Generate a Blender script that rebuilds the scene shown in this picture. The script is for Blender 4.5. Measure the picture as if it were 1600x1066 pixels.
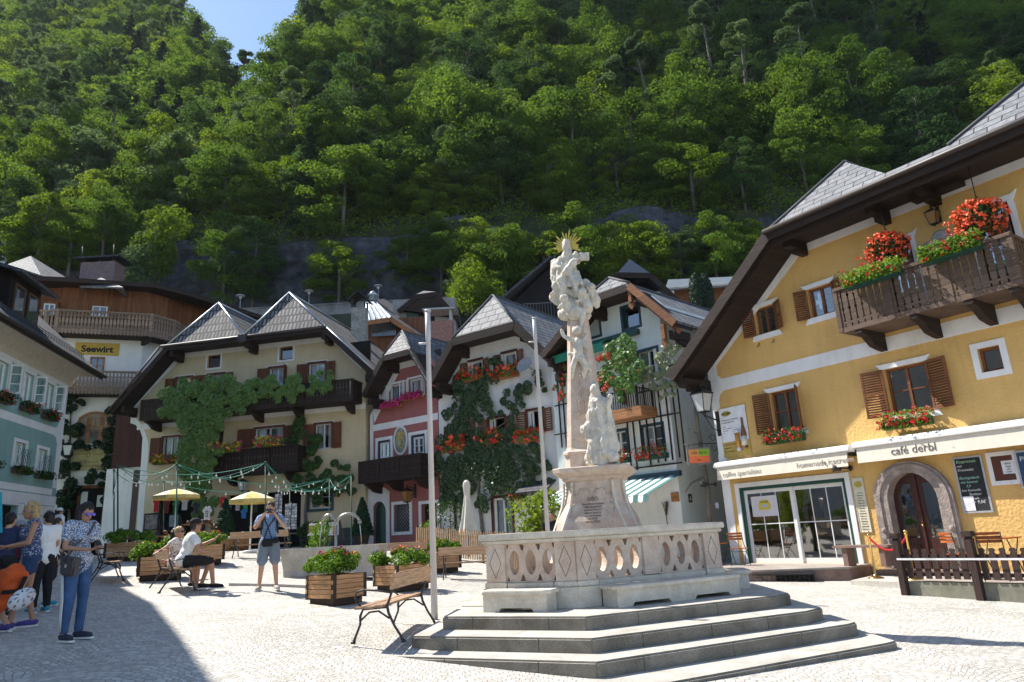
def print(*a): pass
import bpy, bmesh, math, random
import numpy as np
from mathutils import Vector, Matrix, noise
from mathutils.geometry import tessellate_polygon
R=math.radians
for o in list(bpy.data.objects): bpy.data.objects.remove(o)
scene=bpy.context.scene
COL=scene.collection
EYE=1.62; FPX=1100.0; TILT=math.atan(298/FPX); ROLL=R(-3.14)
FW=Vector((0,math.cos(TILT),math.sin(TILT)))
_u=Vector((0,-math.sin(TILT),math.cos(TILT))); _r=Vector((1,0,0))
RT=_r*math.cos(ROLL)+_u*math.sin(ROLL); UP=_u*math.cos(ROLL)-_r*math.sin(ROLL)
cd=bpy.data.cameras.new('camera'); cam=bpy.data.objects.new('camera',cd); COL.objects.link(cam)
cam.matrix_world=Matrix(((RT.x,UP.x,-FW.x,0),(RT.y,UP.y,-FW.y,0),(RT.z,UP.z,-FW.z,EYE),(0,0,0,1)))
cd.sensor_width=36; cd.lens=36*FPX/1600; cd.clip_end=3000; cd.clip_start=.1
scene.camera=cam
SUN=Vector((-.88,.47,0)).normalized()*math.cos(R(50))+Vector((0,0,math.sin(R(50))))
w=bpy.data.worlds.new('World'); scene.world=w; w.use_nodes=True
nt=w.node_tree; bg=nt.nodes['Background']; sky=nt.nodes.new('ShaderNodeTexSky')
sky.sky_type='NISHITA'; sky.sun_disc=False; sky.sun_elevation=R(50); sky.sun_rotation=math.atan2(SUN.x,SUN.y)%(2*math.pi)
sky.air_density=1.0; sky.dust_density=.3; sky.ozone_density=2.5
nt.links.new(sky.outputs[0],bg.inputs[0]); bg.inputs[1].default_value=.122
ld=bpy.data.lights.new('sun','SUN'); ld.energy=5.0; ld.angle=R(.5); ld.color=(1,.95,.87)
lo=bpy.data.objects.new('sun',ld); COL.objects.link(lo); lo.rotation_euler=(-SUN).to_track_quat('-Z','Y').to_euler(); lo.location=(-60,30,90)
vs=scene.view_settings; vs.view_transform='Standard'; vs.look='None'; vs.gamma=1; vs.exposure=.9; vs.use_curve_mapping=False
scene.render.engine='CYCLES'; scene.cycles.max_bounces=6; scene.cycles.transparent_max_bounces=12
scene.cycles.diffuse_bounces=3; scene.cycles.glossy_bounces=3
def ray(x,y): return FW*FPX+RT*(x-800)+UP*(533-y)
def onz(x,y,z):
 d=ray(x,y); k=(z-EYE)/d.z; return Vector((d.x*k,d.y*k,z))
def atd(x,y,dist):
 "point on the ray at forward distance dist (world y)"
 d=ray(x,y); k=dist/d.y; return Vector((d.x*k,dist,EYE+d.z*k))
def interp(x,tb):
 if x<=tb[0][0]: return tb[0][1]
 for (a,b),(c,d) in zip(tb,tb[1:]):
  if x<=c:
   return b+(d-b)*(x-a)/(c-a)
 return tb[-1][1]
GP=[(5,8.5,0),(.7,7.6,.10),(-1.8,8.8,.27),(-1.63,13.3,.42),(-5.3,8.9,.64),(-2.9,8.8,.38),(-1.3,10.5,.40),(-7.7,11.2,.72),(-5.4,15.3,.78),(-3.9,14.3,.57),(-3.2,16.5,.63),(-8,15,.86),(-10.5,18,1.16),(-12.8,17.5,1.30),(-6,19.5,.88),(-3,21,.7),(-9.7,22,1.36),(-15,22,1.45),(-9.5,26,1.42),(-12,33,1.50),(-18,28,1.57),(-6,31,1.35),(0,28,.9),(2,24,.55),(7.4,14.4,.05),(6.9,16,.1),(4.5,18.7,.2),(8.5,12,-.02),(12,5,-.1),(-5,0,.4),(5,0,-.1),(0,0,0),(-15,5,1.1),(-20,40,1.6),(0,40,1.4),(10,40,1.3),(20,10,-.2),(-35,20,1.6),(-35,-5,1.4),(-10,-12,.6),(10,-12,-.3),(25,40,1.2)]
_P=np.array(GP); _n=len(_P)
def _phi(r2): return np.where(r2>1e-9,r2*np.log(np.maximum(r2,1e-9)),0)*.5
_r2=((_P[:,None,:2]-_P[None,:,:2])**2).sum(2); _A=np.zeros((_n+3,_n+3)); _A[:_n,:_n]=_phi(_r2)+np.eye(_n)*.6; _A[:_n,_n:]=np.c_[np.ones(_n),_P[:,:2]]; _A[_n:,:_n]=_A[:_n,_n:].T
_w=np.linalg.solve(_A,np.r_[_P[:,2],0,0,0])
def gz(x,y):
 x=max(-35,min(25,x)); y=max(-12,min(40,y))
 r2=(_P[:,0]-x)**2+(_P[:,1]-y)**2
 return float(_phi(r2)@_w[:_n]+_w[_n]+_w[_n+1]*x+_w[_n+2]*y)
def colp(px,dep,dz=0,py=880):
 "ground point in picture column px at forward distance dep"
 for _ in range(12):
  d=ray(px,py); x=d.x/d.y*dep; P=Vector((x,dep,gz(x,dep)+dz)); q=P-Vector((0,0,EYE)); py=533-FPX*q.dot(UP)/q.dot(FW)
 return P
def ong(x,y):
 z=.4
 for _ in range(30):
  p=onz(x,y,min(z,EYE-.05)); z=.5*z+.5*min(gz(p.x,p.y),EYE-.05)
 p=onz(x,y,z); return Vector((p.x,p.y,gz(p.x,p.y)))
class Frame:
 """facade frame: s along the wall to the right, o outwards to the square, z up"""
 def __init__(f,P0,vx):
  f.P=Vector((P0[0],P0[1],0)); d=ray(vx,875.2-.0549*vx); d=Vector((d.x,d.y,0)).normalized()
  if vx>800: f.s=d
  else: f.s=-d
  f.n=Vector((f.s.y,-f.s.x,0))
  if f.n.dot(Vector((-f.P.x,-f.P.y,0)))<0: f.n=-f.n
 def w(f,s,o,z): return f.P+f.s*s+f.n*o+Vector((0,0,z))
 def at(f,x,y,o=0):
  r=ray(x,y); q=f.P+f.n*o; k=q.dot(f.n)/r.dot(f.n); p=r*k
  return ((p-f.P).dot(f.s),p.z+EYE)
 def onplane(f,x,y,o0,z0,sl):
  "ray meets the sloping plane z=z0+sl*(o0-o)"
  r=ray(x,y); E=Vector((0,0,EYE))-f.P
  k=(z0+sl*(o0-E.dot(f.n))-E.z)/(r.z+sl*r.dot(f.n)); p=E+r*k
  return (p.dot(f.s),p.dot(f.n),p.z)
 def inv(f,p):
  q=Vector(p)-f.P; return (q.dot(f.s),q.dot(f.n),q.z)
MAT={}
def nodes(name):
 m=bpy.data.materials.new(name); m.use_nodes=True; n=m.node_tree; b=n.nodes['Principled BSDF']; return m,n,b
def N(n,t,**k):
 x=n.nodes.new(t)
 for a,v in k.items(): setattr(x,a,v)
 return x
def mat(name,col,rough=.7,var=.12,scale=6,bump=0,bscale=40,metal=0,spec=.4,obj=False,dirt=0,dirtcol=(.1,.09,.07)):
 if name in MAT: return MAT[name]
 m,n,b=nodes(name); L=n.links.new
 tc=N(n,'ShaderNodeTexCoord'); src=tc.outputs['Object']
 nz=N(n,'ShaderNodeTexNoise'); nz.inputs['Scale'].default_value=scale; nz.inputs['Detail'].default_value=6; L(src,nz.inputs['Vector'])
 mr=N(n,'ShaderNodeMapRange'); mr.inputs[1].default_value=.3; mr.inputs[2].default_value=.7; mr.inputs[3].default_value=1-var; mr.inputs[4].default_value=1+var
 L(nz.outputs[0],mr.inputs[0])
 mx=N(n,'ShaderNodeVectorMath',operation='SCALE'); mx.inputs[0].default_value=col[:3]; L(mr.outputs[0],mx.inputs['Scale'])
 out=mx.outputs[0]
 if dirt:
  n2=N(n,'ShaderNodeTexNoise'); n2.inputs['Scale'].default_value=scale*.35; n2.inputs['Detail'].default_value=8; n2.inputs['Roughness'].default_value=.7; L(src,n2.inputs['Vector'])
  m2=N(n,'ShaderNodeMapRange'); m2.inputs[1].default_value=.5; m2.inputs[2].default_value=.75; m2.inputs[3].default_value=0; m2.inputs[4].default_value=dirt; L(n2.outputs[0],m2.inputs[0])
  mm=N(n,'ShaderNodeMix',data_type='RGBA'); L(m2.outputs[0],mm.inputs['Factor']); L(out,mm.inputs['A']); mm.inputs['B'].default_value=(*dirtcol,1); out=mm.outputs['Result']
 L(out,b.inputs['Base Color']); b.inputs['Roughness'].default_value=rough; b.inputs['Metallic'].default_value=metal; b.inputs['Specular IOR Level'].default_value=spec
 if bump:
  n3=N(n,'ShaderNodeTexNoise'); n3.inputs['Scale'].default_value=bscale; n3.inputs['Detail'].default_value=5; L(src,n3.inputs['Vector'])
  bp=N(n,'ShaderNodeBump'); bp.inputs['Strength'].default_value=bump; bp.inputs['Distance'].default_value=.02; L(n3.outputs[0],bp.inputs['Height']); L(bp.outputs[0],b.inputs['Normal'])
 MAT[name]=m; return m
def wood(name,col,dark=.5,plank=.14,rough=.75,axis=0,grain=1.0):
 "boards in UV space: u along the board, v across"
 if name in MAT: return MAT[name]
 m,n,b=nodes(name); L=n.links.new
 uv=N(n,'ShaderNodeUVMap'); br=N(n,'ShaderNodeTexBrick'); br.offset=.37
 br.inputs['Scale'].default_value=1; br.inputs['Brick Width'].default_value=3.1; br.inputs['Row Height'].default_value=plank; br.inputs['Mortar Size'].default_value=.006; br.inputs['Mortar Smooth'].default_value=.3
 c=Vector(col); br.inputs['Color1'].default_value=(*(c*.75),1); br.inputs['Color2'].default_value=(*(c*1.25),1); br.inputs['Mortar'].default_value=(*(c*.2),1)
 mp=N(n,'ShaderNodeMapping'); mp.inputs['Scale'].default_value=(3,40,1); 
 if axis:
  mp0=N(n,'ShaderNodeMapping'); mp0.inputs['Rotation'].default_value=(0,0,R(90)); L(uv.outputs[0],mp0.inputs[0]); src=mp0.outputs[0]
 else: src=uv.outputs[0]
 L(src,br.inputs[0]); L(src,mp.inputs[0])
 nz=N(n,'ShaderNodeTexNoise'); nz.inputs['Scale'].default_value=1.2; nz.inputs['Detail'].default_value=5; L(mp.outputs[0],nz.inputs[0])
 mr=N(n,'ShaderNodeMapRange'); mr.inputs[1].default_value=.3; mr.inputs[2].default_value=.7; mr.inputs[3].default_value=dark; mr.inputs[4].default_value=1.2; L(nz.outputs[0],mr.inputs[0])
 sc=N(n,'ShaderNodeVectorMath',operation='SCALE'); L(br.outputs[0],sc.inputs[0]); L(mr.outputs[0],sc.inputs['Scale']); L(sc.outputs[0],b.inputs['Base Color'])
 bp=N(n,'ShaderNodeBump'); bp.inputs['Strength'].default_value=.5; bp.inputs['Distance'].default_value=.01; L(mr.outputs[0],bp.inputs['Height']); L(bp.outputs[0],b.inputs['Normal'])
 b.inputs['Roughness'].default_value=rough; b.inputs['Specular IOR Level'].default_value=.3
 MAT[name]=m; return m
def shingle(name,c1,c2,wd,ht,rough=.7,mortar=(.02,.02,.022),msize=.012,bump=.8,freq=2):
 if name in MAT: return MAT[name]
 m,n,b=nodes(name); L=n.links.new
 uv=N(n,'ShaderNodeUVMap'); 
 nzw=N(n,'ShaderNodeTexNoise'); nzw.inputs['Scale'].default_value=1.3; L(uv.outputs[0],nzw.inputs[0])
 dd=N(n,'ShaderNodeVectorMath',operation='MULTIPLY_ADD'); L(nzw.outputs['Color'],dd.inputs[0]); dd.inputs[1].default_value=(.05,.05,0); L(uv.outputs[0],dd.inputs[2])
 br=N(n,'ShaderNodeTexBrick'); br.offset=.5; br.offset_frequency=freq
 for k,v in (('Scale',1),('Brick Width',wd),('Row Height',ht),('Mortar Size',msize),('Mortar Smooth',.2)): br.inputs[k].default_value=v
 br.inputs['Color1'].default_value=(*c1,1); br.inputs['Color2'].default_value=(*c2,1); br.inputs['Mortar'].default_value=(*mortar,1)
 L(dd.outputs[0],br.inputs[0])
 nz=N(n,'ShaderNodeTexNoise'); nz.inputs['Scale'].default_value=9; nz.inputs['Detail'].default_value=7; L(uv.outputs[0],nz.inputs[0])
 mr=N(n,'ShaderNodeMapRange'); mr.inputs[1].default_value=.3; mr.inputs[2].default_value=.7; mr.inputs[3].default_value=.7; mr.inputs[4].default_value=1.25; L(nz.outputs[0],mr.inputs[0])
 sc=N(n,'ShaderNodeVectorMath',operation='SCALE'); L(br.outputs[0],sc.inputs[0]); L(mr.outputs[0],sc.inputs['Scale']); L(sc.outputs[0],b.inputs['Base Color'])
 sp=N(n,'ShaderNodeSeparateXYZ'); L(dd.outputs[0],sp.inputs[0]); dv=N(n,'ShaderNodeMath',operation='DIVIDE'); L(sp.outputs[1],dv.inputs[0]); dv.inputs[1].default_value=ht
 fr=N(n,'ShaderNodeMath',operation='FRACT'); L(dv.outputs[0],fr.inputs[0])
 inv=N(n,'ShaderNodeMath',operation='SUBTRACT'); inv.inputs[0].default_value=1; L(fr.outputs[0],inv.inputs[1])
 md=N(n,'ShaderNodeMath',operation='MULTIPLY_ADD'); L(br.outputs['Fac'],md.inputs[0]); md.inputs[1].default_value=-.8; L(inv.outputs[0],md.inputs[2])
 bp=N(n,'ShaderNodeBump'); bp.inputs['Strength'].default_value=bump; bp.inputs['Distance'].default_value=.03; L(md.outputs[0],bp.inputs['Height']); L(bp.outputs[0],b.inputs['Normal'])
 b.inputs['Roughness'].default_value=rough; b.inputs['Specular IOR Level'].default_value=.35
 MAT[name]=m; return m
def leafmat(name,c1,c2,trans=.35,vary=.3,rough=.55,spec=.25):
 if name in MAT: return MAT[name]
 m,n,b=nodes(name); L=n.links.new
 oi=N(n,'ShaderNodeObjectInfo'); ge=N(n,'ShaderNodeNewGeometry')
 mx=N(n,'ShaderNodeMix',data_type='RGBA'); mx.inputs['A'].default_value=(*c1,1); mx.inputs['B'].default_value=(*c2,1)
 ad=N(n,'ShaderNodeMath',operation='MULTIPLY_ADD'); L(ge.outputs['Random Per Island'],ad.inputs[0]); ad.inputs[1].default_value=vary
 m2=N(n,'ShaderNodeMath',operation='MULTIPLY'); L(oi.outputs['Random'],m2.inputs[0]); m2.inputs[1].default_value=1-vary
 L(m2.outputs[0],ad.inputs[2]); L(ad.outputs[0],mx.inputs['Factor'])
 L(mx.outputs['Result'],b.inputs['Base Color']); b.inputs['Roughness'].default_value=rough; b.inputs['Specular IOR Level'].default_value=spec
 tr=N(n,'ShaderNodeBsdfTranslucent'); hs=N(n,'ShaderNodeHueSaturation'); hs.inputs['Value'].default_value=1.5; hs.inputs['Hue'].default_value=.485; hs.inputs['Saturation'].default_value=1.1
 L(mx.outputs['Result'],hs.inputs['Color']); L(hs.outputs[0],tr.inputs[0])
 ms=N(n,'ShaderNodeMixShader'); ms.inputs[0].default_value=trans; L(b.outputs[0],ms.inputs[1]); L(tr.outputs[0],ms.inputs[2])
 L(ms.outputs[0],n.nodes['Material Output'].inputs[0])
 MAT[name]=m; return m
def glass(name='window glass',tint=(.9,.95,1),base=.12):
 if name in MAT: return MAT[name]
 m,n,b=nodes(name); L=n.links.new
 gl=N(n,'ShaderNodeBsdfGlossy'); gl.inputs['Roughness'].default_value=.03; gl.inputs[0].default_value=(1,1,1,1)
 tp=N(n,'ShaderNodeBsdfTransparent'); tp.inputs[0].default_value=(*tint,1)
 fr=N(n,'ShaderNodeFresnel'); fr.inputs[0].default_value=1.5
 ad=N(n,'ShaderNodeMath',operation='ADD'); L(fr.outputs[0],ad.inputs[0]); ad.inputs[1].default_value=base
 ms=N(n,'ShaderNodeMixShader'); L(ad.outputs[0],ms.inputs[0]); L(tp.outputs[0],ms.inputs[1]); L(gl.outputs[0],ms.inputs[2]); L(ms.outputs[0],n.nodes['Material Output'].inputs[0])
 MAT[name]=m; return m
def newell(ps):
 n=Vector((0,0,0))
 for a,b in zip(ps,ps[1:]+ps[:1]): n+=Vector(((a.y-b.y)*(a.z+b.z),(a.z-b.z)*(a.x+b.x),(a.x-b.x)*(a.y+b.y)))
 return n.normalized()
class MB:
 def __init__(m): m.v=[]; m.f=[]; m.uv=[]; m.sm=[]
 def face(m,ps,smooth=False,flip=False,uv=None):
  ps=[Vector(p) for p in ps]
  if flip: ps=ps[::-1]
  i=len(m.v); m.v+=ps; m.f.append(list(range(i,i+len(ps)))); m.sm.append(smooth)
  if uv is None:
   n=newell(ps)
   if abs(n.z)>.97: u=Vector((1,0,0)); v=Vector((0,1,0))
   else:
    u=Vector((0,0,1)).cross(n).normalized(); v=n.cross(u).normalized()
    if v.z<0: v=-v
   uv=[(p.dot(u),p.dot(v)) for p in ps]
  elif flip: uv=uv[::-1]
  m.uv.append(uv)
 def hexa(m,a):
  "8 corners: bottom 0-3 ccw seen from above, top 4-7"
  for q in ((3,2,1,0),(4,5,6,7),(0,1,5,4),(1,2,6,5),(2,3,7,6),(3,0,4,7)): m.face([a[i] for i in q])
 def box(m,c,s,rz=0,mtx=None):
  x,y,z=s[0]/2,s[1]/2,s[2]/2; ps=[Vector(p) for p in ((-x,-y,-z),(x,-y,-z),(x,y,-z),(-x,y,-z),(-x,-y,z),(x,-y,z),(x,y,z),(-x,y,z))]
  M=mtx if mtx else Matrix.Translation(c)@Matrix.Rotation(rz,4,'Z')
  m.hexa([M@p for p in ps])
 def fbox(m,F,s0,s1,o0,o1,z0,z1):
  a=[F.w(s0,o1,z0),F.w(s1,o1,z0),F.w(s1,o0,z0),F.w(s0,o0,z0),F.w(s0,o1,z1),F.w(s1,o1,z1),F.w(s1,o0,z1),F.w(s0,o0,z1)]
  m.hexa(a)
 def beam(m,a,b,w,h,up=Vector((0,0,1))):
  a=Vector(a);b=Vector(b); d=(b-a)
  if d.length<1e-6: return
  d.normalize(); sd=d.cross(up)
  if sd.length<1e-3: sd=Vector((1,0,0))
  sd.normalize(); u=sd.cross(d); sd*=w/2; u*=h/2
  m.hexa([a-sd-u,a+sd-u,b+sd-u,b-sd-u,a-sd+u,a+sd+u,b+sd+u,b-sd+u])
 def slab(m,ps,t,down=True):
  "thick plate from a planar polygon"
  ps=[Vector(p) for p in ps]; n=newell(ps)
  if n.z<0: ps=ps[::-1]; n=-n
  lo=[p-n*t for p in ps]
  m.face(ps); m.face(lo[::-1])
  k=len(ps)
  for i in range(k): j=(i+1)%k; m.face([lo[i],lo[j],ps[j],ps[i]])
 def prism(m,ps,vec):
  ps=[Vector(p) for p in ps]; vec=Vector(vec); n=newell(ps)
  if n.dot(vec)<0: ps=ps[::-1]
  q=[p+vec for p in ps]; m.face(q); m.face(ps[::-1]); k=len(ps)
  for i in range(k): j=(i+1)%k; m.face([ps[i],ps[j],q[j],q[i]])
 def tube(m,pts,r,n=8,smooth=True,cap=True):
  pts=[Vector(p) for p in pts]; rs=r if isinstance(r,(list,tuple)) else [r]*len(pts)
  rings=[]; ref=None
  for i,p in enumerate(pts):
   d=(pts[min(i+1,len(pts)-1)]-pts[max(i-1,0)]); d=d.normalized() if d.length>1e-9 else Vector((0,0,1))
   if ref is None: ref=d.cross(Vector((.31,.17,.93))); 
   if ref.length<1e-3: ref=d.cross(Vector((1,0,0)))
   a=(ref-d*ref.dot(d)).normalized(); b=d.cross(a); ref=a
   rings.append([p+(a*math.cos(t)+b*math.sin(t))*rs[i] for t in (2*math.pi*k/n for k in range(n))])
  base=len(m.v)
  for rg in rings: m.v+=rg
  for i in range(len(rings)-1):
   for k in range(n):
    a=base+i*n+k; b=base+i*n+(k+1)%n
    m.f.append([a,b,b+n,a+n]); m.sm.append(smooth); m.uv.append([(0,0)]*4)
  if cap:
   m.f.append([base+k for k in range(n)][::-1]); m.sm.append(False); m.uv.append([(0,0)]*n)
   e=base+(len(rings)-1)*n; m.f.append([e+k for k in range(n)]); m.sm.append(False); m.uv.append([(0,0)]*n)
 def lathe(m,c,prof,n=16,axis=None,smooth=True,sx=1,sy=1,rot=0,mtx=None):
  c=Vector(c); base=len(m.v)
  for r,z in prof:
   for k in range(n):
    t=2*math.pi*k/n+rot; p=Vector((r*math.cos(t)*sx,r*math.sin(t)*sy,z))
    m.v.append((mtx@p if mtx else p)+c)
  for i in range(len(prof)-1):
   for k in range(n):
    a=base+i*n+k; b=base+i*n+(k+1)%n
    m.f.append([a,b,b+n,a+n]); m.sm.append(smooth); m.uv.append([(k/n*6,prof[i][1]),((k+1)/n*6,prof[i][1]),((k+1)/n*6,prof[i+1][1]),(k/n*6,prof[i+1][1])])
  for e,rv in ((0,True),(len(prof)-1,False)):
   if prof[e][0]>1e-4:
    q=[base+e*n+k for k in range(n)]; m.f.append(q[::-1] if rv else q); m.sm.append(False); m.uv.append([(0,0)]*n)
 def sphere(m,c,r,n=10,k=6,sc=(1,1,1),mtx=None):
  pr=[(max(math.sin(math.pi*i/k),1e-5),-math.cos(math.pi*i/k)) for i in range(k+1)]
  M=(mtx or Matrix.Identity(4))@Matrix.Diagonal((sc[0]*r,sc[1]*r,sc[2]*r,1))
  m.lathe(c,pr,n=n,mtx=M)
 def add(m,o):
  b=len(m.v); m.v+=o.v; m.f+=[[i+b for i in f] for f in o.f]; m.uv+=o.uv; m.sm+=o.sm
 def mesh(m,name,off=Vector((0,0,0)),mats=()):
  me=bpy.data.meshes.new(name); me.from_pydata([tuple(v-off) for v in m.v],[],m.f)
  ul=me.uv_layers.new(name='UVMap'); flat=[c for uv in m.uv for p in uv for c in p]; ul.data.foreach_set('uv',flat)
  me.polygons.foreach_set('use_smooth',m.sm)
  for x in mats: me.materials.append(x)
  me.update(); return me
def setp(o,label=None,cat=None,group=None,kind=None):
 if label: o['label']=label
 if cat: o['category']=cat
 if group: o['group']=group
 if kind: o['kind']=kind
 return o
def empty(name,loc,label=None,cat=None,group=None,rz=0):
 o=bpy.data.objects.new(name,None); COL.objects.link(o); o.location=loc; o.rotation_euler=(0,0,rz); o.empty_display_size=.2
 o['_w']=list(loc); return setp(o,label,cat,group)
def origin(o):
 while o.parent: o=o.parent
 return Vector(o['_w']) if '_w' in o.keys() else Vector((0,0,0))
def build(name,mb,m,parent=None,label=None,bevel=0,local=False):
 off=Vector((0,0,0)) if (local or parent is None) else origin(parent)
 me=mb.mesh(name,off,(m,) if not isinstance(m,(list,tuple)) else m)
 o=bpy.data.objects.new(name,me); COL.objects.link(o); o.parent=parent
 if label: o['label']=label
 if bevel:
  bm=bmesh.new(); bm.from_mesh(me); bmesh.ops.remove_doubles(bm,verts=bm.verts,dist=1e-4)
  es=[e for e in bm.edges if len(e.link_faces)==2 and e.calc_face_angle(0)>.5]
  bmesh.ops.bevel(bm,geom=es,offset=bevel,segments=2,affect='EDGES',clamp_overlap=True); bm.to_mesh(me); bm.free()
 return o
def thing(name,mb,m,label,cat,group=None,loc=None,kind=None,bevel=0):
 "one-mesh top-level thing with its origin at its base"
 if loc is None:
  vs_=mb.v; loc=Vector((sum(v.x for v in vs_)/len(vs_),sum(v.y for v in vs_)/len(vs_),min(v.z for v in vs_)))
 o=build(name,MBoff(mb,loc),m,None,bevel=bevel); o.location=loc; o['_w']=list(loc)
 return setp(o,label,cat,group,kind)
def MBoff(mb,loc):
 n=MB(); n.v=[v-Vector(loc) for v in mb.v]; n.f=mb.f; n.uv=mb.uv; n.sm=mb.sm; return n
def struct(name,mb,m): 
 o=build(name,mb,m,None); o['kind']='structure'; return o
def copytree(o,parent=None,top=True):
 c=o.copy(); COL.objects.link(c)
 if parent is not None: c.parent=parent
 for ch in list(o.children): copytree(ch,c,False)
 return c
def place(root,loc,rz=0,label=None,sc=None):
 root.location=loc; root.rotation_euler=(0,0,rz); root['_w']=list(loc)
 if label: root['label']=label
 if sc: root.scale=(sc,sc,sc)
 return root
TS=bpy.data.scenes.new('tmp')
def evalmesh(o):
 TS.collection.objects.link(o); vl=TS.view_layers[0]; vl.update(); me=bpy.data.meshes.new_from_object(o.evaluated_get(vl.depsgraph)); bpy.data.objects.remove(o); return me
def text(name,body,F,s,o,z,size,m,parent,align='LEFT',tilt=0,sx=1,extr=.003,dirv=None,upv=None,org=None,bold=0,shear=0):
 "flat lettering lying on a frame plane"
 cu=bpy.data.curves.new(name,'FONT'); cu.body=body; cu.size=size; cu.extrude=extr; cu.align_x=align; cu.offset=bold; cu.shear=shear; cu.resolution_u=3
 t=bpy.data.objects.new(name,cu)
 X=(dirv or F.s); Z=(upv or Vector((0,0,1))); Y=X.cross(Z)  # outward = X x Z
 nrm=X.cross(Z); P=org if org is not None else F.w(s,o,z)
 if tilt: X=(Matrix.Rotation(tilt,3,nrm)@X); Z=(Matrix.Rotation(tilt,3,nrm)@Z)
 Mx=Matrix(((X.x*sx,Z.x,nrm.x,P.x),(X.y*sx,Z.y,nrm.y,P.y),(X.z*sx,Z.z,nrm.z,P.z),(0,0,0,1)))
 me=evalmesh(t)
 me.transform(Mx)
 if parent is not None: me.transform(Matrix.Translation(-origin(parent)))
 me.materials.clear(); me.materials.append(m)
 ob=bpy.data.objects.new(name,me); COL.objects.link(ob); ob.parent=parent
 return ob
def cobble():
 m,n,b=nodes('granite setts'); L=n.links.new
 tc=N(n,'ShaderNodeTexCoord'); sp=N(n,'ShaderNodeSeparateXYZ'); 
 nw=N(n,'ShaderNodeTexNoise'); nw.inputs['Scale'].default_value=1.1; L(tc.outputs['Object'],nw.inputs[0])
 wv=N(n,'ShaderNodeVectorMath',operation='MULTIPLY_ADD'); L(nw.outputs['Color'],wv.inputs[0]); wv.inputs[1].default_value=(.45,.45,0); L(tc.outputs['Object'],wv.inputs[2])
 L(wv.outputs[0],sp.inputs[0])
 dv=N(n,'ShaderNodeMath',operation='DIVIDE'); L(sp.outputs[0],dv.inputs[0]); dv.inputs[1].default_value=1.5
 fr=N(n,'ShaderNodeMath',operation='FRACT'); L(dv.outputs[0],fr.inputs[0])
 c1=N(n,'ShaderNodeMath',operation='MULTIPLY_ADD'); L(fr.outputs[0],c1.inputs[0]); c1.inputs[1].default_value=2; c1.inputs[2].default_value=-1
 c2=N(n,'ShaderNodeMath',operation='MULTIPLY'); L(c1.outputs[0],c2.inputs[0]); L(c1.outputs[0],c2.inputs[1])
 c3=N(n,'ShaderNodeMath',operation='MULTIPLY_ADD'); L(c2.outputs[0],c3.inputs[0]); c3.inputs[1].default_value=.42; L(sp.outputs[1],c3.inputs[2])
 cx=N(n,'ShaderNodeCombineXYZ'); L(sp.outputs[0],cx.inputs[0]); L(c3.outputs[0],cx.inputs[1])
 nw2=N(n,'ShaderNodeTexNoise'); nw2.inputs['Scale'].default_value=7; L(tc.outputs['Object'],nw2.inputs[0])
 w2=N(n,'ShaderNodeVectorMath',operation='MULTIPLY_ADD'); L(nw2.outputs['Color'],w2.inputs[0]); w2.inputs[1].default_value=(.085,.075,0); L(cx.outputs[0],w2.inputs[2])
 br=N(n,'ShaderNodeTexBrick'); br.offset=.5
 for k,v in (('Scale',1),('Brick Width',.102),('Row Height',.088),('Mortar Size',.010),('Mortar Smooth',.8)): br.inputs[k].default_value=v
 br.inputs['Color1'].default_value=(.43,.405,.36,1); br.inputs['Color2'].default_value=(.63,.60,.545,1); br.inputs['Mortar'].default_value=(.30,.28,.25,1)
 L(w2.outputs[0],br.inputs[0])
 n2=N(n,'ShaderNodeTexNoise'); n2.inputs['Scale'].default_value=.45; n2.inputs['Detail'].default_value=8; n2.inputs['Roughness'].default_value=.65; L(tc.outputs['Object'],n2.inputs[0])
 mr=N(n,'ShaderNodeMapRange'); mr.inputs[1].default_value=.3; mr.inputs[2].default_value=.7; mr.inputs[3].default_value=.80; mr.inputs[4].default_value=1.1; L(n2.outputs[0],mr.inputs[0])
 n3=N(n,'ShaderNodeTexNoise'); n3.inputs['Scale'].default_value=60; n3.inputs['Detail'].default_value=3; L(tc.outputs['Object'],n3.inputs[0])
 m3=N(n,'ShaderNodeMapRange'); m3.inputs[3].default_value=.8; m3.inputs[4].default_value=1.2; L(n3.outputs[0],m3.inputs[0])
 mm=N(n,'ShaderNodeMath',operation='MULTIPLY'); L(mr.outputs[0],mm.inputs[0]); L(m3.outputs[0],mm.inputs[1])
 sc=N(n,'ShaderNodeVectorMath',operation='SCALE'); L(br.outputs[0],sc.inputs[0]); L(mm.outputs[0],sc.inputs['Scale']); L(sc.outputs[0],b.inputs['Base Color'])
 hh=N(n,'ShaderNodeMath',operation='MULTIPLY_ADD'); L(br.outputs['Fac'],hh.inputs[0]); hh.inputs[1].default_value=-1; L(n3.outputs[0],hh.inputs[2])
 bp=N(n,'ShaderNodeBump'); bp.inputs['Strength'].default_value=.55; bp.inputs['Distance'].default_value=.012; L(hh.outputs[0],bp.inputs['Height']); L(bp.outputs[0],b.inputs['Normal'])
 b.inputs['Roughness'].default_value=.75; b.inputs['Specular IOR Level'].default_value=.35
 return m
def grid(name,xs,ys,fz,m,smooth=True):
 vv=[(x,y,fz(x,y)) for y in ys for x in xs]; nx=len(xs); ff=[(j*nx+i,j*nx+i+1,(j+1)*nx+i+1,(j+1)*nx+i) for j in range(len(ys)-1) for i in range(nx-1)]
 me=bpy.data.meshes.new(name); me.from_pydata(vv,[],ff); me.materials.append(m)
 me.polygons.foreach_set('use_smooth',[smooth]*len(ff)); o=bpy.data.objects.new(name,me); COL.objects.link(o); o['kind']='structure'; return o
def lin(a,b,n): return [a+(b-a)*i/n for i in range(n+1)]
grid('square_paving',lin(-40,40,110),lin(-14,40,80),gz,cobble())
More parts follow.
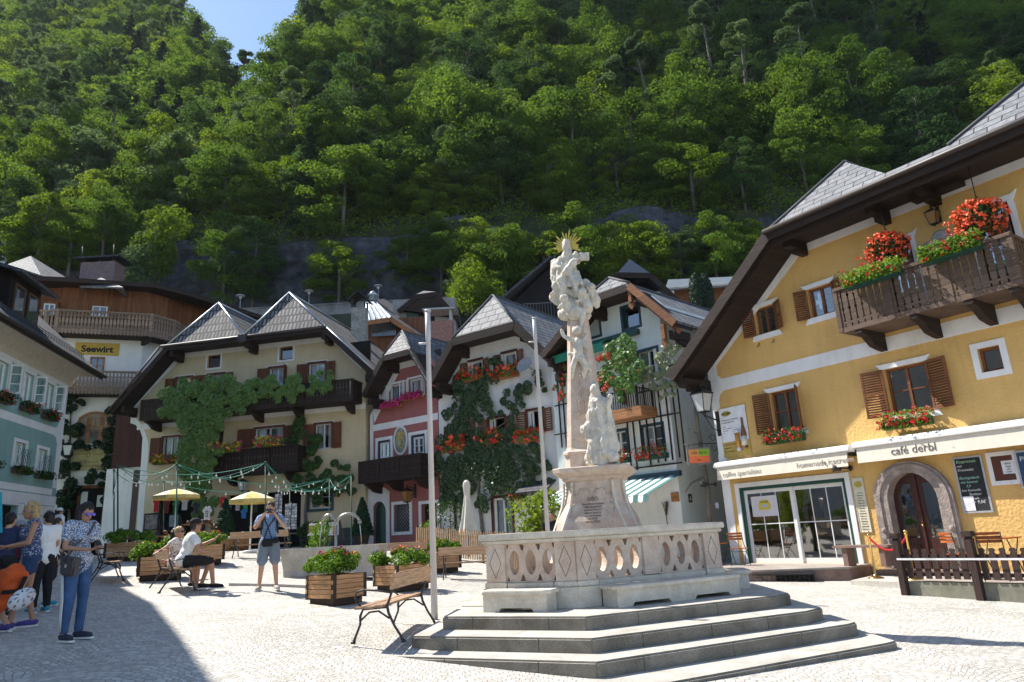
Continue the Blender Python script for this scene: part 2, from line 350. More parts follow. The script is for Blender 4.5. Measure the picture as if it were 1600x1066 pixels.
def sstep(a,b,x):
 t=max(0,min(1,(x-a)/(b-a))); return t*t*(3-2*t)
def ter(x,y):
 if y<40: return gz(x,y)-.3-.25*max(0,y-39)
 if y<57: return 1.3+(y-40)*(18.9/15.5) if y<55.5 else 20.2
 zr=25+1.2*(y-57) if y>59.6 else 20.2
 if y>175: zr=25+1.2*118+.4*(y-175)
 yy=y
 zl=25+1.0*(yy-57) if yy>59.6 else 20.2
 if yy>75: zl=43+.55*(yy-75)
 if yy>90: zl=51.25+1.15*(yy-90)
 t=x/y
 cap=interp(-t,[(.30,104),(.345,106),(.37,110),(.40,116),(.44,128),(.5,160),(.56,205),(.62,260)])
 if yy>cap: zl=51.25+1.15*(cap-90)-.25*(yy-cap)
 xb=-32-.15*(y-60)
 k=sstep(-5,5,x-xb)
 z=zl*(1-k)+zr*k
 z-=3.0*math.exp(-((x-xb)/5)**2)*sstep(60,75,y)
 amp=sstep(58,70,y)
 z+=amp*(2.6*noise.noise(Vector((x*.045,y*.045,3)))+1.0*noise.noise(Vector((x*.13,y*.13,7))))
 return z
hm=mat('forest floor',(.035,.045,.018),rough=.95,var=.5,scale=.6,bump=1,bscale=2,dirt=.6,dirtcol=(.06,.045,.028))
grid('hillside',lin(-190,170,150),lin(39.5,57,10)+lin(58,59.5,2)+lin(60.2,280,115),ter,hm)
rockm=mat('dark rock',(.050,.053,.062),rough=.9,var=.6,scale=1.4,bump=1.0,bscale=6,dirt=.8,dirtcol=(.018,.018,.02))
def rockface():
 mb=MB(); xs=lin(-60,60,170); zs=lin(19.5,27.5,18); P={}
 for i,x in enumerate(xs):
  for j,z in enumerate(zs):
   n_=noise.fractal(Vector((x*.16,z*.3,1)),1,2,5); h=(z-19.5)/7
   top=.6+1.2*noise.noise(Vector((x*.12,0,9)))
   P[i,j]=Vector((x,56.9+h*2.4+n_*1.5+.5*noise.fractal(Vector((x*.9,z*.9,4)),1,2,4),z+h*top*1.6))
 for i in range(len(xs)-1):
  for j in range(len(zs)-1): mb.face([P[i,j],P[i+1,j],P[i+1,j+1],P[i,j+1]],smooth=True)
 return mb
struct('rock_face',rockface(),rockm)
def leafmesh(name,C,size,Nn=None,m=None,jit=.6,rng=None,aspect=.62,svar=.4):
 "one rhombic blade per centre; Nn preferred normals"
 rng=rng or np.random.default_rng(1); n=len(C); C=np.asarray(C,float)
 if Nn is None: Nn=np.tile([0,0,1.],(n,1))
 Nn=np.asarray(Nn,float)+rng.normal(size=(n,3))*jit; Nn/=np.linalg.norm(Nn,axis=1)[:,None]+1e-9
 a=rng.normal(size=(n,3)); a-=Nn*(a*Nn).sum(1)[:,None]; a/=np.linalg.norm(a,axis=1)[:,None]+1e-9; b=np.cross(Nn,a)
 s=(size*(1+svar*rng.uniform(-1,1,n)))[:,None] if not np.isscalar(size) else (size*(1+svar*rng.uniform(-1,1,n)))[:,None]
 V=np.empty((n,4,3)); V[:,0]=C-a*s*.5; V[:,1]=C+b*s*aspect*.5+Nn*s*.08; V[:,2]=C+a*s*.5; V[:,3]=C-b*s*aspect*.5+Nn*s*.08
 me=bpy.data.meshes.new(name); me.vertices.add(n*4); me.vertices.foreach_set('co',V.ravel()); me.loops.add(n*4); me.loops.foreach_set('vertex_index',np.arange(n*4,dtype=np.int32))
 me.polygons.add(n); me.polygons.foreach_set('loop_start',np.arange(n,dtype=np.int32)*4); me.update(calc_edges=True)
 if m: me.materials.append(m)
 return me
def leafobj(name,C,size,m,parent=None,**k):
 off=np.array(origin(parent)) if parent is not None else np.zeros(3)
 o=bpy.data.objects.new(name,leafmesh(name,np.asarray(C,float)-off,size,m=m,**k)); COL.objects.link(o); o.parent=parent; return o
def blobpts(rng,c,r,n,sc=(1,1,1),up=.25,shell=.35):
 d=rng.normal(size=(n,3)); d[:,2]+=up; d/=np.linalg.norm(d,axis=1)[:,None]
 rr=r*(1-shell*rng.uniform(0,1,n)**1.5)[:,None]
 return np.asarray(c)+d*rr*np.array(sc), d
LEAF=[leafmat('beech leaves',(.042,.092,.016),(.125,.210,.034),trans=.45,rough=.8,spec=.08),leafmat('maple leaves',(.060,.115,.015),(.180,.255,.036),trans=.48,rough=.8,spec=.08),leafmat('dark leaves',(.028,.066,.021),(.078,.142,.036),trans=.38,rough=.8,spec=.08),leafmat('ash leaves',(.060,.108,.044),(.140,.205,.075),trans=.42,rough=.8,spec=.08)]
NEEDLE=leafmat('spruce needles',(.016,.036,.020),(.035,.070,.030),trans=.1)
BARK=mat('bark',(.14,.125,.10),rough=.9,var=.4,scale=4,bump=.8,bscale=12)
def crownpts(rng,H,W,kind,n):
 C=[];D=[];nb=60 if kind!='slim' else 20
 for i in range(nb):
  h=rng.uniform(.10,.98) if kind!='slim' else rng.uniform(.25,.98)
  prof=math.sin(math.pi*min(1,max(.02,(h+.06)/1.1)))**.5
  if h>.6: prof*= (1-(h-.6)*1.1)**.5 if h<.97 else .5
  a=rng.uniform(0,2*math.pi); q=W*.5*prof*rng.uniform(.35,1.12)
  r=W*rng.uniform(.07,.19)
  p,d=blobpts(rng,(math.cos(a)*q,math.sin(a)*q,h*H-r*.5),r,n//nb,sc=(1.15,1.15,.55),up=.35)
  C.append(p);D.append(d*np.array([.8,.8,1.2]))
 return np.vstack(C),np.vstack(D)
def treekind(i,kind,H,W,n,leaf,size=.34):
 rng=np.random.default_rng(100+i)
 root=empty('broadleaf_tree' if kind!='spruce' else 'spruce_tree',(0,0,-500))
 tb=MB(); lean=rng.uniform(-.5,.5,2)
 if kind=='spruce':
  tb.tube([(0,0,-.6),(0,0,H*.5),(0,0,H)],[.22,.14,.02],n=7); C=[];D=[]
  for k in range(60):
   h=.1+.88*k/60; a=k*2.4; L_=W*.5*(1-h)**.8+.25
   m_=n//60; t=rng.uniform(0,1,m_)**.7; wv=rng.normal(size=m_)*.22*L_*(1-t*.5)
   C.append(np.c_[np.cos(a)*t*L_-np.sin(a)*wv,np.sin(a)*t*L_+np.cos(a)*wv,h*H-t*t*L_*.45+rng.normal(size=m_)*.1]); D.append(np.tile([0,0,1.],(m_,1)))
  C=np.vstack(C);D=np.vstack(D)
 else:
  top=Vector((lean[0],lean[1],H*.9)); tb.tube([(0,0,-.8),(lean[0]*.2,lean[1]*.2,H*.3),(lean[0]*.6,lean[1]*.6,H*.6),top],[.26,.2,.13,.03],n=8)
  for k in range(9):
   h=rng.uniform(.25,.8); a=k*2.4; L_=W*.38*(1.1-h*.6); p=Vector((lean[0]*h,lean[1]*h,h*H))
   tb.tube([p,p+Vector((math.cos(a)*L_*.5,math.sin(a)*L_*.5,L_*.35)),p+Vector((math.cos(a)*L_,math.sin(a)*L_,L_*.6))],[.09,.05,.015],n=5)
  C,D=crownpts(rng,H,W,kind,n)
 build('trunk',tb,BARK,root,local=True)
 me=leafmesh('crown',C,size,D,leaf,jit=.45,rng=rng); c=bpy.data.objects.new('crown',me); COL.objects.link(c); c.parent=root
 return root,C,D
KINDS=[('round',12.5,8.5,15000,0),('round',10,7.5,12500,1),('round',14,7.5,15000,2),('round',11,6.0,11000,3),('slim',15,5.0,8000,3),('round',8,6.5,10000,1),('spruce',14,5.0,9000,0),('round',11,9,15000,0)]
LBL=['tall broad beech with layered mid green crown','bright yellow green maple with round crown','dark green tree with dense tall crown','grey green ash tree with narrow crown','slender pale tree with bare lower trunk','small bright green tree with bushy crown','dark pointed spruce tree','wide spreading beech with deep green crown']
PROT=[treekind(i,k,H,W,n,NEEDLE if k=='spruce' else LEAF[l],size=.265 if k!='spruce' else .26) for i,(k,H,W,n,l) in enumerate(KINDS)]
def proj(p):
 q=Vector(p)-Vector((0,0,EYE)); z=q.dot(FW)
 return 800+FPX*q.dot(RT)/z, 533-FPX*q.dot(UP)/z, z
def hill_trees():
 rng=random.Random(11); cand=[]
 y=62.6
 while y<235:
  step=4.7 if y<110 else 5.6
  x=-.62*y*1.3-6
  while x<.62*y*1.45+8:
   px=x+rng.uniform(-2.2,2.2); py=y+rng.uniform(-2.2,2.2); z=ter(px,py); u,v,d=proj((px,py,z+6))
   if -60<u<1660 and -60<v<470:
    if py<62 and (-33<px<-9 and rng.random()<.12): x+=step; continue
    if u<225 and 240<v<330 and rng.random()<.45: x+=step; continue
    if y>175 and px>-.36*py: x+=step; continue
    cand.append((py,px,z,u,v))
   x+=step
  y+=step*.92
 cand.sort(); used=set(); k=0; mass=[[] for _ in PROT]
 for py,px,z,u,v in cand:
  kd=rng.choices(range(8),weights=[20,16,13,11,7,14,5,16])[0]
  if u<240 and v<200: kd=rng.choices(range(8),weights=[12,18,8,20,4,22,3,8])[0]
  s=rng.uniform(.72,1.12); 
  if py<66: s*=.8
  rz=rng.uniform(0,6.28)
  where='low on the slope behind the houses' if py<72 else ('on the right part of the steep slope' if u>900 else ('on the middle of the steep slope' if u>430 else 'on the left hill'))
  if k<252:
   r=PROT[kd][0]
   if kd in used: r=copytree(r)
   used.add(kd); place(r,(px,py,z-.9),rz); r.scale=(s*rng.uniform(.85,1.15),s*rng.uniform(.85,1.15),s*rng.uniform(.88,1.15)); r.rotation_euler.x=rng.uniform(-.07,.07); r.rotation_euler.y=rng.uniform(-.07,.07)
   setp(r,LBL[kd]+' '+where,'tree','trees on the wooded hillside'); k+=1
  else: mass[kd].append((px,py,z-.3,s,rz))
 print('hill trees',len(cand),'individual',k)
 rg=np.random.default_rng(5); Cs=[];Ds=[];mi=[];sz=[]
 for kd,lst in enumerate(mass):
  _,C,D=PROT[kd]
  for (px,py,pz,s,rz) in lst:
   sel=rg.choice(len(C),int(len(C)*.40),replace=False); c,s_=math.cos(rz),math.sin(rz)
   c0=C[sel]; d0=D[sel]; Cs.append(np.c_[(c0[:,0]*c-c0[:,1]*s_)*s+px,(c0[:,0]*s_+c0[:,1]*c)*s+py,c0[:,2]*s+pz]); Ds.append(np.c_[d0[:,0]*c-d0[:,1]*s_,d0[:,0]*s_+d0[:,1]*c,d0[:,2]])
   mi.append(np.full(len(sel),kd)); sz.append(np.full(len(sel),.42))
 Cs=np.vstack(Cs);Ds=np.vstack(Ds);mi=np.concatenate(mi)
 me=leafmesh('forest',Cs,np.concatenate(sz),Ds,jit=.45,rng=rg)
 ms=[PROT[i][0].children[1].data.materials[0] if PROT[i][0].children[1].name.startswith('crown') else PROT[i][0].children[0].data.materials[0] for i in range(8)]
 for m_ in ms: me.materials.append(m_)
 me.polygons.foreach_set('material_index',mi.astype(np.int32)); o=bpy.data.objects.new('far_forest',me); COL.objects.link(o)
 setp(o,'dense wood covering the higher parts of the hillside','forest',kind='stuff'); print('forest faces',len(mi))
 n=150000; X=rg.uniform(-.75,.85,n); Y=59+110*rg.uniform(0,1,n)**1.25; X=X*Y; Z=np.array([ter(a,b) for a,b in zip(X,Y)])+rg.uniform(0,1.9,n)**1.0
 me=leafmesh('undergrowth',np.c_[X,Y,Z],.36,np.tile([0,-.3,1.],(n,1)),LEAF[1],jit=.8,rng=rg); o=bpy.data.objects.new('undergrowth',me); COL.objects.link(o)
 setp(o,'low bushes and saplings covering the slope under the trees','undergrowth',kind='stuff')
hill_trees()
def front_trees():
 rng=random.Random(3)
 for i,(px,dep,base,kd,s,lab) in enumerate(((348,57,462,0,.62,'beech hanging low over the dark rock above the left gable of the cream house'),(395,57.5,455,2,.60,'dark tree beside the low hanging beech on the rock'),(530,57,455,1,.66,'single bright maple hanging low over the rock above the cream house ridge'),(740,54,470,1,.55,'bright maple above the slate roof of the white house'),(790,55,452,0,.6,'beech between the dark barn and the bright maple'),(850,56,440,1,.62,'bright maple left of the gilded rays'),(905,57,440,0,.7,'beech directly behind the gilded rays'),(955,56,430,1,.62,'yellowish maple right of the gilded rays'),(1010,56,432,5,.8,'bushy tree above the blue black roof'),(1065,56,440,3,.6,'grey green ash above the pale shed roof'),(1120,56,438,0,.62,'beech above the shed next to the yellow house rake'),(1165,57,425,1,.62,'maple just left of the yellow house roof'),(60,57,395,5,.9,'bushy tree behind the inn roof'),(110,57,400,1,.6,'maple behind the inn hip roof'),(160,58,405,0,.6,'beech behind the inn chimney'),(20,58,390,3,.6,'ash beside the pale building at the left edge'))):
  P=atd(px,base,dep); r=copytree(PROT[kd][0]); place(r,P-Vector((0,0,1.5)),rng.uniform(0,6)); r.scale=(s,s,s); setp(r,lab,'tree','trees on the wooded hillside')
front_trees()
def edge_trees():
 rng=random.Random(21)
 def put(x,y,z,s,where):
  kd=rng.choice((0,1,5,5,7,2)); r=copytree(PROT[kd][0]); place(r,(x,y,z),rng.uniform(0,6)); r.scale=(s*1.15,s*1.15,s); setp(r,LBL[kd]+' '+where,'tree','trees on the wooded hillside')
 for px in (640,690,735,780,825,880,925,980,1030,1085,1135,1180):
  P=atd(px+rng.uniform(-8,8),428+rng.uniform(-8,10),58+rng.uniform(-.6,.6)); put(P.x,P.y,P.z-1.2,rng.uniform(.5,.66),'above the right rock edge')
 for px in list(range(470,900,34))+[345,385,425]:
  d=63.5+rng.uniform(-1,2.5); P=atd(px+rng.uniform(-9,9),360,d); put(P.x,d,ter(P.x,d)-1.2,rng.uniform(.6,.8),'at the lower wood edge')
edge_trees()
def bush(px,py,dist,w,h,label,leaf=LEAF[1],n=2600,size=.2,name='bush',loc=None):
 rng=np.random.default_rng(int(px*7+py)); P=loc or atd(px,py,dist); root=empty(name,P,label,'bush')
 C=[];D=[]
 for k in range(12):
  a=rng.uniform(0,6.28); q=rng.uniform(0,.36)*w; r=min(w,h)*rng.uniform(.2,.32); 
  p,d=blobpts(rng,(P.x+math.cos(a)*q,P.y+math.sin(a)*q*.7,P.z+r*.6+rng.uniform(0,1)*(h-1.4*r)),r,n//12,up=.3); C.append(p);D.append(d)
 leafobj('foliage',np.vstack(C),size,leaf,root,Nn=np.vstack(D),rng=rng,jit=.5)
 tb=MB()
 for k in range(4):
  a=k*1.6; tb.tube([P,P+Vector((math.cos(a)*w*.15,math.sin(a)*w*.15,h*.45)),P+Vector((math.cos(a)*w*.25,math.sin(a)*w*.2,h*.75))],[.03+w*.008,.02,.006],n=5)
 build('stem',tb,BARK,root); return root
bush(245,440,55.5,5,7,'light green bushy tree leaning over the dark rock at left',LEAF[1],5200,.26,name='shrub')
bush(210,455,54.5,4,4,'pale bushes at the foot of the dark rock beside the chimney',LEAF[3],3000,.24,name='shrub')
bush(735,500,49,5.5,4.5,'bright green bush behind the grey hipped roof',LEAF[1],4200,.22,name='shrub')
bush(770,455,55,7,5,'bush hanging over the retaining wall above the white house',LEAF[1],4500,.26,name='shrub')
# === cloud high above the mountain (out of the picture) shading its upper right flank
def cloud():
 mb=MB(); r=random.Random(4); S0=SUN*330
 for k in range(46):
  t=r.uniform(0,1); x=-6+t*250+r.uniform(-8,8); y=110+r.uniform(0,80)-6*math.sin(t*3.1)+ (0 if t>.12 else 14); z=25+1.2*(min(y,175)-57)
  c=Vector((x,y,z))+S0; mb.sphere(c,r.uniform(20,30),n=12,k=7,sc=(1.3,1,.45))
 o=build('cloud',mb,mat('white cloud',(.8,.8,.8),rough=1,var=.02),None); o['kind']='structure'
cloud()
def Pd(px,dep,y=800):
 d=ray(px,y); return (d.x/d.y*dep,dep)
FR=Frame((8.9,17.3),10); FL=Frame(Pd(84,30),590); FA=Frame(Pd(400,33.5),-4700); FP=Frame(Pd(578,32.6),-720); FW_=FP; FG=Frame(Pd(1060,22.5),-300); FS=Frame(Pd(165,38),3700)
def stucco(name,col,bump=.5,scale=1.2,bs=28,dirt=.35):
 if name in MAT: return MAT[name]
 m=mat(name,col,rough=.9,var=.07,scale=scale,bump=bump,bscale=bs,dirt=dirt,dirtcol=tuple(c*.68 for c in col)); n=m.node_tree; L=n.links.new; b=n.nodes['Principled BSDF']; src=b.inputs['Base Color'].links[0].from_socket
 tc=N(n,'ShaderNodeTexCoord'); mp=N(n,'ShaderNodeMapping'); mp.inputs['Scale'].default_value=(5,5,.45); L(tc.outputs['Object'],mp.inputs[0]); z=N(n,'ShaderNodeTexNoise'); z.inputs['Scale'].default_value=1; z.inputs['Detail'].default_value=6; z.inputs['Roughness'].default_value=.65; L(mp.outputs[0],z.inputs[0])
 r=N(n,'ShaderNodeMapRange'); r.inputs[1].default_value=.48; r.inputs[2].default_value=.78; r.inputs[3].default_value=1; r.inputs[4].default_value=.87; L(z.outputs[0],r.inputs[0]); v=N(n,'ShaderNodeVectorMath',operation='SCALE'); L(src,v.inputs[0]); L(r.outputs[0],v.inputs['Scale']); L(v.outputs[0],b.inputs['Base Color']); return m
WHITE=stucco('white render',(.74,.73,.70)); YEL=stucco('ochre render',(.68,.425,.145),bump=1.0,bs=16); CREAM=stucco('cream render',(.60,.49,.31)); PINK=stucco('old rose render',(.36,.125,.115)); MINT=stucco('pale mint render',(.70,.76,.71)); TEAL=stucco('teal render',(.25,.40,.365)); TRIM=stucco('white trim',(.78,.77,.75),bump=.2)
BW=wood('brown shutter wood',(.20,.075,.032),plank=.5); DW=wood('dark stained wood',(.032,.019,.014),plank=.16); WPAINT=mat('white painted wood',(.72,.72,.70),rough=.45,var=.05); RW=wood('red brown wood',(.17,.045,.022),plank=.5)
GW=wood('weathered grey brown wood',(.13,.085,.06),plank=.3); LARCH=wood('orange larch boards',(.20,.08,.032),plank=.13,axis=1); DARKM=mat('black iron',(.015,.016,.017),rough=.5,var=.1,spec=.5); LOG=wood('light brown timber',(.38,.17,.07),plank=.4)
GLASS=glass(); CURT=mat('white net curtain',(.62,.62,.60),rough=.9,var=.15,scale=20); DARKIN=mat('dark interior',(.012,.011,.010),rough=1); ZINC=mat('zinc sheet',(.42,.46,.50),rough=.38,var=.15,metal=.75,scale=2); GUT=mat('brown gutter',(.035,.024,.02),rough=.5,var=.1,spec=.5)
SLATE=shingle('grey slate',(.11,.112,.12),(.18,.183,.19),.36,.26,msize=.02); SLATEB=shingle('large grey roof tiles',(.125,.13,.14),(.20,.203,.21),.50,.34,msize=.026); WSH=shingle('weathered wood shingles',(.11,.10,.092),(.26,.245,.23),.20,.46,msize=.045,bump=1.4); SLATED=shingle('dark slate',(.055,.057,.065),(.10,.10,.11),.3,.2)
DKGREEN=mat('dark green paint',(.012,.06,.045),rough=.4,var=.05); TEALW=mat('petrol painted wood',(.022,.06,.075),rough=.45,var=.08); STONE=mat('grey granite',(.24,.215,.19),rough=.8,var=.25,scale=14,bump=.5,bscale=50,dirt=.3)
def wallmb(F,outline,holes,o=0,t=.22,rev=None):
 """outline and holes: lists of (s,z); front face at o, reveals go t deep"""
 mb=MB(); loops=[[Vector((s,z,0)) for s,z in outline]]+[[Vector((s,z,0)) for s,z in h] for h in holes]
 tr=tessellate_polygon(loops); pts=[p for l in loops for p in l]
 for t3 in tr:
  a=[pts[i] for i in t3]; q=[F.w(p.x,o,p.y) for p in a]; n=(q[1]-q[0]).cross(q[2]-q[0])
  if n.length<1e-7: continue
  if n.dot(F.n)<0: q=q[::-1]
  mb.face(q)
  qb=[p-F.n*t for p in q][::-1]; mb.face(qb)
 def rim(l,inner):
  k=len(l); area=sum(l[i][0]*l[(i+1)%k][1]-l[(i+1)%k][0]*l[i][1] for i in range(k))
  if area<0: l=l[::-1]
  for i in range(k):
   a=l[i];b=l[(i+1)%k]; q=[F.w(a[0],o,a[1]),F.w(a[0],o-t,a[1]),F.w(b[0],o-t,b[1]),F.w(b[0],o,b[1])]
   mb.face(q if not inner else q[::-1])
 rim(outline,False)
 for h in holes: rim(h,True)
 return mb
def rect(s0,s1,z0,z1): return [(s0,z0),(s1,z0),(s1,z1),(s0,z1)]
def sidewalls(mb,F,s0,s1,zb,zl,zr,depth,o=-.22,back=True,zback=None):
 mb.fbox(F,s0,s0+.22,o-depth,o-.002,zb,zl); mb.fbox(F,s1-.22,s1,o-depth,o-.002,zb,zr)
 if back: mb.fbox(F,s0,s1,o-depth-.22,o-depth,zb,zback or max(zl,zr))
def frameband(mb,F,s0,s1,z0,z1,w,o0,o1,sides='lrtb'):
 "flat surround outside the rectangle"
 if 't' in sides: mb.fbox(F,s0-w,s1+w,o0,o1,z1,z1+w)
 if 'b' in sides: mb.fbox(F,s0-w,s1+w,o0,o1,z0-w,z0)
 if 'l' in sides: mb.fbox(F,s0-w,s0,o0,o1,z0,z1)
 if 'r' in sides: mb.fbox(F,s1,s1+w,o0,o1,z0,z1)
def window(F,root,s0,s1,z0,z1,fm,cols=2,rows=2,o=-.10,fw=.06,bar=.025,curtain=None,mull=.06,label=None,gl=None,outer=None,open_=False):
 mb=MB(); d=.05
 for a,b,c,e in ((s0,s0+fw,z0,z1),(s1-fw,s1,z0,z1),(s0+fw,s1-fw,z0,z0+fw),(s0+fw,s1-fw,z1-fw,z1)): mb.fbox(F,a,b,o-d,o,c,e)
 if cols==2 and mull: mb.fbox(F,(s0+s1)/2-mull/2,(s0+s1)/2+mull/2,o-d,o+.012,z0+fw,z1-fw)
 elif cols>1:
  for k in range(1,cols): x=s0+(s1-s0)*k/cols; mb.fbox(F,x-bar/2,x+bar/2,o-d*.7,o-.006,z0+fw,z1-fw)
 for k in range(1,rows): z=z0+(z1-z0)*k/rows; mb.fbox(F,s0+fw,s1-fw,o-d*.7,o-.004,z-bar/2,z+bar/2)
 w=build('window',mb,fm,root,label)
 if not open_:
  g=MB(); q=[F.w(s0+fw*.5,o-.035,z0+fw*.5),F.w(s1-fw*.5,o-.035,z0+fw*.5),F.w(s1-fw*.5,o-.035,z1-fw*.5),F.w(s0+fw*.5,o-.035,z1-fw*.5)]; g.face(q); build('pane',g,gl or GLASS,w)
 if curtain:
  c=MB(); n=14; 
  for a,b in curtain:
   A=s0+fw+(s1-s0-2*fw)*a; B=s0+fw+(s1-s0-2*fw)*b
   for i in range(n):
    x0=A+(B-A)*i/n; x1=A+(B-A)*(i+1)/n; y0=.015*math.sin(i*2.1); y1=.015*math.sin((i+1)*2.1)
    c.face([F.w(x0,o-.12+y0,z0+.04),F.w(x1,o-.12+y1,z0+.04),F.w(x1,o-.12+y1,z1-.04),F.w(x0,o-.12+y0,z1-.04)],smooth=True)
  build('curtain',c,CURT,w)
 return w
def shutter(F,par,sh,z0,z1,w,side,ang,m,louv=True,frame_=.05,o=.04,n=None):
 """side -1 = hinged at sh and opening to the left; ang from the wall in degrees"""
 mb=MB(); a=R(ang); u=(F.s*side*math.cos(a)+F.n*math.sin(a)); v=u.cross(Vector((0,0,1)))
 if v.dot(F.n)<0: v=-v
 H=F.w(sh,o,0)
 def bx(a0,a1,b0,b1,t0=-.018,t1=.018):
  P=[H+u*a0+v*t0,H+u*a1+v*t0,H+u*a1+v*t1,H+u*a0+v*t1]
  mb.hexa([p+Vector((0,0,b0)) for p in P]+[p+Vector((0,0,b1)) for p in P])
 if louv:
  bx(0,frame_,z0,z1);bx(w-frame_,w,z0,z1);bx(frame_,w-frame_,z0,z0+frame_);bx(frame_,w-frame_,z1-frame_,z1)
  k=n or int((z1-z0)/.065); bx(frame_,w-frame_,(z0+z1)/2-.02,(z0+z1)/2+.02,-.016,.016)
  for i in range(k):
   zz=z0+frame_+(z1-z0-2*frame_)*(i+.5)/k; P=[H+u*frame_+v*.02+Vector((0,0,zz-.022)),H+u*(w-frame_)+v*.02+Vector((0,0,zz-.022)),H+u*(w-frame_)-v*.014+Vector((0,0,zz+.022)),H+u*frame_-v*.014+Vector((0,0,zz+.022))]
   mb.slab(P,.008)
 else:
  bx(0,w,z0,z1); bx(.03,w-.03,z0+.12,z0+.2,.018,.034); bx(.03,w-.03,z1-.2,z1-.12,.018,.034)
 return build('shutter',mb,m,par)
RED=mat('red geranium petals',(.55,.015,.02),rough=.6,var=.3,scale=60); ORG=mat('orange red petals',(.85,.13,.045),rough=.6,var=.25,scale=60); PINKF=mat('magenta petals',(.55,.03,.16),rough=.6,var=.3,scale=60); YELF=mat('yellow petals',(.75,.50,.02),rough=.6,var=.2,scale=60); CORAL=mat('coral petals',(.72,.10,.06),rough=.6,var=.25,scale=60)
FOL=leafmat('potted plant leaves',(.06,.14,.015),(.18,.31,.04),trans=.35); FOLD=leafmat('dark vine leaves',(.018,.05,.014),(.05,.11,.025),trans=.25,rough=.4); FOLG=leafmat('glossy pear leaves',(.040,.078,.03),(.13,.19,.09),trans=.25,rough=.3); FOLV=leafmat('vine leaves',(.09,.19,.045),(.27,.40,.13),trans=.35,rough=.4)
def blossoms(rng,C,r,m,parent,name='blossom',k=9):
 P=[];D=[]
 for c in C:
  p,d=blobpts(rng,c,r*rng.uniform(.7,1.2),k,shell=.5); P.append(p);D.append(d)
 return leafobj(name,np.vstack(P),r*.95,m,parent,Nn=np.vstack(D),rng=rng,jit=.3,aspect=.9)
def flowerbox(F,s0,s1,z,o,label,flowers=(RED,),boxm=None,h=.17,w=.2,fh=.22,nf=26,droop=.12,leaf=None,n=420,group=None,fr=.045,name='flower_box',lf=.075):
 rng=np.random.default_rng(int(abs(s0*77+z*31))+3); root=empty(name,F.w((s0+s1)/2,o,z),label,'flower box',group)
 mb=MB(); t=.02
 mb.fbox(F,s0,s1,o,o+t,z,z+h); mb.fbox(F,s0,s1,o+w-t,o+w,z,z+h); mb.fbox(F,s0,s0+t,o+t,o+w-t,z,z+h); mb.fbox(F,s1-t,s1,o+t,o+w-t,z,z+h); mb.fbox(F,s0+t,s1-t,o+t,o+w-t,z,z+h*.8)
 build('box',mb,boxm or GW,root)
 def pt(k,spread=1.0):
  S=rng.uniform(s0-.06,s1+.06,k); O=o+w*.5+rng.normal(size=k)*w*.55*spread+.04; Z=z+h*.8+rng.uniform(-droop,fh,k)
  O=np.where(Z<z+h,np.maximum(O,o+w+.02),O)
  return np.array([list(F.w(a,b,c)) for a,b,c in zip(S,O,Z)])
 leafobj('foliage',pt(n),lf,leaf or FOL,root,rng=rng,jit=1.0,Nn=np.tile(np.array(F.n)*.6+np.array([0,0,.8]),(n,1)))
 for i,f in enumerate(flowers):
  k=nf//len(flowers); P=pt(k,1.1)+np.array(F.n)*.05+np.array([0,0,.03]); blossoms(rng,P,fr,f,root)
 return root
def vine(F,blobs,label,leaf,parent=None,size=.12,dens=150,name='climbing_plant',stems=(),flowers=None,o=.12,cat='climbing plant',thick=.5,sb=.3):
 "blobs: (px,py,radius px) clumps of leaves against the wall; stems: lists of pixels"
 rng=np.random.default_rng(int(blobs[0][0]*13+blobs[0][1])); C=[];D=[]
 for x,y,r in blobs:
  s,z=F.at(x,y,o); s2,z2=F.at(x+r,y,o); rr=abs(s2-s); k=int(dens*rr*rr*9)+20; rr*=1.22
  sub=max(3,int(rr*9))
  for j in range(sub):
   a=rng.uniform(0,6.28); q=rr*.8*rng.uniform(0,1)**.5; r1=rr*rng.uniform(.28,.5); 
   p,d=blobpts(rng,(0,0,0),1,k//sub+2,up=.3,shell=.3); p=p*np.array([r1,r1*thick,r1*.9])
   c=F.w(s+math.cos(a)*q,o+r1*thick*.5,z+math.sin(a)*q); M=np.array([list(F.s),list(F.n),[0,0,1]])
   C.append(np.array(c)+p@M); D.append(d@M+np.array(F.n)*.8)
 C=np.vstack(C);D=np.vstack(D)
 P=np.array(F.P); dist=(C-P)@np.array(F.n); C=C+np.array(F.n)*np.maximum(.02-dist,0)[:,None]
 b=F.w(*F.at(blobs[0][0],blobs[0][1],o)[:1],o,0); base=Vector((b.x,b.y,gz(b.x,b.y)))
 if stems: 
  s,z=F.at(*stems[0][0],.08); q=F.w(s,.08,z); base=Vector((q.x,q.y,z))
 root=empty(name,base,label,cat)
 leafobj('foliage',C,size,leaf,root,Nn=D,rng=rng,jit=.55)
 if stems:
  mb=MB()
  for st in stems:
   pts=[F.w(*(lambda a:(a[0],.08,a[1]))(F.at(x,y,.08))) for x,y in st]; n=len(pts); r0=.085 if st is stems[0] else .04
   mb.tube(pts,[r0*(1-.7*i/(n-1)) for i in range(n)],n=7)
  build('stem',mb,BARK,root)
 if flowers:
  for m_,n_ in flowers:
   idx=rng.choice(len(C),n_); blossoms(rng,C[idx]+np.array(F.n)*.06,.05,m_,root)
 return root
def solve_o(F,x,y,z,lo=-9,hi=2):
 for _ in range(50):
  m=(lo+hi)/2
  if (F.at(x,y,m)[1]<z): hi=m   # farther inside -> higher
  else: lo=m
 return (lo+hi)/2
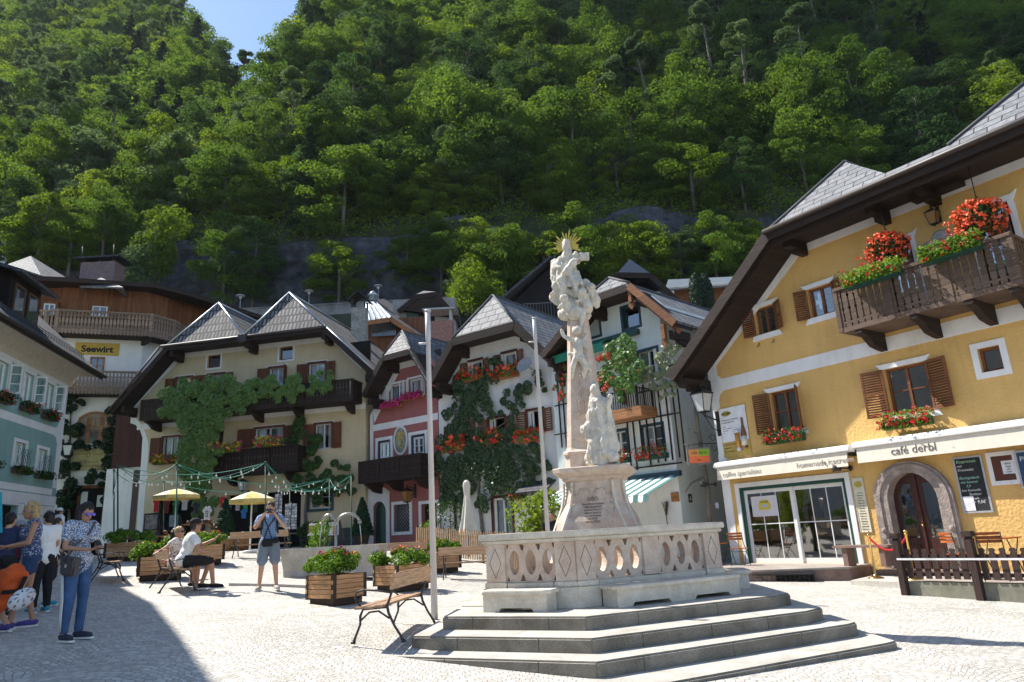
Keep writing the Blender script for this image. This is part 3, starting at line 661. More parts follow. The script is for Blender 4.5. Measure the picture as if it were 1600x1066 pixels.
def jroof(F,root,eL,hL,ap,hR,eR,oh,depth,m,soffm=DW,t=.14,bargem=None,bw=.26,hipm=None,zap=None):
 "jerkinhead gable: all arguments picture points; eL,hL,hR,eR on the overhang plane"
 a=[F.at(*p,oh) for p in (eL,hL,hR,eR)]; (s0,z0),(s1,z1),(s2,z2),(s3,z3)=a; zh=(z1+z2)/2; z1=z2=zh
 mL=(z1-z0)/(s1-s0); mR=(z3-z2)/(s3-s2)
 sa=(z2-z1+mL*s1-mR*s2)/(mL-mR); za=z1+mL*(sa-s1)
 if zap: za=zap
 oa=solve_o(F,ap[0],ap[1],za); oa=min(oa,oh-.8); sa2=F.at(ap[0],ap[1],oa)[0]
 print(root.name,'rake',[round(v,2) for v in (s0,z0,s1,s2,s3,z3)],'apex s %.2f/%.2f z %.2f o %.2f'%(sa,sa2,za,oa))
 sa=sa2
 W=F.w
 L=[W(s0,oh,z0),W(s1,oh,z1),W(sa,oa,za),W(sa,-depth,za),W(s0,-depth,z0)]
 Rr=[W(s3,oh,z3),W(s2,oh,z2),W(sa,oa,za),W(sa,-depth,za),W(s3,-depth,z3)]
 H=[W(s1,oh,z1),W(s2,oh,z2),W(sa,oa,za)]
 rf=None
 for q,mm in ((L,m),(Rr,m),(H,hipm or m)):
  mb=MB(); mb.slab(q,t) if len(q)==3 else [mb.slab([q[0],q[1],q[2]],t),mb.slab([q[0],q[2],q[3],q[4]],t)]
  if rf is None: rf=build('roof',mb,mm,root)
  else: build('roof_slope',mb,mm,rf)
 sf=MB(); dn=.16
 for (p,q) in ((W(s0,oh,z0),W(s1,oh,z1)),(W(s1,oh,z1),W(s2,oh,z2)),(W(s2,oh,z2),W(s3,oh,z3))):
  v=Vector((0,0,-dn)); i=-F.n*(oh-.03); sf.slab([p+v,q+v,q+v+i,p+v+i],.05)
  sf.beam(p+v*.9+F.n*.02,q+v*.9+F.n*.02,.05,bw)
 build('soffit',sf,soffm,root)
 pu=MB()
 for s,z in ((s0+.25,z0),(s1,z1),(s2,z2),(s3-.25,z3)):
  pu.fbox(F,s-.11,s+.11,.0,oh-.12,z-.52,z-.24); pu.fbox(F,s-.09,s+.09,.0,oh-.4,z-.68,z-.53)
 build('purlin',pu,soffm,root)
 rc=MB()
 for q in ((W(s1,oh,z1),W(sa,oa,za)),(W(s2,oh,z2),W(sa,oa,za)),(W(sa,oa,za),W(sa,-depth,za))): rc.tube([q[0]+Vector((0,0,.02)),q[1]+Vector((0,0,.03))],.045,n=6)
 build('ridge_cap',rc,ZINC if hipm is WSH else SLATED,root)
 return dict(s0=s0,z0=z0,s1=s1,s2=s2,s3=s3,z3=z3,zh=zh,sa=sa,za=za,oa=oa)
def balcony(F,root,s0,s1,z0,z1,dep,m,style='picket',pw=.13,gap=.03,floor=.12,brk=(),railh=.07,o0=0,post=True,brm=None,ends='lr'):
 fl=MB(); fl.fbox(F,s0,s1,o0,o0+dep,z0-floor,z0); bl=build('balcony',fl,m,root)
 rl=MB(); rl.fbox(F,s0-.03,s1+.03,o0+dep-.08,o0+dep+.03,z1-railh,z1)
 if 'l' in ends: rl.fbox(F,s0-.03,s0+.07,o0,o0+dep-.08,z1-railh,z1)
 if 'r' in ends: rl.fbox(F,s1-.07,s1+.03,o0,o0+dep-.08,z1-railh,z1)
 rl.fbox(F,s0,s1,o0+dep-.05,o0+dep-.01,z0+.08,z0+.14); build('rail',rl,m,bl)
 pk=MB(); 
 def picket(P,u,w,za,zb):
  prof=[(0,.5),(.12,.5),(.17,.34),(.22,.5),(.46,.5),(.5,.30),(.54,.5),(.78,.5),(.83,.34),(.88,.5),(1,.5)] if style=='baroque' else [(0,.42),(.3,.5),(.5,.36),(.7,.5),(1,.42)]
  if style=='plank': prof=[(0,.5),(.3,.5),(.36,.38),(.42,.5),(.6,.5),(.66,.38),(.72,.5),(1,.5)]
  if style=='picket': prof=[(0,.5),(1,.5)]
  pts=[P+u*(w*b)+Vector((0,0,za+(zb-za)*a)) for a,b in prof]+[P-u*(w*b)+Vector((0,0,za+(zb-za)*a)) for a,b in prof[::-1]]
  n=u.cross(Vector((0,0,1))); pk.prism(pts,n*.022)
 s=s0+pw/2
 while s<s1-pw*.4:
  picket(F.w(s,o0+dep-.03,0),F.s,pw,z0-.03,z1-railh); s+=pw+gap
 for sd,sx in (('l',s0),('r',s1)):
  if sd in ends:
   q=o0+pw/2
   while q<o0+dep-.05: picket(F.w(sx,q,0),F.n,pw,z0-.03,z1-railh); q+=pw+gap
 build('pickets',pk,m,bl)
 if post:
  ps=MB(); k=max(2,int((s1-s0)/1.2)+1)
  for i in range(k):
   x=s0+(s1-s0)*i/(k-1); ps.fbox(F,x-.05,x+.05,o0+dep-.09,o0+dep+.012,z0-.1,z1+.01)
  build('post',ps,m,bl)
 for x in brk:
  b=MB(); pts=[(0,-floor-.002),(dep*.98,-floor-.002),(dep*.98,-floor-.10),(dep*.75,-floor-.16),(dep*.5,-floor-.36),(dep*.2,-floor-.42),(0,-floor-.44)]
  b.prism([F.w(x-.08,o0+a,z0+c) for a,c in pts],F.s*.16); build('bracket',b,brm or m,bl)
 return bl
# === yellow cafe house on the right
def yellow_house():
 F=FR; root=empty('cafe_house',F.w(1,0,0),'ochre yellow rendered house with white trim, brown shutters and a cafe on its ground floor','house')
 A=lambda x,y,o=0:F.at(x,y,o)
 bl=-.3; sL=-5.0
 c0=A(1108,570); c1=A(1235,395); zt=A(1345,340)[1]
 zt=8.95; c1=(-1.45,zt)
 out=[(sL,bl),(9,bl),(9,zt),(c1[0],zt),(sL+.02,6.1)]
 def R4(p,q): a=A(*p);b=A(*q); return (a[0],b[0],b[1],a[1])
 W1=R4((1181,477),(1213,522)); W2=R4((1262,449),(1302,491)); 
 M1=R4((1203,612),(1252,668)); M2=R4((1381,573),(1456,640)); M3=R4((1529,541),(1566,581))
 W1=(W1[0],W1[1],7.0-.48,7.42);W1=(*R4((1181,477),(1213,522))[:2],R4((1181,477),(1213,522))[2],R4((1181,477),(1213,522))[3])
 def fix(r,w,h):
  cs=(r[0]+r[1])/2; cz=(r[2]+r[3])/2; return (cs-w/2,cs+w/2,cz-h/2,cz+h/2)
 def ctr(p,w,h): s,z=A(*p); return (s-w/2,s+w/2,z-h/2,z+h/2)
 W1=ctr((1196,500),.66,.80); W2=ctr((1283,470),.70,.82); M1=ctr((1228,641),.86,1.12); M2=ctr((1419,608),.98,1.15); M3=ctr((1548,561),.44,.54)
 D1=(1.22,1.86,5.99,8.0); D2=(2.95,3.62,5.99,8.02)
 s=A(1405,390)[0]; D1=(s-.36,s+.30,6.0,7.98); s=A(1550,340)[0]; D2=(s-.36,s+.36,6.0,8.05)
 GLs=(A(1155,762)[0],A(1335,872)[0]); GL=(-4.42,-1.15,.42,2.50)
 cx=A(1433,800)[0]; dz0=.24; aw=.62; ah=1.62
 arch=[(cx-aw,dz0),(cx+aw,dz0)]+[(cx+aw*math.cos(t),dz0+ah+.62*math.sin(t)) for t in (math.pi*k/14 for k in range(15))]
 holes=[rect(*r) for r in (W1,W2,M1,M2,M3,D1,D2,GL)]+[arch]
 mb=wallmb(F,out,holes,0,.3); mb.fbox(F,sL,sL+.25,-9,-.302,bl,6.0); mb.fbox(F,8.7,9,-9,-.302,bl,zt); mb.fbox(F,sL,9,-9.3,-9,bl,6)
 build('wall',mb,YEL,root)
 fl=MB(); fl.fbox(F,sL+.26,8.6,-8.9,-.31,3.3,3.45); fl.fbox(F,sL+.26,8.6,-8.9,-.31,5.75,5.9); fl.fbox(F,sL+.26,8.6,-8.9,-.31,.1,.3); fl.fbox(F,sL+.26,8.6,-4.2,-4.1,.3,5.7); build('floors',fl,mat('pale interior',(.30,.27,.22)),root)
 tr=MB(); e=.012
 zb0,zb1=5.40,5.76
 tr.fbox(F,-4.75,9,.0015,e,zb0,zb1)
 tr.prism([F.w(a,.002,b) for a,b in [(-5.01,bl),(-4.72,bl),(-4.72,5.1),(-4.66,5.3),(-4.5,5.41),(-4.5,5.75),(-4.66,5.9),(-4.66,6.2),(-1.35,8.62),(-1.2,8.66),(9,8.66),(9,zt),(c1[0],zt),(-5.01,6.1)]],F.n*.0135)
 for (a,b,c,d) in (M1,M2,W1,W2):
  tr.prism([F.w(x,.001,z) for x,z in [(a-.06,d+.0),(b+.06,d),(b+.16,d+.14),(b+.05,d+.12),(a-.05,d+.12),(a-.16,d+.14)]],F.n*.05)
  tr.prism([F.w(x,.001,z) for x,z in [(a-.10,c),(b+.10,c),(b+.17,c-.15),(a-.17,c-.15)]],F.n*.05)
 frameband(tr,F,*M3,.13,.001,.03)
 for (a,b,c,d) in (D1,D2):
  tr.fbox(F,a-.12,a,.001,.04,c,d); tr.fbox(F,b,b+.12,.001,.04,c,d); tr.prism([F.w(x,.001,z) for x,z in [(a-.12,d),(b+.12,d),(b+.22,d+.2),(b+.1,d+.13),(a-.1,d+.13),(a-.22,d+.2)]],F.n*.05)
 frameband(tr,F,GL[0],GL[1],GL[2],GL[3],.13,.001,.05,'lrt')
 build('trim',tr,TRIM,root)
 for r,w,al,ar in ((W1,.36,18,30),(W2,.34,22,28)):
  wd=window(F,root,*r,BW,rows=1); shutter(F,wd,r[0]-.02,r[2],r[3],w,-1,al,BW); shutter(F,wd,r[1]+.02,r[2],r[3],w,1,ar,BW)
 for r,w,al,ar in ((M1,.48,14,62),(M2,.52,14,16)):
  wd=window(F,root,*r,BW,rows=2,bar=.03); shutter(F,wd,r[0]-.02,r[2],r[3],w,-1,al,BW); shutter(F,wd,r[1]+.02,r[2],r[3],w,1,ar,BW)
 window(F,root,*M3,BW,cols=1,rows=1)
 for r in (D1,D2):
  d=MB(); d.fbox(F,r[0],r[0]+.08,-.14,-.08,r[2],r[3]); d.fbox(F,r[1]-.08,r[1],-.14,-.08,r[2],r[3]); d.fbox(F,r[0]+.08,r[1]-.08,-.14,-.08,r[3]-.08,r[3]); d.fbox(F,r[0]+.08,r[1]-.08,-.13,-.09,r[2],r[2]+.5); dd=build('balcony_door',d,DW,root)
  g=MB(); g.fbox(F,r[0]+.08,r[1]-.08,-.12,-.11,r[2]+.5,r[3]-.08); build('pane',g,GLASS,dd)
 g=MB(); a,b,c,d=GL
 for q in ((a,a+.09,c,d),(b-.09,b,c,d),(a+.09,b-.09,d-.09,d)): g.fbox(F,q[0],q[1],-.10,.012,q[2],q[3])
 gf=build('shop_window',g,DKGREEN,root)
 m_=(a+b)/2
 for x0,x1,oo in ((a+.09,m_+.05,-.05),(m_-.02,b-.09,-.09)):
  l=MB(); fw=.10; z0,z1=c,d-.09
  for q in ((x0,x0+fw,z0,z1),(x1-fw,x1,z0,z1),(x0+fw,x1-fw,z0,z0+.13),(x0+fw,x1-fw,z1-fw,z1)): l.fbox(F,q[0],q[1],oo-.04,oo,q[2],q[3])
  w_=x1-x0-2*fw
  for k in (1,2): x=x0+fw+w_*k/3; l.fbox(F,x-.012,x+.012,oo-.03,oo-.01,z0+.13,z1-fw)
  for z in (.48,): zz=z0+.13+(z1-z0-.23)*.52; l.fbox(F,x0+fw,x1-fw,oo-.029,oo-.009,zz-.012,zz+.012)
  lf=build('sliding_door',l,WPAINT,gf); p=MB(); p.face([F.w(x0+fw,oo-.02,z0+.13),F.w(x1-fw,oo-.02,z0+.13),F.w(x1-fw,oo-.02,z1-fw),F.w(x0+fw,oo-.02,z1-fw)]); build('pane',p,glass('shop glass',(.75,.8,.82),.2),lf)
 st=MB(); n=15
 pin=[(cx-aw+.0,dz0)]+[(cx-aw*math.cos(t),dz0+ah+.62*math.sin(t)) for t in (math.pi*k/n for k in range(n+1))]+[(cx+aw,dz0)]
 po=[(cx-aw-.30,dz0-.25)]+[(cx-(aw+.28)*math.cos(t),dz0+ah+.88*math.sin(t)) for t in (math.pi*k/n for k in range(n+1))]+[(cx+aw+.30,dz0-.25)]
 pin[0]=(cx-aw,dz0-.25); pin[-1]=(cx+aw,dz0-.25)
 for i in range(len(pin)-1):
  a0,a1,b0,b1=pin[i],pin[i+1],po[i],po[i+1]
  st.prism([F.w(a0[0],.002,a0[1]),F.w(a1[0],.002,a1[1]),F.w(b1[0],.002,b1[1]),F.w(b0[0],.002,b0[1])],F.n*.13)
  c0_=[(a0[0]*.6+b0[0]*.4,a0[1]*.6+b0[1]*.4),(a1[0]*.6+b1[0]*.4,a1[1]*.6+b1[1]*.4)]; d0_=[(a0[0]*.25+b0[0]*.75,a0[1]*.25+b0[1]*.75),(a1[0]*.25+b1[0]*.75,a1[1]*.25+b1[1]*.75)]
  st.prism([F.w(c0_[0][0],.13,c0_[0][1]),F.w(c0_[1][0],.13,c0_[1][1]),F.w(d0_[1][0],.13,d0_[1][1]),F.w(d0_[0][0],.13,d0_[0][1])],F.n*.035)
  st.prism([F.w(a0[0],-.24,a0[1]),F.w(a1[0],-.24,a1[1]),F.w(a1[0]+(.05 if a1[0]<cx else -.05),-.24,a1[1]),F.w(a0[0]+(.05 if a0[0]<cx else -.05),-.24,a0[1])],F.n*.37)
 for sx in (-1,1): st.sphere(F.w(cx+sx*(aw+.14),.15,dz0+.95),.07,sc=(1,1,1)); st.fbox(F,cx+sx*(aw+.14)-.07,cx+sx*(aw+.14)+.07,.13,.165,dz0+.1,dz0+.75)
 pt=build('stone_portal',st,mat('portal sandstone',(.30,.245,.215),rough=.9,var=.3,scale=5,bump=1,bscale=25,dirt=.5,dirtcol=(.16,.13,.12)),root)
 dr=MB(); dm=mat('dark red brown door wood',(.055,.018,.014),rough=.4,var=.25,scale=8)
 darch=[(cx-aw,dz0),(cx+aw,dz0)]+[(cx+aw*math.cos(t),dz0+ah+.62*math.sin(t)) for t in (math.pi*k/14 for k in range(15))]
 hl=[]
 for sx in (-1,1):
  x0,x1=sorted((cx+sx*.13,cx+sx*.48)); hl.append([(x0,dz0+.75),(x1,dz0+.75),(x1,dz0+1.72 if True else 0),(x0+(x1-x0)*.5,dz0+1.98),(x0,dz0+1.98)] if sx>0 else [(x0,dz0+.75),(x1,dz0+.75),(x1,dz0+1.98),(x0+(x1-x0)*.5,dz0+1.98),(x0,dz0+1.72)])
 dd=build('entrance_door',wallmb(F,darch,hl,-.17,.05),dm,root)
 e2=MB(); e2.fbox(F,cx-.03,cx+.03,-.165,-.13,dz0,dz0+2.2)
 for sx in (-1,1): x0,x1=sorted((cx+sx*.13,cx+sx*.5)); e2.fbox(F,x0,x1,-.168,-.145,dz0+.12,dz0+.6)
 build('door_panel',e2,dm,dd); pg=MB(); pg.fbox(F,cx-.5,cx-.12,-.2,-.19,dz0+.72,dz0+2.0); pg.fbox(F,cx+.12,cx+.5,-.2,-.19,dz0+.72,dz0+2.0); build('pane',pg,glass('frosted door glass',(.5,.55,.55),.15),dd)
 tm=mat('frosted lettering',(.09,.09,.09),rough=.6)
 for sx in (-.30,.32):
  for k,tx in enumerate(('café','derbl')): text('lettering',tx,F,cx+sx,-.18,dz0+1.18-.2*k,.15,tm,dd,'CENTER',sx=1.1)
 kb=MB(); kb.sphere(F.w(cx+.02,-.10,dz0+1.02),.028); build('door_knob',kb,mat('brass',(.62,.42,.12),rough=.25,metal=1,var=.1),dd)
 zE=A(1200,361,1.25)[1]; oh=1.25; zE=9.1
 s0,z0=A(1048,585,oh); s1=A(1199,366,oh)[0]; m=(zE-z0)/(s1-s0)
 def onrake(x,y):
  lo,hi=-8,oh
  for _ in range(50):
   o=(lo+hi)/2; s_,z_=A(x,y,o)
   if z_>z0+m*(s_-s0): lo=o
   else: hi=o
  return (s_,o,z_)
 a1=onrake(1320,253)
 sl=(a1[2]-zE)/(oh-a1[1]); print('yellow apex',[round(v,2) for v in a1],'slope',round(sl,2),'rake',round(m,2),'eL',round(s0,2),round(z0,2),'s1',round(s1,2))
 v1=F.onplane(1383,271,oh,zE,sl); v2=F.onplane(1481,228,oh,zE,sl); a2=F.onplane(1601,131,oh,zE,sl); print('v',[[round(q,2) for q in v] for v in (v1,v2,a2)])
 W=F.w; zv=(v1[2]+v2[2])/2; ov=(v1[1]+v2[1])/2; sR=10.5; b=-9.2
 vm=(v1[0]+.0); 
 fr_=[W(s1,oh,zE),W(sR,oh,zE),W(sR-.3,a2[1],a2[2]),W(*a2),W(v2[0],ov,zv),W(v1[0],ov,zv),W(*a1)]
 t=.16; rf=MB()
 for q in ([fr_[0],fr_[5],fr_[6]],[fr_[0],fr_[1],fr_[4],fr_[5]],[fr_[1],fr_[2],fr_[3],fr_[4]]): rf.slab(q,t)
 SY=shingle('long course slate',(.15,.155,.165),(.22,.223,.23),.55,.21,msize=.014); rr=build('roof',rf,SY,root)
 r2=MB(); r2.slab([W(s0,oh,z0),W(s1,oh,zE),W(*a1)],t); r2.slab([W(s0,oh,z0),W(*a1),W(a1[0],b,a1[2]),W(s0,b,z0)],t)
 r2.slab([W(*a1),W(v1[0],ov,zv),W(v1[0],b,zv),W(a1[0],b,a1[2])],t); r2.slab([W(v1[0],ov,zv),W(v2[0],ov,zv),W(v2[0],b,zv),W(v1[0],b,zv)],t); r2.slab([W(v2[0],ov,zv),W(*a2),W(a2[0],b,a2[2]),W(v2[0],b,zv)],t); r2.slab([W(*a2),W(sR,a2[1],a2[2]),W(sR,b,a2[2]),W(a2[0],b,a2[2])],t)
 build('roof_slope',r2,SY,rr)
 hc=MB()
 for p,q in ((W(s1,oh,zE),W(*a1)),(W(*a1),W(a1[0],b,a1[2])),(W(v2[0],ov,zv),W(*a2))): hc.tube([p+Vector((0,0,.01)),q+Vector((0,0,.01))],.05,n=6)
 build('ridge_cap',hc,SLATED,rr)
 sf=MB(); v=Vector((0,0,-.17))
 i=-F.n*(oh-.02)
 P0,P1,P2=W(s0,oh,z0),W(s1,oh,zE),W(sR,oh,zE)
 for p,q in ((P0,P1),(P1,P2)):
  sf.slab([p+v,q+v,q+v+i,p+v+i],.06)
  sf.beam(p+v*.7+F.n*.03,q+v*.7+F.n*.03,.06,.30); sf.beam(p+v*1.9-F.n*.12,q+v*1.9-F.n*.12,.06,.16)
 sf.fbox(F,s0+.12,s0+.46,0.02,oh-.1,z0-.44,z0-.20); sf.fbox(F,s0+.3,s0+.46,.02,oh-.25,z0-.58,z0-.45)
 build('soffit',sf,DW,root)
 pu=MB()
 for s in (s1+.25,1.15,2.35,6.2): pu.fbox(F,s-.10,s+.10,.02,.85,zE-.46,zE-.24); pu.fbox(F,s-.09,s+.09,.02,.5,zE-.58,zE-.461)
 pu.fbox(F,1.9,3.0,.02,.4,zE-.36,zE-.24)
 build('purlin',pu,DW,root)
 gu=MB(); gu.tube([W(s1-.05,oh+.10,zE-.03),W(sR,oh+.10,zE-.03)],.075,n=8); build('gutter',gu,GUT,root)
 bal=balcony(F,root,.05,3.9,5.98,7.0,1.1,GW,style='baroque',pw=.125,gap=.035,brk=(.45,1.75,2.9,3.75),brm=DW)
 ib=MB()
 for dx in (.05,.55):
  x=W1[0]+dx; ib.tube([F.w(x-.05,.0,W1[2]-.22),F.w(x-.05,.12,W1[2]-.34),F.w(x+.05,.12,W1[2]-.34),F.w(x+.05,.12,W1[2]-.24)],.008,n=5)
 build('hook',ib,DARKM,root)
 return dict(W1=W1,W2=W2,M1=M1,M2=M2,cx=cx,dz0=dz0,GL=GL,D1=D1,D2=D2)
YH=yellow_house()
def onrake(F,x,y,oh,p0,p1):
 (s0,z0),(s1,z1)=p0,p1; m=(z1-z0)/(s1-s0); lo,hi=-9,oh
 for _ in range(50):
  o=(lo+hi)/2; s_,z_=F.at(x,y,o)
  if z_>z0+m*(s_-s0): lo=o
  else: hi=o
 return (s_,o,z_)
def pr(F,p,q,o=0):
 a=F.at(*p,o); b=F.at(*q,o); return [a[0],b[0],min(a[1],b[1]),max(a[1],b[1])]
def prc(F,p,q,o=0):
 "upright rectangle whose centre and size follow the two picture corners"
 cx=(p[0]+q[0])/2; cy=(p[1]+q[1])/2; a=F.at(p[0],cy,o)[0]; b=F.at(q[0],cy,o)[0]; c=F.at(cx,q[1],o)[1]; d=F.at(cx,p[1],o)[1]; return [a,b,c,d]
SHD=wood('dull red brown shutter wood',(.17,.06,.030),plank=.12,axis=1)
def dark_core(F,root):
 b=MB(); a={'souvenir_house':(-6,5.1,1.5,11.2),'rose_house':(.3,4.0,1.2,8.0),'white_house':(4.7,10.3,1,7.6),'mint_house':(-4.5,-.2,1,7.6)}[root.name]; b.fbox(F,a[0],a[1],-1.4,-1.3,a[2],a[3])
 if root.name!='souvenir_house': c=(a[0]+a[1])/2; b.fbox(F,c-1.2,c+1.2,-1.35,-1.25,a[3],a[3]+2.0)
 build('dark_partition',b,DARKIN,root)  # added black backing that stands in for unlit rooms behind the windows
# === cream double-gable house with the souvenir shop
def house_A():
 F=FA; base=F.w(0,0,1.3); root=empty('souvenir_house',base,'cream rendered house with two shingled hip gables, leafy balcony and souvenir shop below','house'); A=F.at; zb=1.1
 P=lambda x,y:A(x,y)
 top=A(380,537)[1]-.05
 oh=1.0; eL=A(173,640,oh); hL=A(262,539,oh); hR=A(507,510,oh); eR=A(584,580,oh); V=A(381,525,oh)
 zh=(hL[1]+hR[1])/2; hL=(hL[0],zh); hR=(hR[0],zh)
 mL=(zh-eL[1])/(hL[0]-eL[0]); mR=(eR[1]-zh)/(eR[0]-hR[0])
 a1=onrake(F,342,474,oh,eL,hL); q_=A(452,458,.15); a2=(q_[0],.15,q_[1]); print('A',eL,hL,V,hR,eR,a1,a2)
 sl,sr=A(206,640)[0],5.45; zt=zh-.2
 pier=A(221,760)[0]
 out=[(pier,zb),(sr,zb),(sr,zt+mR*(sr-hR[0])+.05),(hR[0]-.0,zt),(hL[0],zt),(sl+.3,zt+mL*(sl+.3-hL[0])),(sl,A(206,636)[1]),(sl,A(206,661)[1]),(A(212,664)[0],A(212,664)[1]),(A(219,672)[0],A(219,672)[1]),(A(223,684)[0],A(223,684)[1]),(pier,A(224,705)[1])]
 up=[prc(F,(273,586),(302,612)),prc(F,(325,579),(350,606)),prc(F,(422,570),(444,598)),prc(F,(481,562),(509,592))]
 for r in up: c=(r[0]+r[1])/2; w=.95; r[0]=c-w/2; r[1]=c+w/2; r[3]=10.0; r[2]=8.35
 at=[prc(F,(325,544),(345,564)),prc(F,(437,531),(458,551))]
 for r in at: r[3]=zt-.28; r[2]=r[3]-.66
 lo_=[prc(F,(252,682),(280,721)),prc(F,(397,667),(444,697)),prc(F,(491,661),(519,702)),prc(F,(332,672),(349,705))]
 zt_=max(r[3] for r in lo_); 
 gr=[prc(F,(484,759),(518,795))]
 sh1=[A(240,800)[0],A(322,800)[0],zb+.35,4.0]; sh2=[A(352,800)[0],A(470,800)[0],zb+.35,4.0]
 mb=wallmb(F,out,[rect(*r) for r in up+at+lo_+gr+[sh1,sh2]],0,.35)
 sidewalls(mb,F,sl+.5,sr,zb,zt+mL*(sl+.5-hL[0]),zt+mR*(sr-hR[0]),10,o=-.35,zback=8.5)
 build('wall',mb,CREAM,root)
 fl=MB(); fl.fbox(F,sl+.8,sr-.3,-10,-.37,4.4,4.6); fl.fbox(F,sl+.8,sr-.3,-10,-.37,7.4,7.6); fl.fbox(F,pier+.3,sr-.3,-3,-2.9,zb,4.4); build('floors',fl,mat('dim interior',(.10,.08,.06)),root); dark_core(F,root)
 tr=MB()
 bz=A(560,633)[1]; tr.fbox(F,sl+.4,sr,.001,.012,bz-.2,bz+.1)
 for r in up+lo_[:3]+at+gr: frameband(tr,F,*r,.09,.001,.02,'t' if r not in at+gr else 'lrtb')
 k=[(pier-.02,zb),(pier+.25,zb),(pier+.25,A(224,705)[1]),(A(232,690)[0],A(232,690)[1]),(A(224,668)[0],A(224,668)[1]),(A(214,655)[0],A(214,655)[1]),(sl+.25,A(206,640)[1]),(sl+.55,zt+mL*(sl+.55-hL[0])-.1),(hL[0]+.1,zt-.25),(hR[0]-.1,zt-.25),(sr-.25,zt+mR*(sr-hR[0])-.2),(sr,zt+mR*(sr-hR[0])),(hR[0],zt),(hL[0],zt),(sl+.3,zt+mL*(sl+.3-hL[0])),(sl-.01,A(206,636)[1]),(sl-.01,A(206,661)[1]),(A(212,664)[0],A(212,664)[1]),(A(219,672)[0],A(219,672)[1]),(A(223,684)[0],A(223,684)[1])]
 tr.prism([F.w(a,.0015,b) for a,b in k],F.n*.012); build('trim',tr,TRIM,root)
 pl=MB(); pl.fbox(F,pier+.02,sh1[0],.013,.05,zb,2.15); pl.fbox(F,sh2[1],sr-.02,.013,.05,zb,2.2); build('plinth',pl,mat('dark stone plinth',(.07,.07,.075),rough=.8,var=.3),root)
 for i,r in enumerate(up):
  wd=window(F,root,*r,WPAINT,rows=1,fw=.09,curtain=[(0,1)],o=-.12); w=(r[1]-r[0])*.5
  fr=MB(); frameband(fr,F,r[0]+.05,r[1]-.05,r[2]+.05,r[3]-.05,.1,-.05,.03,'lrt'); build('casing',fr,SHD,wd)
  shutter(F,wd,r[0]-.05,r[2],r[3]-.03,w,-1,8,SHD,louv=False); shutter(F,wd,r[1]+.05,r[2],r[3]-.03,w,1,8 if i!=2 else 75,SHD,louv=False)
 for r in at: window(F,root,*r,SHD,rows=1,cols=1,fw=.07,o=-.1)
 for i,r in enumerate(lo_):
  wd=window(F,root,*r,WPAINT if i!=3 else SHD,rows=1,fw=.08,curtain=[(0,.3),(.7,1)],o=-.12); w=min((r[1]-r[0])*.5,.7) if i!=1 else .75
  if i!=3:
   fr=MB(); frameband(fr,F,r[0]+.05,r[1]-.05,r[2]+.05,r[3]-.05,.1,-.05,.03,'lrt'); build('casing',fr,SHD,wd)
   shutter(F,wd,r[0]-.05,r[2],r[3]-.03,w,-1,8,SHD,louv=False); shutter(F,wd,r[1]+.05,r[2],r[3]-.03,w,1,8,SHD,louv=False)
 r=gr[0]; window(F,root,*r,WPAINT,rows=2,cols=2,fw=.07); fb=MB(); frameband(fb,F,*r,.12,.022,.05); build('window_surround',fb,TEALW,root)
 W=F.w; b=-10.4; t=.15; Vz=zh; ms=[]
 A1=W(*a1);A2=W(*a2); rf=MB()
 z2s=lambda: None
 v0=W(V[0],oh,zh); vb=W(V[0],b,zh)
 for q in ([W(*[eL[0],oh,eL[1]]),W(hL[0],oh,zh),A1],[W(eL[0],oh,eL[1]),A1,W(a1[0],b,a1[2]),W(eL[0],b,eL[1])],[A1,v0,vb,W(a1[0],b,a1[2])],[v0,A2,W(a2[0],b,a2[2]),vb],[W(hR[0],oh,zh),W(eR[0],oh,eR[1]),A2],[A2,W(eR[0],oh,eR[1]),W(eR[0],b,eR[1]),W(a2[0],b,a2[2])]): rf.slab(q,t)
 rr=build('roof',rf,WSH,root); hp=MB()
 hp.slab([W(hL[0],oh,zh),v0,A1],t); hp.slab([v0,W(hR[0],oh,zh),A2],t); build('hip',hp,WSH,rr)
 hc=MB(); U=Vector((0,0,.03))
 for p,q in ((W(hL[0],oh,zh),A1),(v0,A1),(v0,A2),(W(hR[0],oh,zh),A2),(A1,W(a1[0],b,a1[2])),(A2,W(a2[0],b,a2[2])),(W(hR[0],oh,zh),W(eR[0],oh,eR[1]))): hc.tube([p+U,q+U],.045,n=6)
 build('flashing',hc,ZINC,rr)
 sf=MB(); v=Vector((0,0,-.16)); i_=-F.n*(oh-.02)
 for p,q in ((W(eL[0],oh,eL[1]),W(hL[0],oh,zh)),(W(hL[0],oh,zh),W(hR[0],oh,zh)),(W(hR[0],oh,zh),W(eR[0],oh,eR[1]))):
  sf.slab([p+v,q+v,q+v+i_,p+v+i_],.05); sf.beam(p+v+F.n*.02,q+v+F.n*.02,.05,.26)
 build('soffit',sf,DW,root)
 for s,z in ((hL[0]+.15,zh),(V[0]+.1,zh),(hR[0]-.1,zh),(eR[0]-.35,eR[1]+.15),(eL[0]+.6,eL[1]+.4)):
  pu=MB(); pu.fbox(F,s-.12,s+.12,.02,oh-.1,z-.55,z-.25); pu.fbox(F,s-.1,s+.1,.02,oh-.45,z-.72,z-.56); build('purlin',pu,DW,root)
 gu=MB(); gu.tube([W(hL[0]-.3,oh+.08,zh-.06),W(hR[0]+.1,oh+.08,zh-.06)],.07,n=8); gu.fbox(F,V[0]-.2,V[0]+.25,oh-.02,oh+.2,zh-.35,zh+.02); gu.tube([W(hL[0]-.4,oh+.08,zh-.1),W(eL[0]-.05,oh+.1,eL[1]-.1)],.05,n=6); build('gutter',gu,GUT,root)
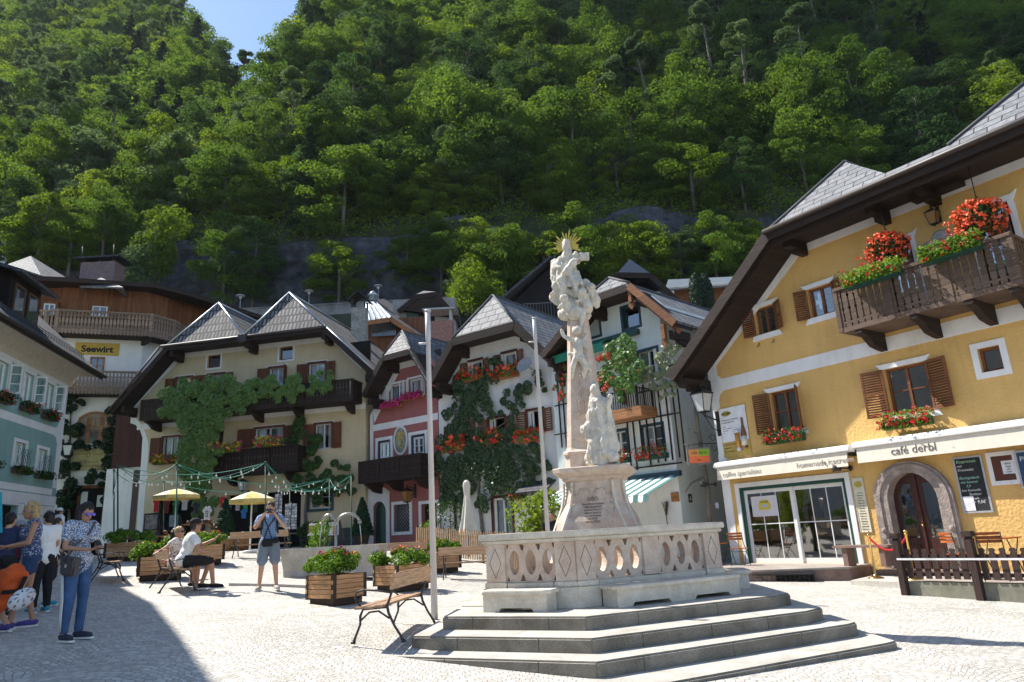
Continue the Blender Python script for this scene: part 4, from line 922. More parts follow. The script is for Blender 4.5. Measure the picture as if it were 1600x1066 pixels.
 l=A(222,621,1.1); r=A(550,596,1.1); lb=A(221,650,1.1); rb=A(549,626,1.1); z0=(lb[1]+rb[1])/2; z1=(l[1]+r[1])/2; print('A balc',l,r,lb,rb)
 balcony(F,root,l[0],r[0],z0,z1,1.1,DW,style='plank',brk=[l[0]+.3,l[0]+3.2,l[0]+5.9,l[0]+8,r[0]-.4],pw=.14,gap=.02)
 l=A(336,705,.9); r=A(464,695,.9); lb=A(331,741,.9); rb=A(466,731,.9); z0=(lb[1]+rb[1])/2; z1=(l[1]+r[1])/2
 balcony(F,root,l[0],r[0],z0,z1,.9,DW,style='plank',brk=[l[0]+.6,r[0]-.6],pw=.14,gap=.02)
 a=atd(562,520,38.5); c=MB(); c.box(a+Vector((0,0,-.2)),(.8,.8,3.2)); ch=build('chimney',c,mat('grey chimney render',(.30,.28,.25),var=.3,dirt=.6),rr)
 h=MB(); q=a+Vector((0,0,1.4)); 
 for dx in (-.36,.36):
  for dy in (-.36,.36): h.box(q+Vector((dx,dy,.25)),(.1,.1,.5))
 h.slab([q+Vector((-.6,-.6,.45)),q+Vector((-.6,.6,.45)),q+Vector((0,.6,1.0)),q+Vector((0,-.6,1.0))],.06); h.slab([q+Vector((.6,-.6,.45)),q+Vector((.6,.6,.45)),q+Vector((0,.6,1.0)),q+Vector((0,-.6,1.0))],.06); build('hood',h,DARKM,ch)
 return dict(sh1=sh1,sh2=sh2,lo=lo_)
HA=house_A()
vine(FA,[(272,632,17),(300,624,20),(330,618,20),(355,618,20),(290,645,18),(322,640,22),(352,636,18),(380,612,17),(405,608,16),(430,606,15),(455,604,15),(480,601,14),(505,598,13),(520,600,10),(375,630,14),(400,624,12),(430,618,11),(465,616,11),(310,665,20),(330,665,14),(305,690,20),(300,715,20),(318,735,20),(310,760,17),(325,780,16),(318,800,12),(290,700,12),(345,655,10),(262,625,14),(285,610,14),(315,603,14),(345,603,14),(368,602,12),(395,600,11),(420,598,11),(445,596,11),(470,593,10),(495,591,10),(515,590,8),(300,655,16),(285,660,12),(338,650,14),(300,740,16),(322,760,12),(295,705,14),(330,700,16),(335,680,14)],'lush vine trained along the wooden balcony of the cream house',FOLV,size=.125,dens=330,name='climbing_vine',stems=[[(318,842),(316,800),(308,740),(305,690),(320,650),(400,625),(500,605)],[(305,690),(290,650),(270,640)]],o=1.15,thick=.75)
vine(FA,[(475,665,15),(460,680,12),(490,690,14),(480,715,14),(500,725,10),(478,742,16),(500,750,18),(520,735,12),(535,730,10),(545,745,13),(530,760,12),(490,775,14),(465,760,14),(505,768,10),(548,765,9)],'dark leaved fruit tree climbing the right part of the cream house',FOLD,size=.12,dens=280,stems=[[(478,845),(477,800),(482,750),(480,700),(478,665)],[(482,750),(520,745),(545,748)]],o=.25)
for (p,q,lab,fl) in (((244,724),(283,724),'yellow and dark red flower box under the lower left window of the cream house',(YELF,PINKF)),((338,706),(378,703),'yellow and pink flower box on the left of the cream house lower balcony rail',(PINKF,YELF)),((403,697),(442,694),'yellow and pink flower box on the middle of the cream house lower balcony rail',(YELF,PINKF))):
 o=.02 if p[0]<300 else .92; a=FA.at(*p,o);b=FA.at(*q,o); flowerbox(FA,a[0],b[0],a[1]-.1,o,lab,flowers=fl,group='flower boxes on the cream house',nf=60,n=500,fr=.08,fh=.3,lf=.1)
# === old rose house
def house_P():
 F=FP; root=empty('rose_house',F.w(2,0,1.3),'narrow old rose house with white trim, dark balcony and oval medallion','house'); A=F.at; zb=1.0
 J=jroof(F,root,(568,615),(598,554),(628,517),(643,546),(671,593),.95,9,SLATE,hipm=SLATE)
 zt=J['zh']-.22; mL=(J['zh']-J['z0'])/(J['s1']-J['s0']); mR=(J['z3']-J['zh'])/(J['s3']-J['s2'])
 s0,s1=.02,4.32
 out=[(s0,zb),(s1,zb),(s1,zt+mR*(s1-J['s2'])),(J['s2'],zt),(J['s1'],zt),(s0,max(zt+mL*(s0-J['s1']),7.2))]
 W=[prc(F,(608,600),(629,629)),prc(F,(639,591),(660,622)),prc(F,(591,688),(611,716)),prc(F,(643,679),(665,711)),prc(F,(616,788),(641,831)),prc(F,(659,787),(684,850))]
 W[5][2]=zb+.2
 c=A(594,800)[0]; zz=A(594,782)[1]; arch=[(c-.5,zb+.2),(c+.42,zb+.2),(c+.42,zz-.5)]+[(c-.04+.46*math.cos(t),zz-.5+.46*math.sin(t)) for t in (math.pi*k/10 for k in range(1,10))]+[(c-.5,zz-.5)]
 mb=wallmb(F,out,[rect(*r) for r in W]+[arch],0,.3); sidewalls(mb,F,s0,s1,zb,6,6,8,o=-.3,zback=8); build('wall',mb,PINK,root)
 fl=MB(); fl.fbox(F,.3,4,-8,-.32,4.3,4.5); fl.fbox(F,.3,4,-8,-.32,6.8,7); build('floors',fl,mat('dim interior',(.10,.08,.06)),root); dark_core(F,root)
 tr=MB(); tr.fbox(F,s0-.005,s0+.22,.0015,.014,zb,7.3); bz=A(630,661)[1]; tr.fbox(F,s0+.22,s1,.0015,.014,bz-.13,bz+.16)
 k=[(s0-.005,7.3),(s0-.005,max(zt+mL*(s0-J['s1']),7.2)),(J['s1'],zt+.01),(J['s2'],zt+.01),(s1,zt+mR*(s1-J['s2'])),(s1,zt+mR*(s1-J['s2'])-.35),(J['s2']-.1,zt-.28),(J['s1']+.15,zt-.28),(s0+.3,max(zt+mL*(s0-J['s1']),7.2)-.35),(s0+.22,7.3)]
 tr.prism([F.w(a,.0015,b) for a,b in k],F.n*.0125)
 for r in W[:2]: frameband(tr,F,*r,.08,.001,.05,'lrt')
 for r in W[2:4]: frameband(tr,F,*r,.14,.001,.05)
 for r in W[4:]: frameband(tr,F,*r,.13,.001,.05)
 ap=[(c-.8,zb),(c-.5,zb)]+[(c-.5,zz-.5)]+[(c-.04-.46*math.cos(t),zz-.5+.46*math.sin(t)) for t in (math.pi*k/10 for k in range(1,10))]+[(c+.42,zz-.5),(c+.42,zb),(c+.62,zb),(c+.62,zz+.35),(c+.3,zz+.55),(c-.8,zz+.55)]
 tr.prism([F.w(a,.001,b) for a,b in ap],F.n*.05)
 build('trim',tr,TRIM,root)
 for i,r in enumerate(W[:2]):
  wd=window(F,root,*r,WPAINT,rows=1,cols=1,fw=.09,curtain=[(0,.4),(.6,1)]); h=(r[1]-r[0])*.5
  for side,sh,an in ((-1,r[0]-.06,12),(1,r[1]+.06,35)):
   a=R(an); u=F.s*side*math.cos(a)+F.n*math.sin(a); H=F.w(sh,.06,0); q=MB()
   for x0,x1,b0,b1 in ((0,.05,0,1),(h-.05,h,0,1),(.05,h-.05,0,.05),(.05,h-.05,.95,1)):
    z0=r[2]+(r[3]-r[2])*b0; z1=r[2]+(r[3]-r[2])*b1; vv=u.cross(Vector((0,0,1)))*.015; Pq=[H+u*x0-vv,H+u*x1-vv,H+u*x1+vv,H+u*x0+vv]; q.hexa([p+Vector((0,0,z0)) for p in Pq]+[p+Vector((0,0,z1)) for p in Pq])
   build('open_sash',q,WPAINT,wd)
 for r in W[2:4]:
  fb=MB(); frameband(fb,F,r[0]+.09,r[1]-.09,r[2]+.02,r[3]-.09,.09,-.09,.02,'lrt'); build('casing',fb,mat('indigo painted wood',(.02,.02,.05),rough=.4),root); window(F,root,r[0]+.1,r[1]-.1,r[2]+.02,r[3]-.1,WPAINT,rows=2,cols=2,fw=.09,curtain=[(0,.35),(.65,1)],o=-.03)
 r=W[4]; wd=window(F,root,*r,DW,rows=1,cols=1,o=-.15); g=MB()
 for k in range(-6,10):
  for sg in (1,-1):
   a0=r[0]+.02; xs=[]; 
   p0=(r[0]+(k*.17),r[2]) if sg>0 else (r[0]+(k*.17),r[3]); p1=(p0[0]+(r[3]-r[2]),r[3] if sg>0 else r[2])
   dx=p1[0]-p0[0]; t0=max(0,(r[0]-p0[0])/dx); t1=min(1,(r[1]-p0[0])/dx)
   if t1>t0: q=lambda t:F.w(p0[0]+dx*t,.02,p0[1]+(p1[1]-p0[1])*t); g.tube([q(t0),q(t1)],.012,n=4)
 build('window_grille',g,mat('pale iron grille',(.25,.25,.25)),wd)
 d=MB(); r=W[5]; d.fbox(F,r[0],r[1],-.28,-.22,r[2],r[3]); build('side_door',d,DARKIN,root)
 d=MB(); d.prism([F.w(a,-.26,b) for a,b in arch],F.n*.06)
 for k in range(5): d.fbox(F,c-.45,c+.37,-.2,-.185,zb+.35+k*.36,zb+.6+k*.36)
 build('arched_door',d,DKGREEN,root)
 ms,mz=A(626.7,688); md=MB(); n=28
 oval=lambda a,b,o:[F.w(ms+a*math.cos(2*math.pi*i/n),o,mz+b*math.sin(2*math.pi*i/n)) for i in range(n)]
 md.prism(oval(.44,.66,.002),F.n*.05); m0=build('medallion',md,WHITE,root); q=MB(); q.prism(oval(.36,.56,.054),F.n*.006); build('picture_field',q,mat('painted medallion field',(.26,.27,.20),var=.5,scale=5,rough=.9),m0)
 q=MB(); q.prism([F.w(ms+a,.062,mz+b) for a,b in ((-.05,-.38),(.05,-.38),(.06,.0),(.25,.12),(.05,.2),(.07,.32),(-.05,.32),(-.05,.2),(-.25,.1),(-.07,0))],F.n*.01); q.prism([F.w(ms+.22*math.cos(t),.061,mz+.26+.13*math.sin(t)) for t in (k*math.pi/6 for k in range(12))],F.n*.004); build('painted_figure',q,mat('ochre paint',(.45,.33,.10),var=.4,scale=9,rough=.9),m0)
 l=A(561,722,1.0); rr=A(655,707.5,1.0); z1=(l[1]+rr[1])/2; z0=(A(559,752,1.0)[1]+A(656,741,1.0)[1])/2; print('P balc',l,rr,z0)
 balcony(F,root,l[0],rr[0],z0,z1,1.0,DW,style='plank',pw=.13,gap=.02,brk=[l[0]+.4,l[0]+1.7,rr[0]-.4])
 return W
WP=house_P()
for i,(p,q) in enumerate((((603,638),(629,634)),((635,624),(661,620)))):
 a=FP.at(*p,.05);b=FP.at(*q,.05); flowerbox(FP,a[0],b[0],a[1]-.12,.05,'wooden flower box of magenta blooms under the %s upper window of the rose house'%('left','right')[i],flowers=(PINKF,),boxm=LOG,group='flower boxes on the rose house',nf=110,n=260,fr=.08,fh=.16,lf=.08)
# === white house with trained pear tree
def house_W():
 F=FP; root=empty('white_house',F.w(7.5,0,1.0),'white rendered house with slate hip roof, brown shutters and a trained tree','house'); A=F.at; zb=.7
 J=jroof(F,root,(673,590),(706,529),(770,462),(804,504),(876,571),1.0,9,SLATEB,bw=.34)
 zt=J['zh']-.22; mL=(J['zh']-J['z0'])/(J['s1']-J['s0']); mR=(J['z3']-J['zh'])/(J['s3']-J['s2']); s0,s1=4.36,10.62
 out=[(s0,zb),(s1,zb),(s1,zt+mR*(s1-J['s2'])),(J['s2'],zt),(J['s1'],zt),(s0,zt+mL*(s0-J['s1']))]
 up=[prc(F,(734,564),(753,592)),prc(F,(786,551),(806,581))]; mid=[prc(F,(710,663),(731,694)),prc(F,(765,653),(789,684)),prc(F,(825,641),(849,677))]; gr=[prc(F,(772,778),(801,850)),prc(F,(713,784),(728,826)),prc(F,(831,775),(862,850))]
 gr[0][2]=zb+.5; gr[2][2]=zb+.3
 mb=wallmb(F,out,[rect(*r) for r in up+mid+gr],0,.3); sidewalls(mb,F,s0,s1,zb,7,6.5,8,o=-.3,zback=8); build('wall',mb,WHITE,root)
 fl=MB(); fl.fbox(F,4.7,10.3,-8,-.32,3.9,4.1); fl.fbox(F,4.7,10.3,-8,-.32,6.5,6.7); build('floors',fl,mat('dim interior',(.10,.08,.06)),root); dark_core(F,root)
 brd=wood('dark brown window casing',(.10,.035,.025),plank=.5)
 for i,r in enumerate(up+mid):
  wd=window(F,root,r[0],r[0]+(r[1]-r[0])*(1 if i not in (3,4) else .28),r[2],r[3],WPAINT,rows=1,cols=1,fw=.07,curtain=[(0,.5)] if i<3 else None,o=-.12); w=(r[1]-r[0])*.55
  fr=MB(); frameband(fr,F,*r,.09,-.02,.04,'t' if i<2 else 'lrt'); build('casing',fr,brd,wd)
  shutter(F,wd,r[0]-.09,r[2],r[3],w,-1,10,BW,louv=True,n=9); shutter(F,wd,r[1]+.09,r[2],r[3],w,1,12,BW,louv=True,n=9)
 for r in gr[:2]:
  wd=window(F,root,*r,WPAINT,rows=1,cols=2 if r is gr[0] else 1,fw=.07,curtain=[(0,.45),(.55,1)]); fr=MB(); frameband(fr,F,*r,.11,-.05,.03,'lrt'); build('casing',fr,brd,wd)
 d=MB(); r=gr[2]; d.fbox(F,r[0],r[1],-.25,-.2,r[2],r[3]); build('side_door',d,brd,root)
 cn=MB(); a=A(826,768);b=A(866,760); cn.slab([F.w(a[0]-.1,.02,a[1]+.35),F.w(b[0]+.1,.02,a[1]+.35),F.w(b[0]+.1,.75,a[1]-.05),F.w(a[0]-.1,.75,a[1]-.05)],.07); build('canopy',cn,SLATED,root)
 dd=A(832,574); ds=MB(); M=Matrix.Rotation(math.atan2(F.n.y,F.n.x),4,'Z')@Matrix.Rotation(R(65),4,'Y'); ds.lathe(F.w(dd[0],.45,dd[1]),[(.02,0),(.2,.03),(.34,.1),(.33,.1),(.2,.04),(.0,.015)],n=18,mtx=M); ds.tube([F.w(dd[0],.02,dd[1]-.1),F.w(dd[0],.4,dd[1])],.02,n=5)
 build('satellite_dish',ds,mat('grey dish',(.33,.33,.34),rough=.5),root)
 v=MB(); p=[A(806,508,.9),A(838,540,.9)]; v.slab([F.w(J['s2']+.5,.6,J['zh']-.15),F.w(J['s3']-.1,.6,J['z3']+.35),F.w(J['s3']+1.0,-3,J['z3']+1.5),F.w(J['s2']+1.1,-3,J['zh']+.3)],.03) if False else None
 return dict(up=up,mid=mid,gr=gr)
HW=house_W()
for i,(p,q,ps) in enumerate((((719,597),(760,590),'upper left'),((773,592),(811,585),'upper right'),((695,704),(731,700),'lower left'),((752,694),(790,688),'middle'),((813,690),(850,685),'lower right'))):
 a=FP.at(*p,.05);b=FP.at(*q,.05); flowerbox(FP,a[0],b[0],(a[1]+b[1])/2-.1,.05,'box of orange red geraniums under the %s window of the white house'%ps,flowers=(RED,ORG),boxm=LOG,group='flower boxes on the white house',nf=26,n=300,fr=.11,fh=.42,lf=.1,droop=.1)
vine(FP,[(720,600,14),(730,620,18),(750,610,16),(765,600,16),(745,640,20),(722,650,16),(710,670,14),(700,640,12),(700,690,14),(740,670,16),(745,700,22),(722,720,20),(700,745,18),(690,720,12),(770,715,22),(760,740,22),(790,700,20),(800,725,22),(830,720,18),(785,750,22),(820,750,18),(720,755,18),(735,778,18),(700,780,14),(752,780,14),(770,770,10),(815,775,10),(850,735,12),(855,755,10),(800,670,12),(810,640,12),(775,640,10),(795,625,12),(815,612,12),(830,598,14),(845,605,9),(775,575,12),(690,765,10),(842,715,9)],'trained pear tree spreading over the front of the white house',FOLG,size=.11,dens=300,name='espalier_tree',stems=[[(757,868),(753,820),(748,780),(748,730),(740,660),(735,610)],[(748,800),(790,750),(830,720),(855,740)],[(748,760),(710,720),(700,660)],[(745,690),(790,660),(815,610)]],o=.18,cat='tree',thick=.4)
# === mint house
def house_G():
 F=FG; root=empty('mint_house',F.w(-2,0,.6),'pale mint house with petrol window frames, trellis and iron balcony','house'); A=F.at; zb=.3
 BM=wood('orange brown barge board',(.25,.105,.045),plank=.3)
 J=jroof(F,root,(846,552),(915,459),(950,421),(984,449),(1055,500),1.0,9,SLATEB)
 bb=MB(); v=Vector((0,0,-.12)); bb.beam(F.w(J['s2'],1.06,J['zh'])+v,F.w(J['s3'],1.06,J['z3'])+v,.05,.24); bb.beam(F.w(J['s2'],.8,J['zh'])+v*3,F.w(J['s3'],.8,J['z3'])+v*3,.05,.14); build('barge_board',bb,BM,root)
 for s,z in ((J['s2']-.05,J['zh']-.05),(J['s3']-.5,J['z3']+.1)):
  q=MB(); q.fbox(F,s-.06,s+.06,.85,1.0,z-.6,z-.1); h=[(0,-.2),(.1,-.08),(.09,.02),(0,-.02),(-.09,.02),(-.1,-.08)]; q.prism([F.w(s+a*1.1,.9,z-.62+b*1.2) for a,b in h],F.n*.05); build('heart_pendant',q,BM,root)
 zt=J['zh']-.22; mR=(J['z3']-J['zh'])/(J['s3']-J['s2']); mL=(J['zh']-J['z0'])/(J['s1']-J['s0']); s0,s1=-4.9,.12
 out=[(s0,zb),(s1,zb),(s1,zt+mR*(s1-J['s2'])),(J['s2'],zt),(J['s1'],zt),(s0,zt+mL*(s0-J['s1']))]
 W=[prc(F,(972,477),(1000,513)),prc(F,(912,493),(938,528)),prc(F,(997,546),(1030,597)),prc(F,(1004,664),(1038,708)),prc(F,(955,673),(981,712)),prc(F,(917,585),(945,640)),prc(F,(1010,776),(1039,820)),prc(F,(942,790),(990,820))]
 W[6][2]=zb+.5; W[7][2]=zb+.5
 mb=wallmb(F,out,[rect(*r) for r in W],0,.3); sidewalls(mb,F,s0,s1,zb,6,zt+mR*(s1-J['s2']),8,o=-.3,zback=7.5); build('wall',mb,MINT,root)
 fl=MB(); fl.fbox(F,-4.5,-.2,-8,-.32,3.0,3.15); fl.fbox(F,-4.5,-.2,-8,-.32,5.3,5.45); build('floors',fl,mat('dim interior',(.10,.08,.06)),root); dark_core(F,root)
 tr=MB(); tr.fbox(F,s1-.4,s1+.008,.0015,.012,zb,7.4); tr.fbox(F,s0,s1,.0015,.011,zb,3.05)
 for r in W[:6]: frameband(tr,F,*r,.15,.0015,.014)
 build('trim',tr,TRIM,root)
 for i,r in enumerate(W[:6]):
  wd=window(F,root,*r,TEALW if i<2 else WPAINT,rows=1 if i<2 else 2,cols=1 if i in (0,1) else 2,fw=.06,curtain=[(0,.4)] if i in (2,3,4) else None); fr=MB(); frameband(fr,F,r[0]+.03,r[1]-.03,r[2]+.03,r[3]-.03,.09,-.06,.03,'lrt' if i>1 else 'lrtb'); build('casing',fr,TEALW,wd)
 d=MB(); 
 for r in W[6:]: d.fbox(F,r[0],r[1],-.28,-.24,r[2],r[3])
 build('shop_door',d,DARKIN,root)
 t=MB(); xs=[(1001,600,722),(1012,600,728),(1024,600,724),(1035,600,722),(1046,598,720),(1057,598,716),(1066,600,722)]
 for x,y0,y1 in xs: a=A(x,(y0+y1)/2); zt0=A(x,y0)[1]; zt1=A(x,y1)[1]; t.fbox(F,a[0]-.02,a[0]+.02,.03,.07,zt1,zt0)
 for x in (985,994): a=A(x,700); t.fbox(F,a[0]-.02,a[0]+.02,.03,.07,A(x,735)[1],A(x,655)[1])
 for (x0,y0,x1,y1) in ((1000,613,1062,602),(958,664,1066,645),(985,734,1068,722)): a=A(x0,y0);b=A(x1,y1); z=(a[1]+b[1])/2; t.fbox(F,a[0],b[0],.071,.10,z-.025,z+.025)
 for x in (876,883): a=A(x,650); t.fbox(F,a[0]-.02,a[0]+.02,.03,.07,A(x,700)[1],A(x,560)[1])
 for y in (635,680): a=A(869,y);b=A(890,y-2); t.fbox(F,a[0],b[0],.071,.1,a[1]-.02,a[1]+.02)
 build('trellis',t,DW,root)
 l=A(915,640,.9);r=A(1001,633,.9); z0=r[1]; z1=A(1001,604,.9)[1]; b=MB(); b.fbox(F,l[0],r[0],0.015,.9,z0-.32,z0); bl=build('balcony',b,LOG,root); q=MB()
 q.fbox(F,l[0],r[0],.86,.89,z1-.03,z1); q.fbox(F,r[0]-.03,r[0],.02,.86,z1-.03,z1)
 for k in range(26): x=l[0]+(r[0]-l[0])*k/25; q.fbox(F,x-.012,x+.012,.865,.885,z0,z1-.03)
 for k in range(9): q.fbox(F,r[0]-.025,r[0]-.005,.05+k*.1,.065+k*.1,z0,z1-.03)
 build('iron_railing',q,DARKM,bl)
 a=A(873,553,.3);b2=A(992,518,.3); z=(A(921,538,.3)[1]+b2[1])/2; w=MB(); w.fbox(F,a[0],b2[0],.02,.2,z-.06,z+.12); gm=mat('green awning cloth',(.02,.20,.12),rough=.8,var=.2); aw=build('awning',w,DKGREEN,root); w=MB(); w.slab([F.w(a[0],.2,z+.05),F.w(b2[0]-1.1,.2,z+.05),F.w(b2[0]-1.1,.7,z-.18),F.w(a[0],.7,z-.18)],.01); w.fbox(F,a[0],b2[0]-1.1,.69,.70,z-.48,z-.19); build('awning_cloth',w,gm,aw)
 f0=A(832,788,1.9);f1=A(1013,775,1.9); t1=A(1072,740,0.05); zf=(f0[1]+f1[1])/2; zt_=t1[1]; sa=f0[0]; sb=f1[0]; print('G awn',f0,f1,t1)
 aw=MB(); aw.fbox(F,sa,sb,.015,.16,zt_-.05,zt_+.12); ab=build('striped_awning',aw,TEALW,root); n=26; m1=MB(); m2=MB()
 for k in range(n):
  x0=sa+(sb-sa)*k/n; x1=sa+(sb-sa)*(k+1)/n; t_=(m1,m2)[k%2]
  t_.slab([F.w(x0,.1,zt_),F.w(x1,.1,zt_),F.w(x1,1.9,zf+.02),F.w(x0,1.9,zf+.02)],.008); t_.prism([F.w(x0,1.89,zf),F.w(x1,1.89,zf),F.w(x1,1.93,zf-.16),F.w((x0+x1)/2,1.935,zf-.21),F.w(x0,1.93,zf-.16)],F.n*.008)
 build('white_stripes',m1,mat('white awning cloth',(.72,.74,.72),rough=.8),ab); build('green_stripes',m2,mat('blue green awning cloth',(.05,.16,.15),rough=.8),ab)
 s,z=A(1067,776); b=MB(); b.fbox(F,s-.65 if s-.65>0 else s-.65,s,.016,.05,z-.15,z+.13) 
 bb=A(1052,777); b=MB(); b.fbox(F,bb[0]-.05,min(bb[0]+.62,s1-.02),.015,.05,bb[1]-.14,bb[1]+.14); build('name_board',b,LOG,root)
 sd=F.s; no=F.n
 nb=MB(); P=F.w(s1+.003,-.55,2.35); nb.hexa([P+no*a+sd*c+Vector((0,0,e)) for e in (-.13,.13) for a,c in ((-.1,0),(.1,0),(.1,.012),(-.1,.012))]); np_=build('number_plate',nb,DARKM,root)
 text('house_number','6',F,0,0,0,.2,WHITE,np_,'CENTER',dirv=-no,org=F.w(s1+.018,-.55,2.28))
 return W
WG=house_G()
vine(FG,[(952,560,12),(965,555,16),(980,552,16),(985,575,20),(965,580,20),(955,595,14),(985,600,16),(972,540,12),(995,590,10),(948,575,10),(960,568,14),(972,565,16),(978,590,16),(960,598,14),(988,588,12),(974,612,12),(958,540,9),(985,560,12)],'leafy climber covering the iron balcony of the mint house',FOLV,size=.11,dens=300,stems=[[(975,632),(974,600),(970,555)]],o=.9,flowers=((CORAL,20),))
vine(FG,[(943,562,7),(950,558,6),(942,590,8),(950,598,7),(945,605,7)],'coral red geraniums hanging on the left of the mint house balcony',FOL,size=.08,dens=300,name='hanging_geraniums',o=.95,flowers=((CORAL,60),),cat='flowers')
vine(FG,[(875,578,7),(880,590,6),(874,610,7),(880,618,5),(877,600,5)],'coral red geraniums on the narrow trellis beside the obelisk',FOL,size=.08,dens=300,name='trellis_geraniums',o=.2,flowers=((CORAL,50),),cat='flowers')
for i,(p,q,ps) in enumerate((((1001,716),(1045,709),'right'),((955,722),(985,716),'left'))):
 a=FG.at(*p,.05);b=FG.at(*q,.05); flowerbox(FG,a[0],b[0],(a[1]+b[1])/2-.12,.05,'dark box of pink and red geraniums under the %s lower window of the mint house'%ps,flowers=(RED,CORAL),boxm=TEALW,group='flower boxes on the mint house',nf=50,n=330,fr=.05,fh=.3,lf=.06)
vine(FG,[(1012,580,12),(1030,570,14),(1045,555,12),(1022,600,10),(1045,580,12),(1055,545,10),(1060,570,10),(1048,610,10),(1035,620,7),(1020,590,13),(1036,590,13),(1040,565,14),(1052,590,12),(1028,610,9),(1005,590,9)],'pale green tree with light blossom trained at the right corner of the mint house',leafmat('pale leaves',(.16,.20,.10),(.38,.42,.28),trans=.3),size=.09,dens=420,name='espalier_tree',stems=[[(1112,870),(1105,760),(1092,680),(1085,620),(1070,585),(1050,570),(1020,590)],[(1100,745),(1080,755),(1070,770)],[(1092,680),(1075,670)]],o=.5,cat='tree',thick=.6,flowers=((mat('cream blossom',(.7,.72,.55),rough=.8),25),))
# === teal house on the left
def house_T():
 F=FL; root=empty('teal_house',F.w(3,0,1.2),'pale teal house with white window surrounds and a deep cream cove eave','house'); A=F.at; zb=.8; L=15
 zt=8.85
 ups=[prc(F,(70,596),(82,636)),prc(F,(38,578),(50,621)),prc(F,(-2,560),(8,602))]; los=[prc(F,(58,704),(72,733)),prc(F,(22,692),(38,726))]
 for r in ups: r[2]=7.45; r[3]=8.55; c=(r[0]+r[1])/2; r[0]=c-.42; r[1]=c+.42
 for r in los: c=(r[0]+r[1])/2; r[0]=c-.42; r[1]=c+.42; m=(r[2]+r[3])/2; r[2]=m-.42; r[3]=m+.42
 for k in range(1,4): ups.append([ups[2][0]+k*2.7,ups[2][1]+k*2.7,ups[2][2],ups[2][3]]); los.append([los[1][0]+k*2.4,los[1][1]+k*2.4,los[1][2],los[1][3]])
 dr=[A(22,850)[0]-.2,A(8,850)[0],zb+.2,3.3]; dr=[3.2,4.4,zb+.4,3.55]
 out=[(0,zb),(L,zb),(L,zt),(0,zt)]
 mb=wallmb(F,out,[rect(*r) for r in ups+los+[dr]],0,.3); sidewalls(mb,F,0,L,zb,zt,zt,7,o=-.3); build('wall',mb,TEAL,root)
 fl=MB(); fl.fbox(F,.3,L-.3,-7,-.32,4.1,4.3); fl.fbox(F,.3,L-.3,-7,-.32,6.5,6.7); build('floors',fl,mat('dim interior',(.10,.08,.06)),root)
 tr=MB(); e=.014
 tr.fbox(F,-.006,.42,.0015,e,4.4,zt); tr.fbox(F,.42,L,.0015,e,6.55,6.85); tr.fbox(F,.42,L,.0015,e,8.68,zt); tr.fbox(F,.42,L,.0015,e,4.1,4.35)
 tr.prism([F.w(a,.0015,b) for a,b in ((.42,6.2),(.42,6.55),(.9,6.55),(.62,6.48))],F.n*e); tr.prism([F.w(a,.0015,b) for a,b in ((.42,7.2),(.42,6.85),(.9,6.85),(.62,6.92))],F.n*e)
 for r in ups: frameband(tr,F,*r,.13,.001,.04,'lrt'); tr.fbox(F,r[0]-.22,r[1]+.22,.001,.07,r[3]+.13,r[3]+.2)
 for r in los: frameband(tr,F,*r,.12,.001,.04)
 build('trim',tr,TRIM,root)
 pl=MB()
 for k in range(8): pl.fbox(F,-.01 if k else -.01,L,.0015,.02,zb+k*.41,zb+k*.41+.385) if False else None
 for k in range(8):
  z0=zb+k*.41; 
  for a,b in ((-.01,dr[0]-.1),(dr[1]+.1,L)):
   pl.fbox(F,a,b,.0015,.03,z0,z0+.385)
 pl.fbox(F,dr[0]-.1,dr[1]+.1,.0015,.03,dr[3]+.02,4.05)
 build('ashlar_base',pl,WHITE,root)
 for r in ups:
  wd=window(F,root,*r,WPAINT,rows=1,cols=1,fw=.06,curtain=[(0,1)]); w=.40
  for side,sh,an in ((-1,r[0]-.02,75),(1,r[1]+.02,20)):
   a=R(an); u=F.s*side*math.cos(a)+F.n*math.sin(a); H=F.w(sh,.06,0); q=MB(); vv=u.cross(Vector((0,0,1)))*.015
   for x0,x1,b0,b1 in ((0,.06,0,1),(w-.06,w,0,1),(.06,w-.06,0,.06),(.06,w-.06,.94,1),(.06,w-.06,.32,.35),(.06,w-.06,.65,.68)):
    z0=r[2]+(r[3]-r[2])*b0; z1=r[2]+(r[3]-r[2])*b1; Pq=[H+u*x0-vv,H+u*x1-vv,H+u*x1+vv,H+u*x0+vv]; q.hexa([p+Vector((0,0,z0)) for p in Pq]+[p+Vector((0,0,z1)) for p in Pq])
   sh_=build('open_sash',q,WPAINT,wd); g=MB(); g.face([H+u*.06+Vector((0,0,r[2]+.06)),H+u*(w-.06)+Vector((0,0,r[2]+.06)),H+u*(w-.06)+Vector((0,0,r[3]-.06)),H+u*.06+Vector((0,0,r[3]-.06))]); build('pane',g,GLASS,sh_)
 for r in los: window(F,root,*r,WPAINT,rows=2,cols=2,fw=.07,curtain=[(0,.3),(.7,1)])
 d=MB(); d.fbox(F,dr[0],dr[1],-.28,-.2,dr[2],dr[3]); build('house_door',d,DW,root)
 go=1.15; zg=A(60,528,go)[1]; print('teal gutter z',[A(x,y,go) for x,y in ((0,485),(112,562),(138,580))]); zg=A(0,485,go)[1]*.5+A(112,562,go)[1]*.5
 cv=MB(); pr_=[(0.0,zt),(.05,zt+.25),(.25,zt+.55),(.6,zt+.8),(go,zg-.12)]
 for (a,b),(c,d_) in zip(pr_,pr_[1:]): cv.face([F.w(-.35,a,b),F.w(L,a,b),F.w(L,c,d_),F.w(-.35,c,d_)],smooth=True); 
 cv.face([F.w(-.35,a,b) for a,b in pr_]+[F.w(-.35,-.3,zg-.12),F.w(-.35,-.3,zt)]); build('cove',cv,mat('cream cove plaster',(.55,.50,.42),rough=.9,var=.1),root)
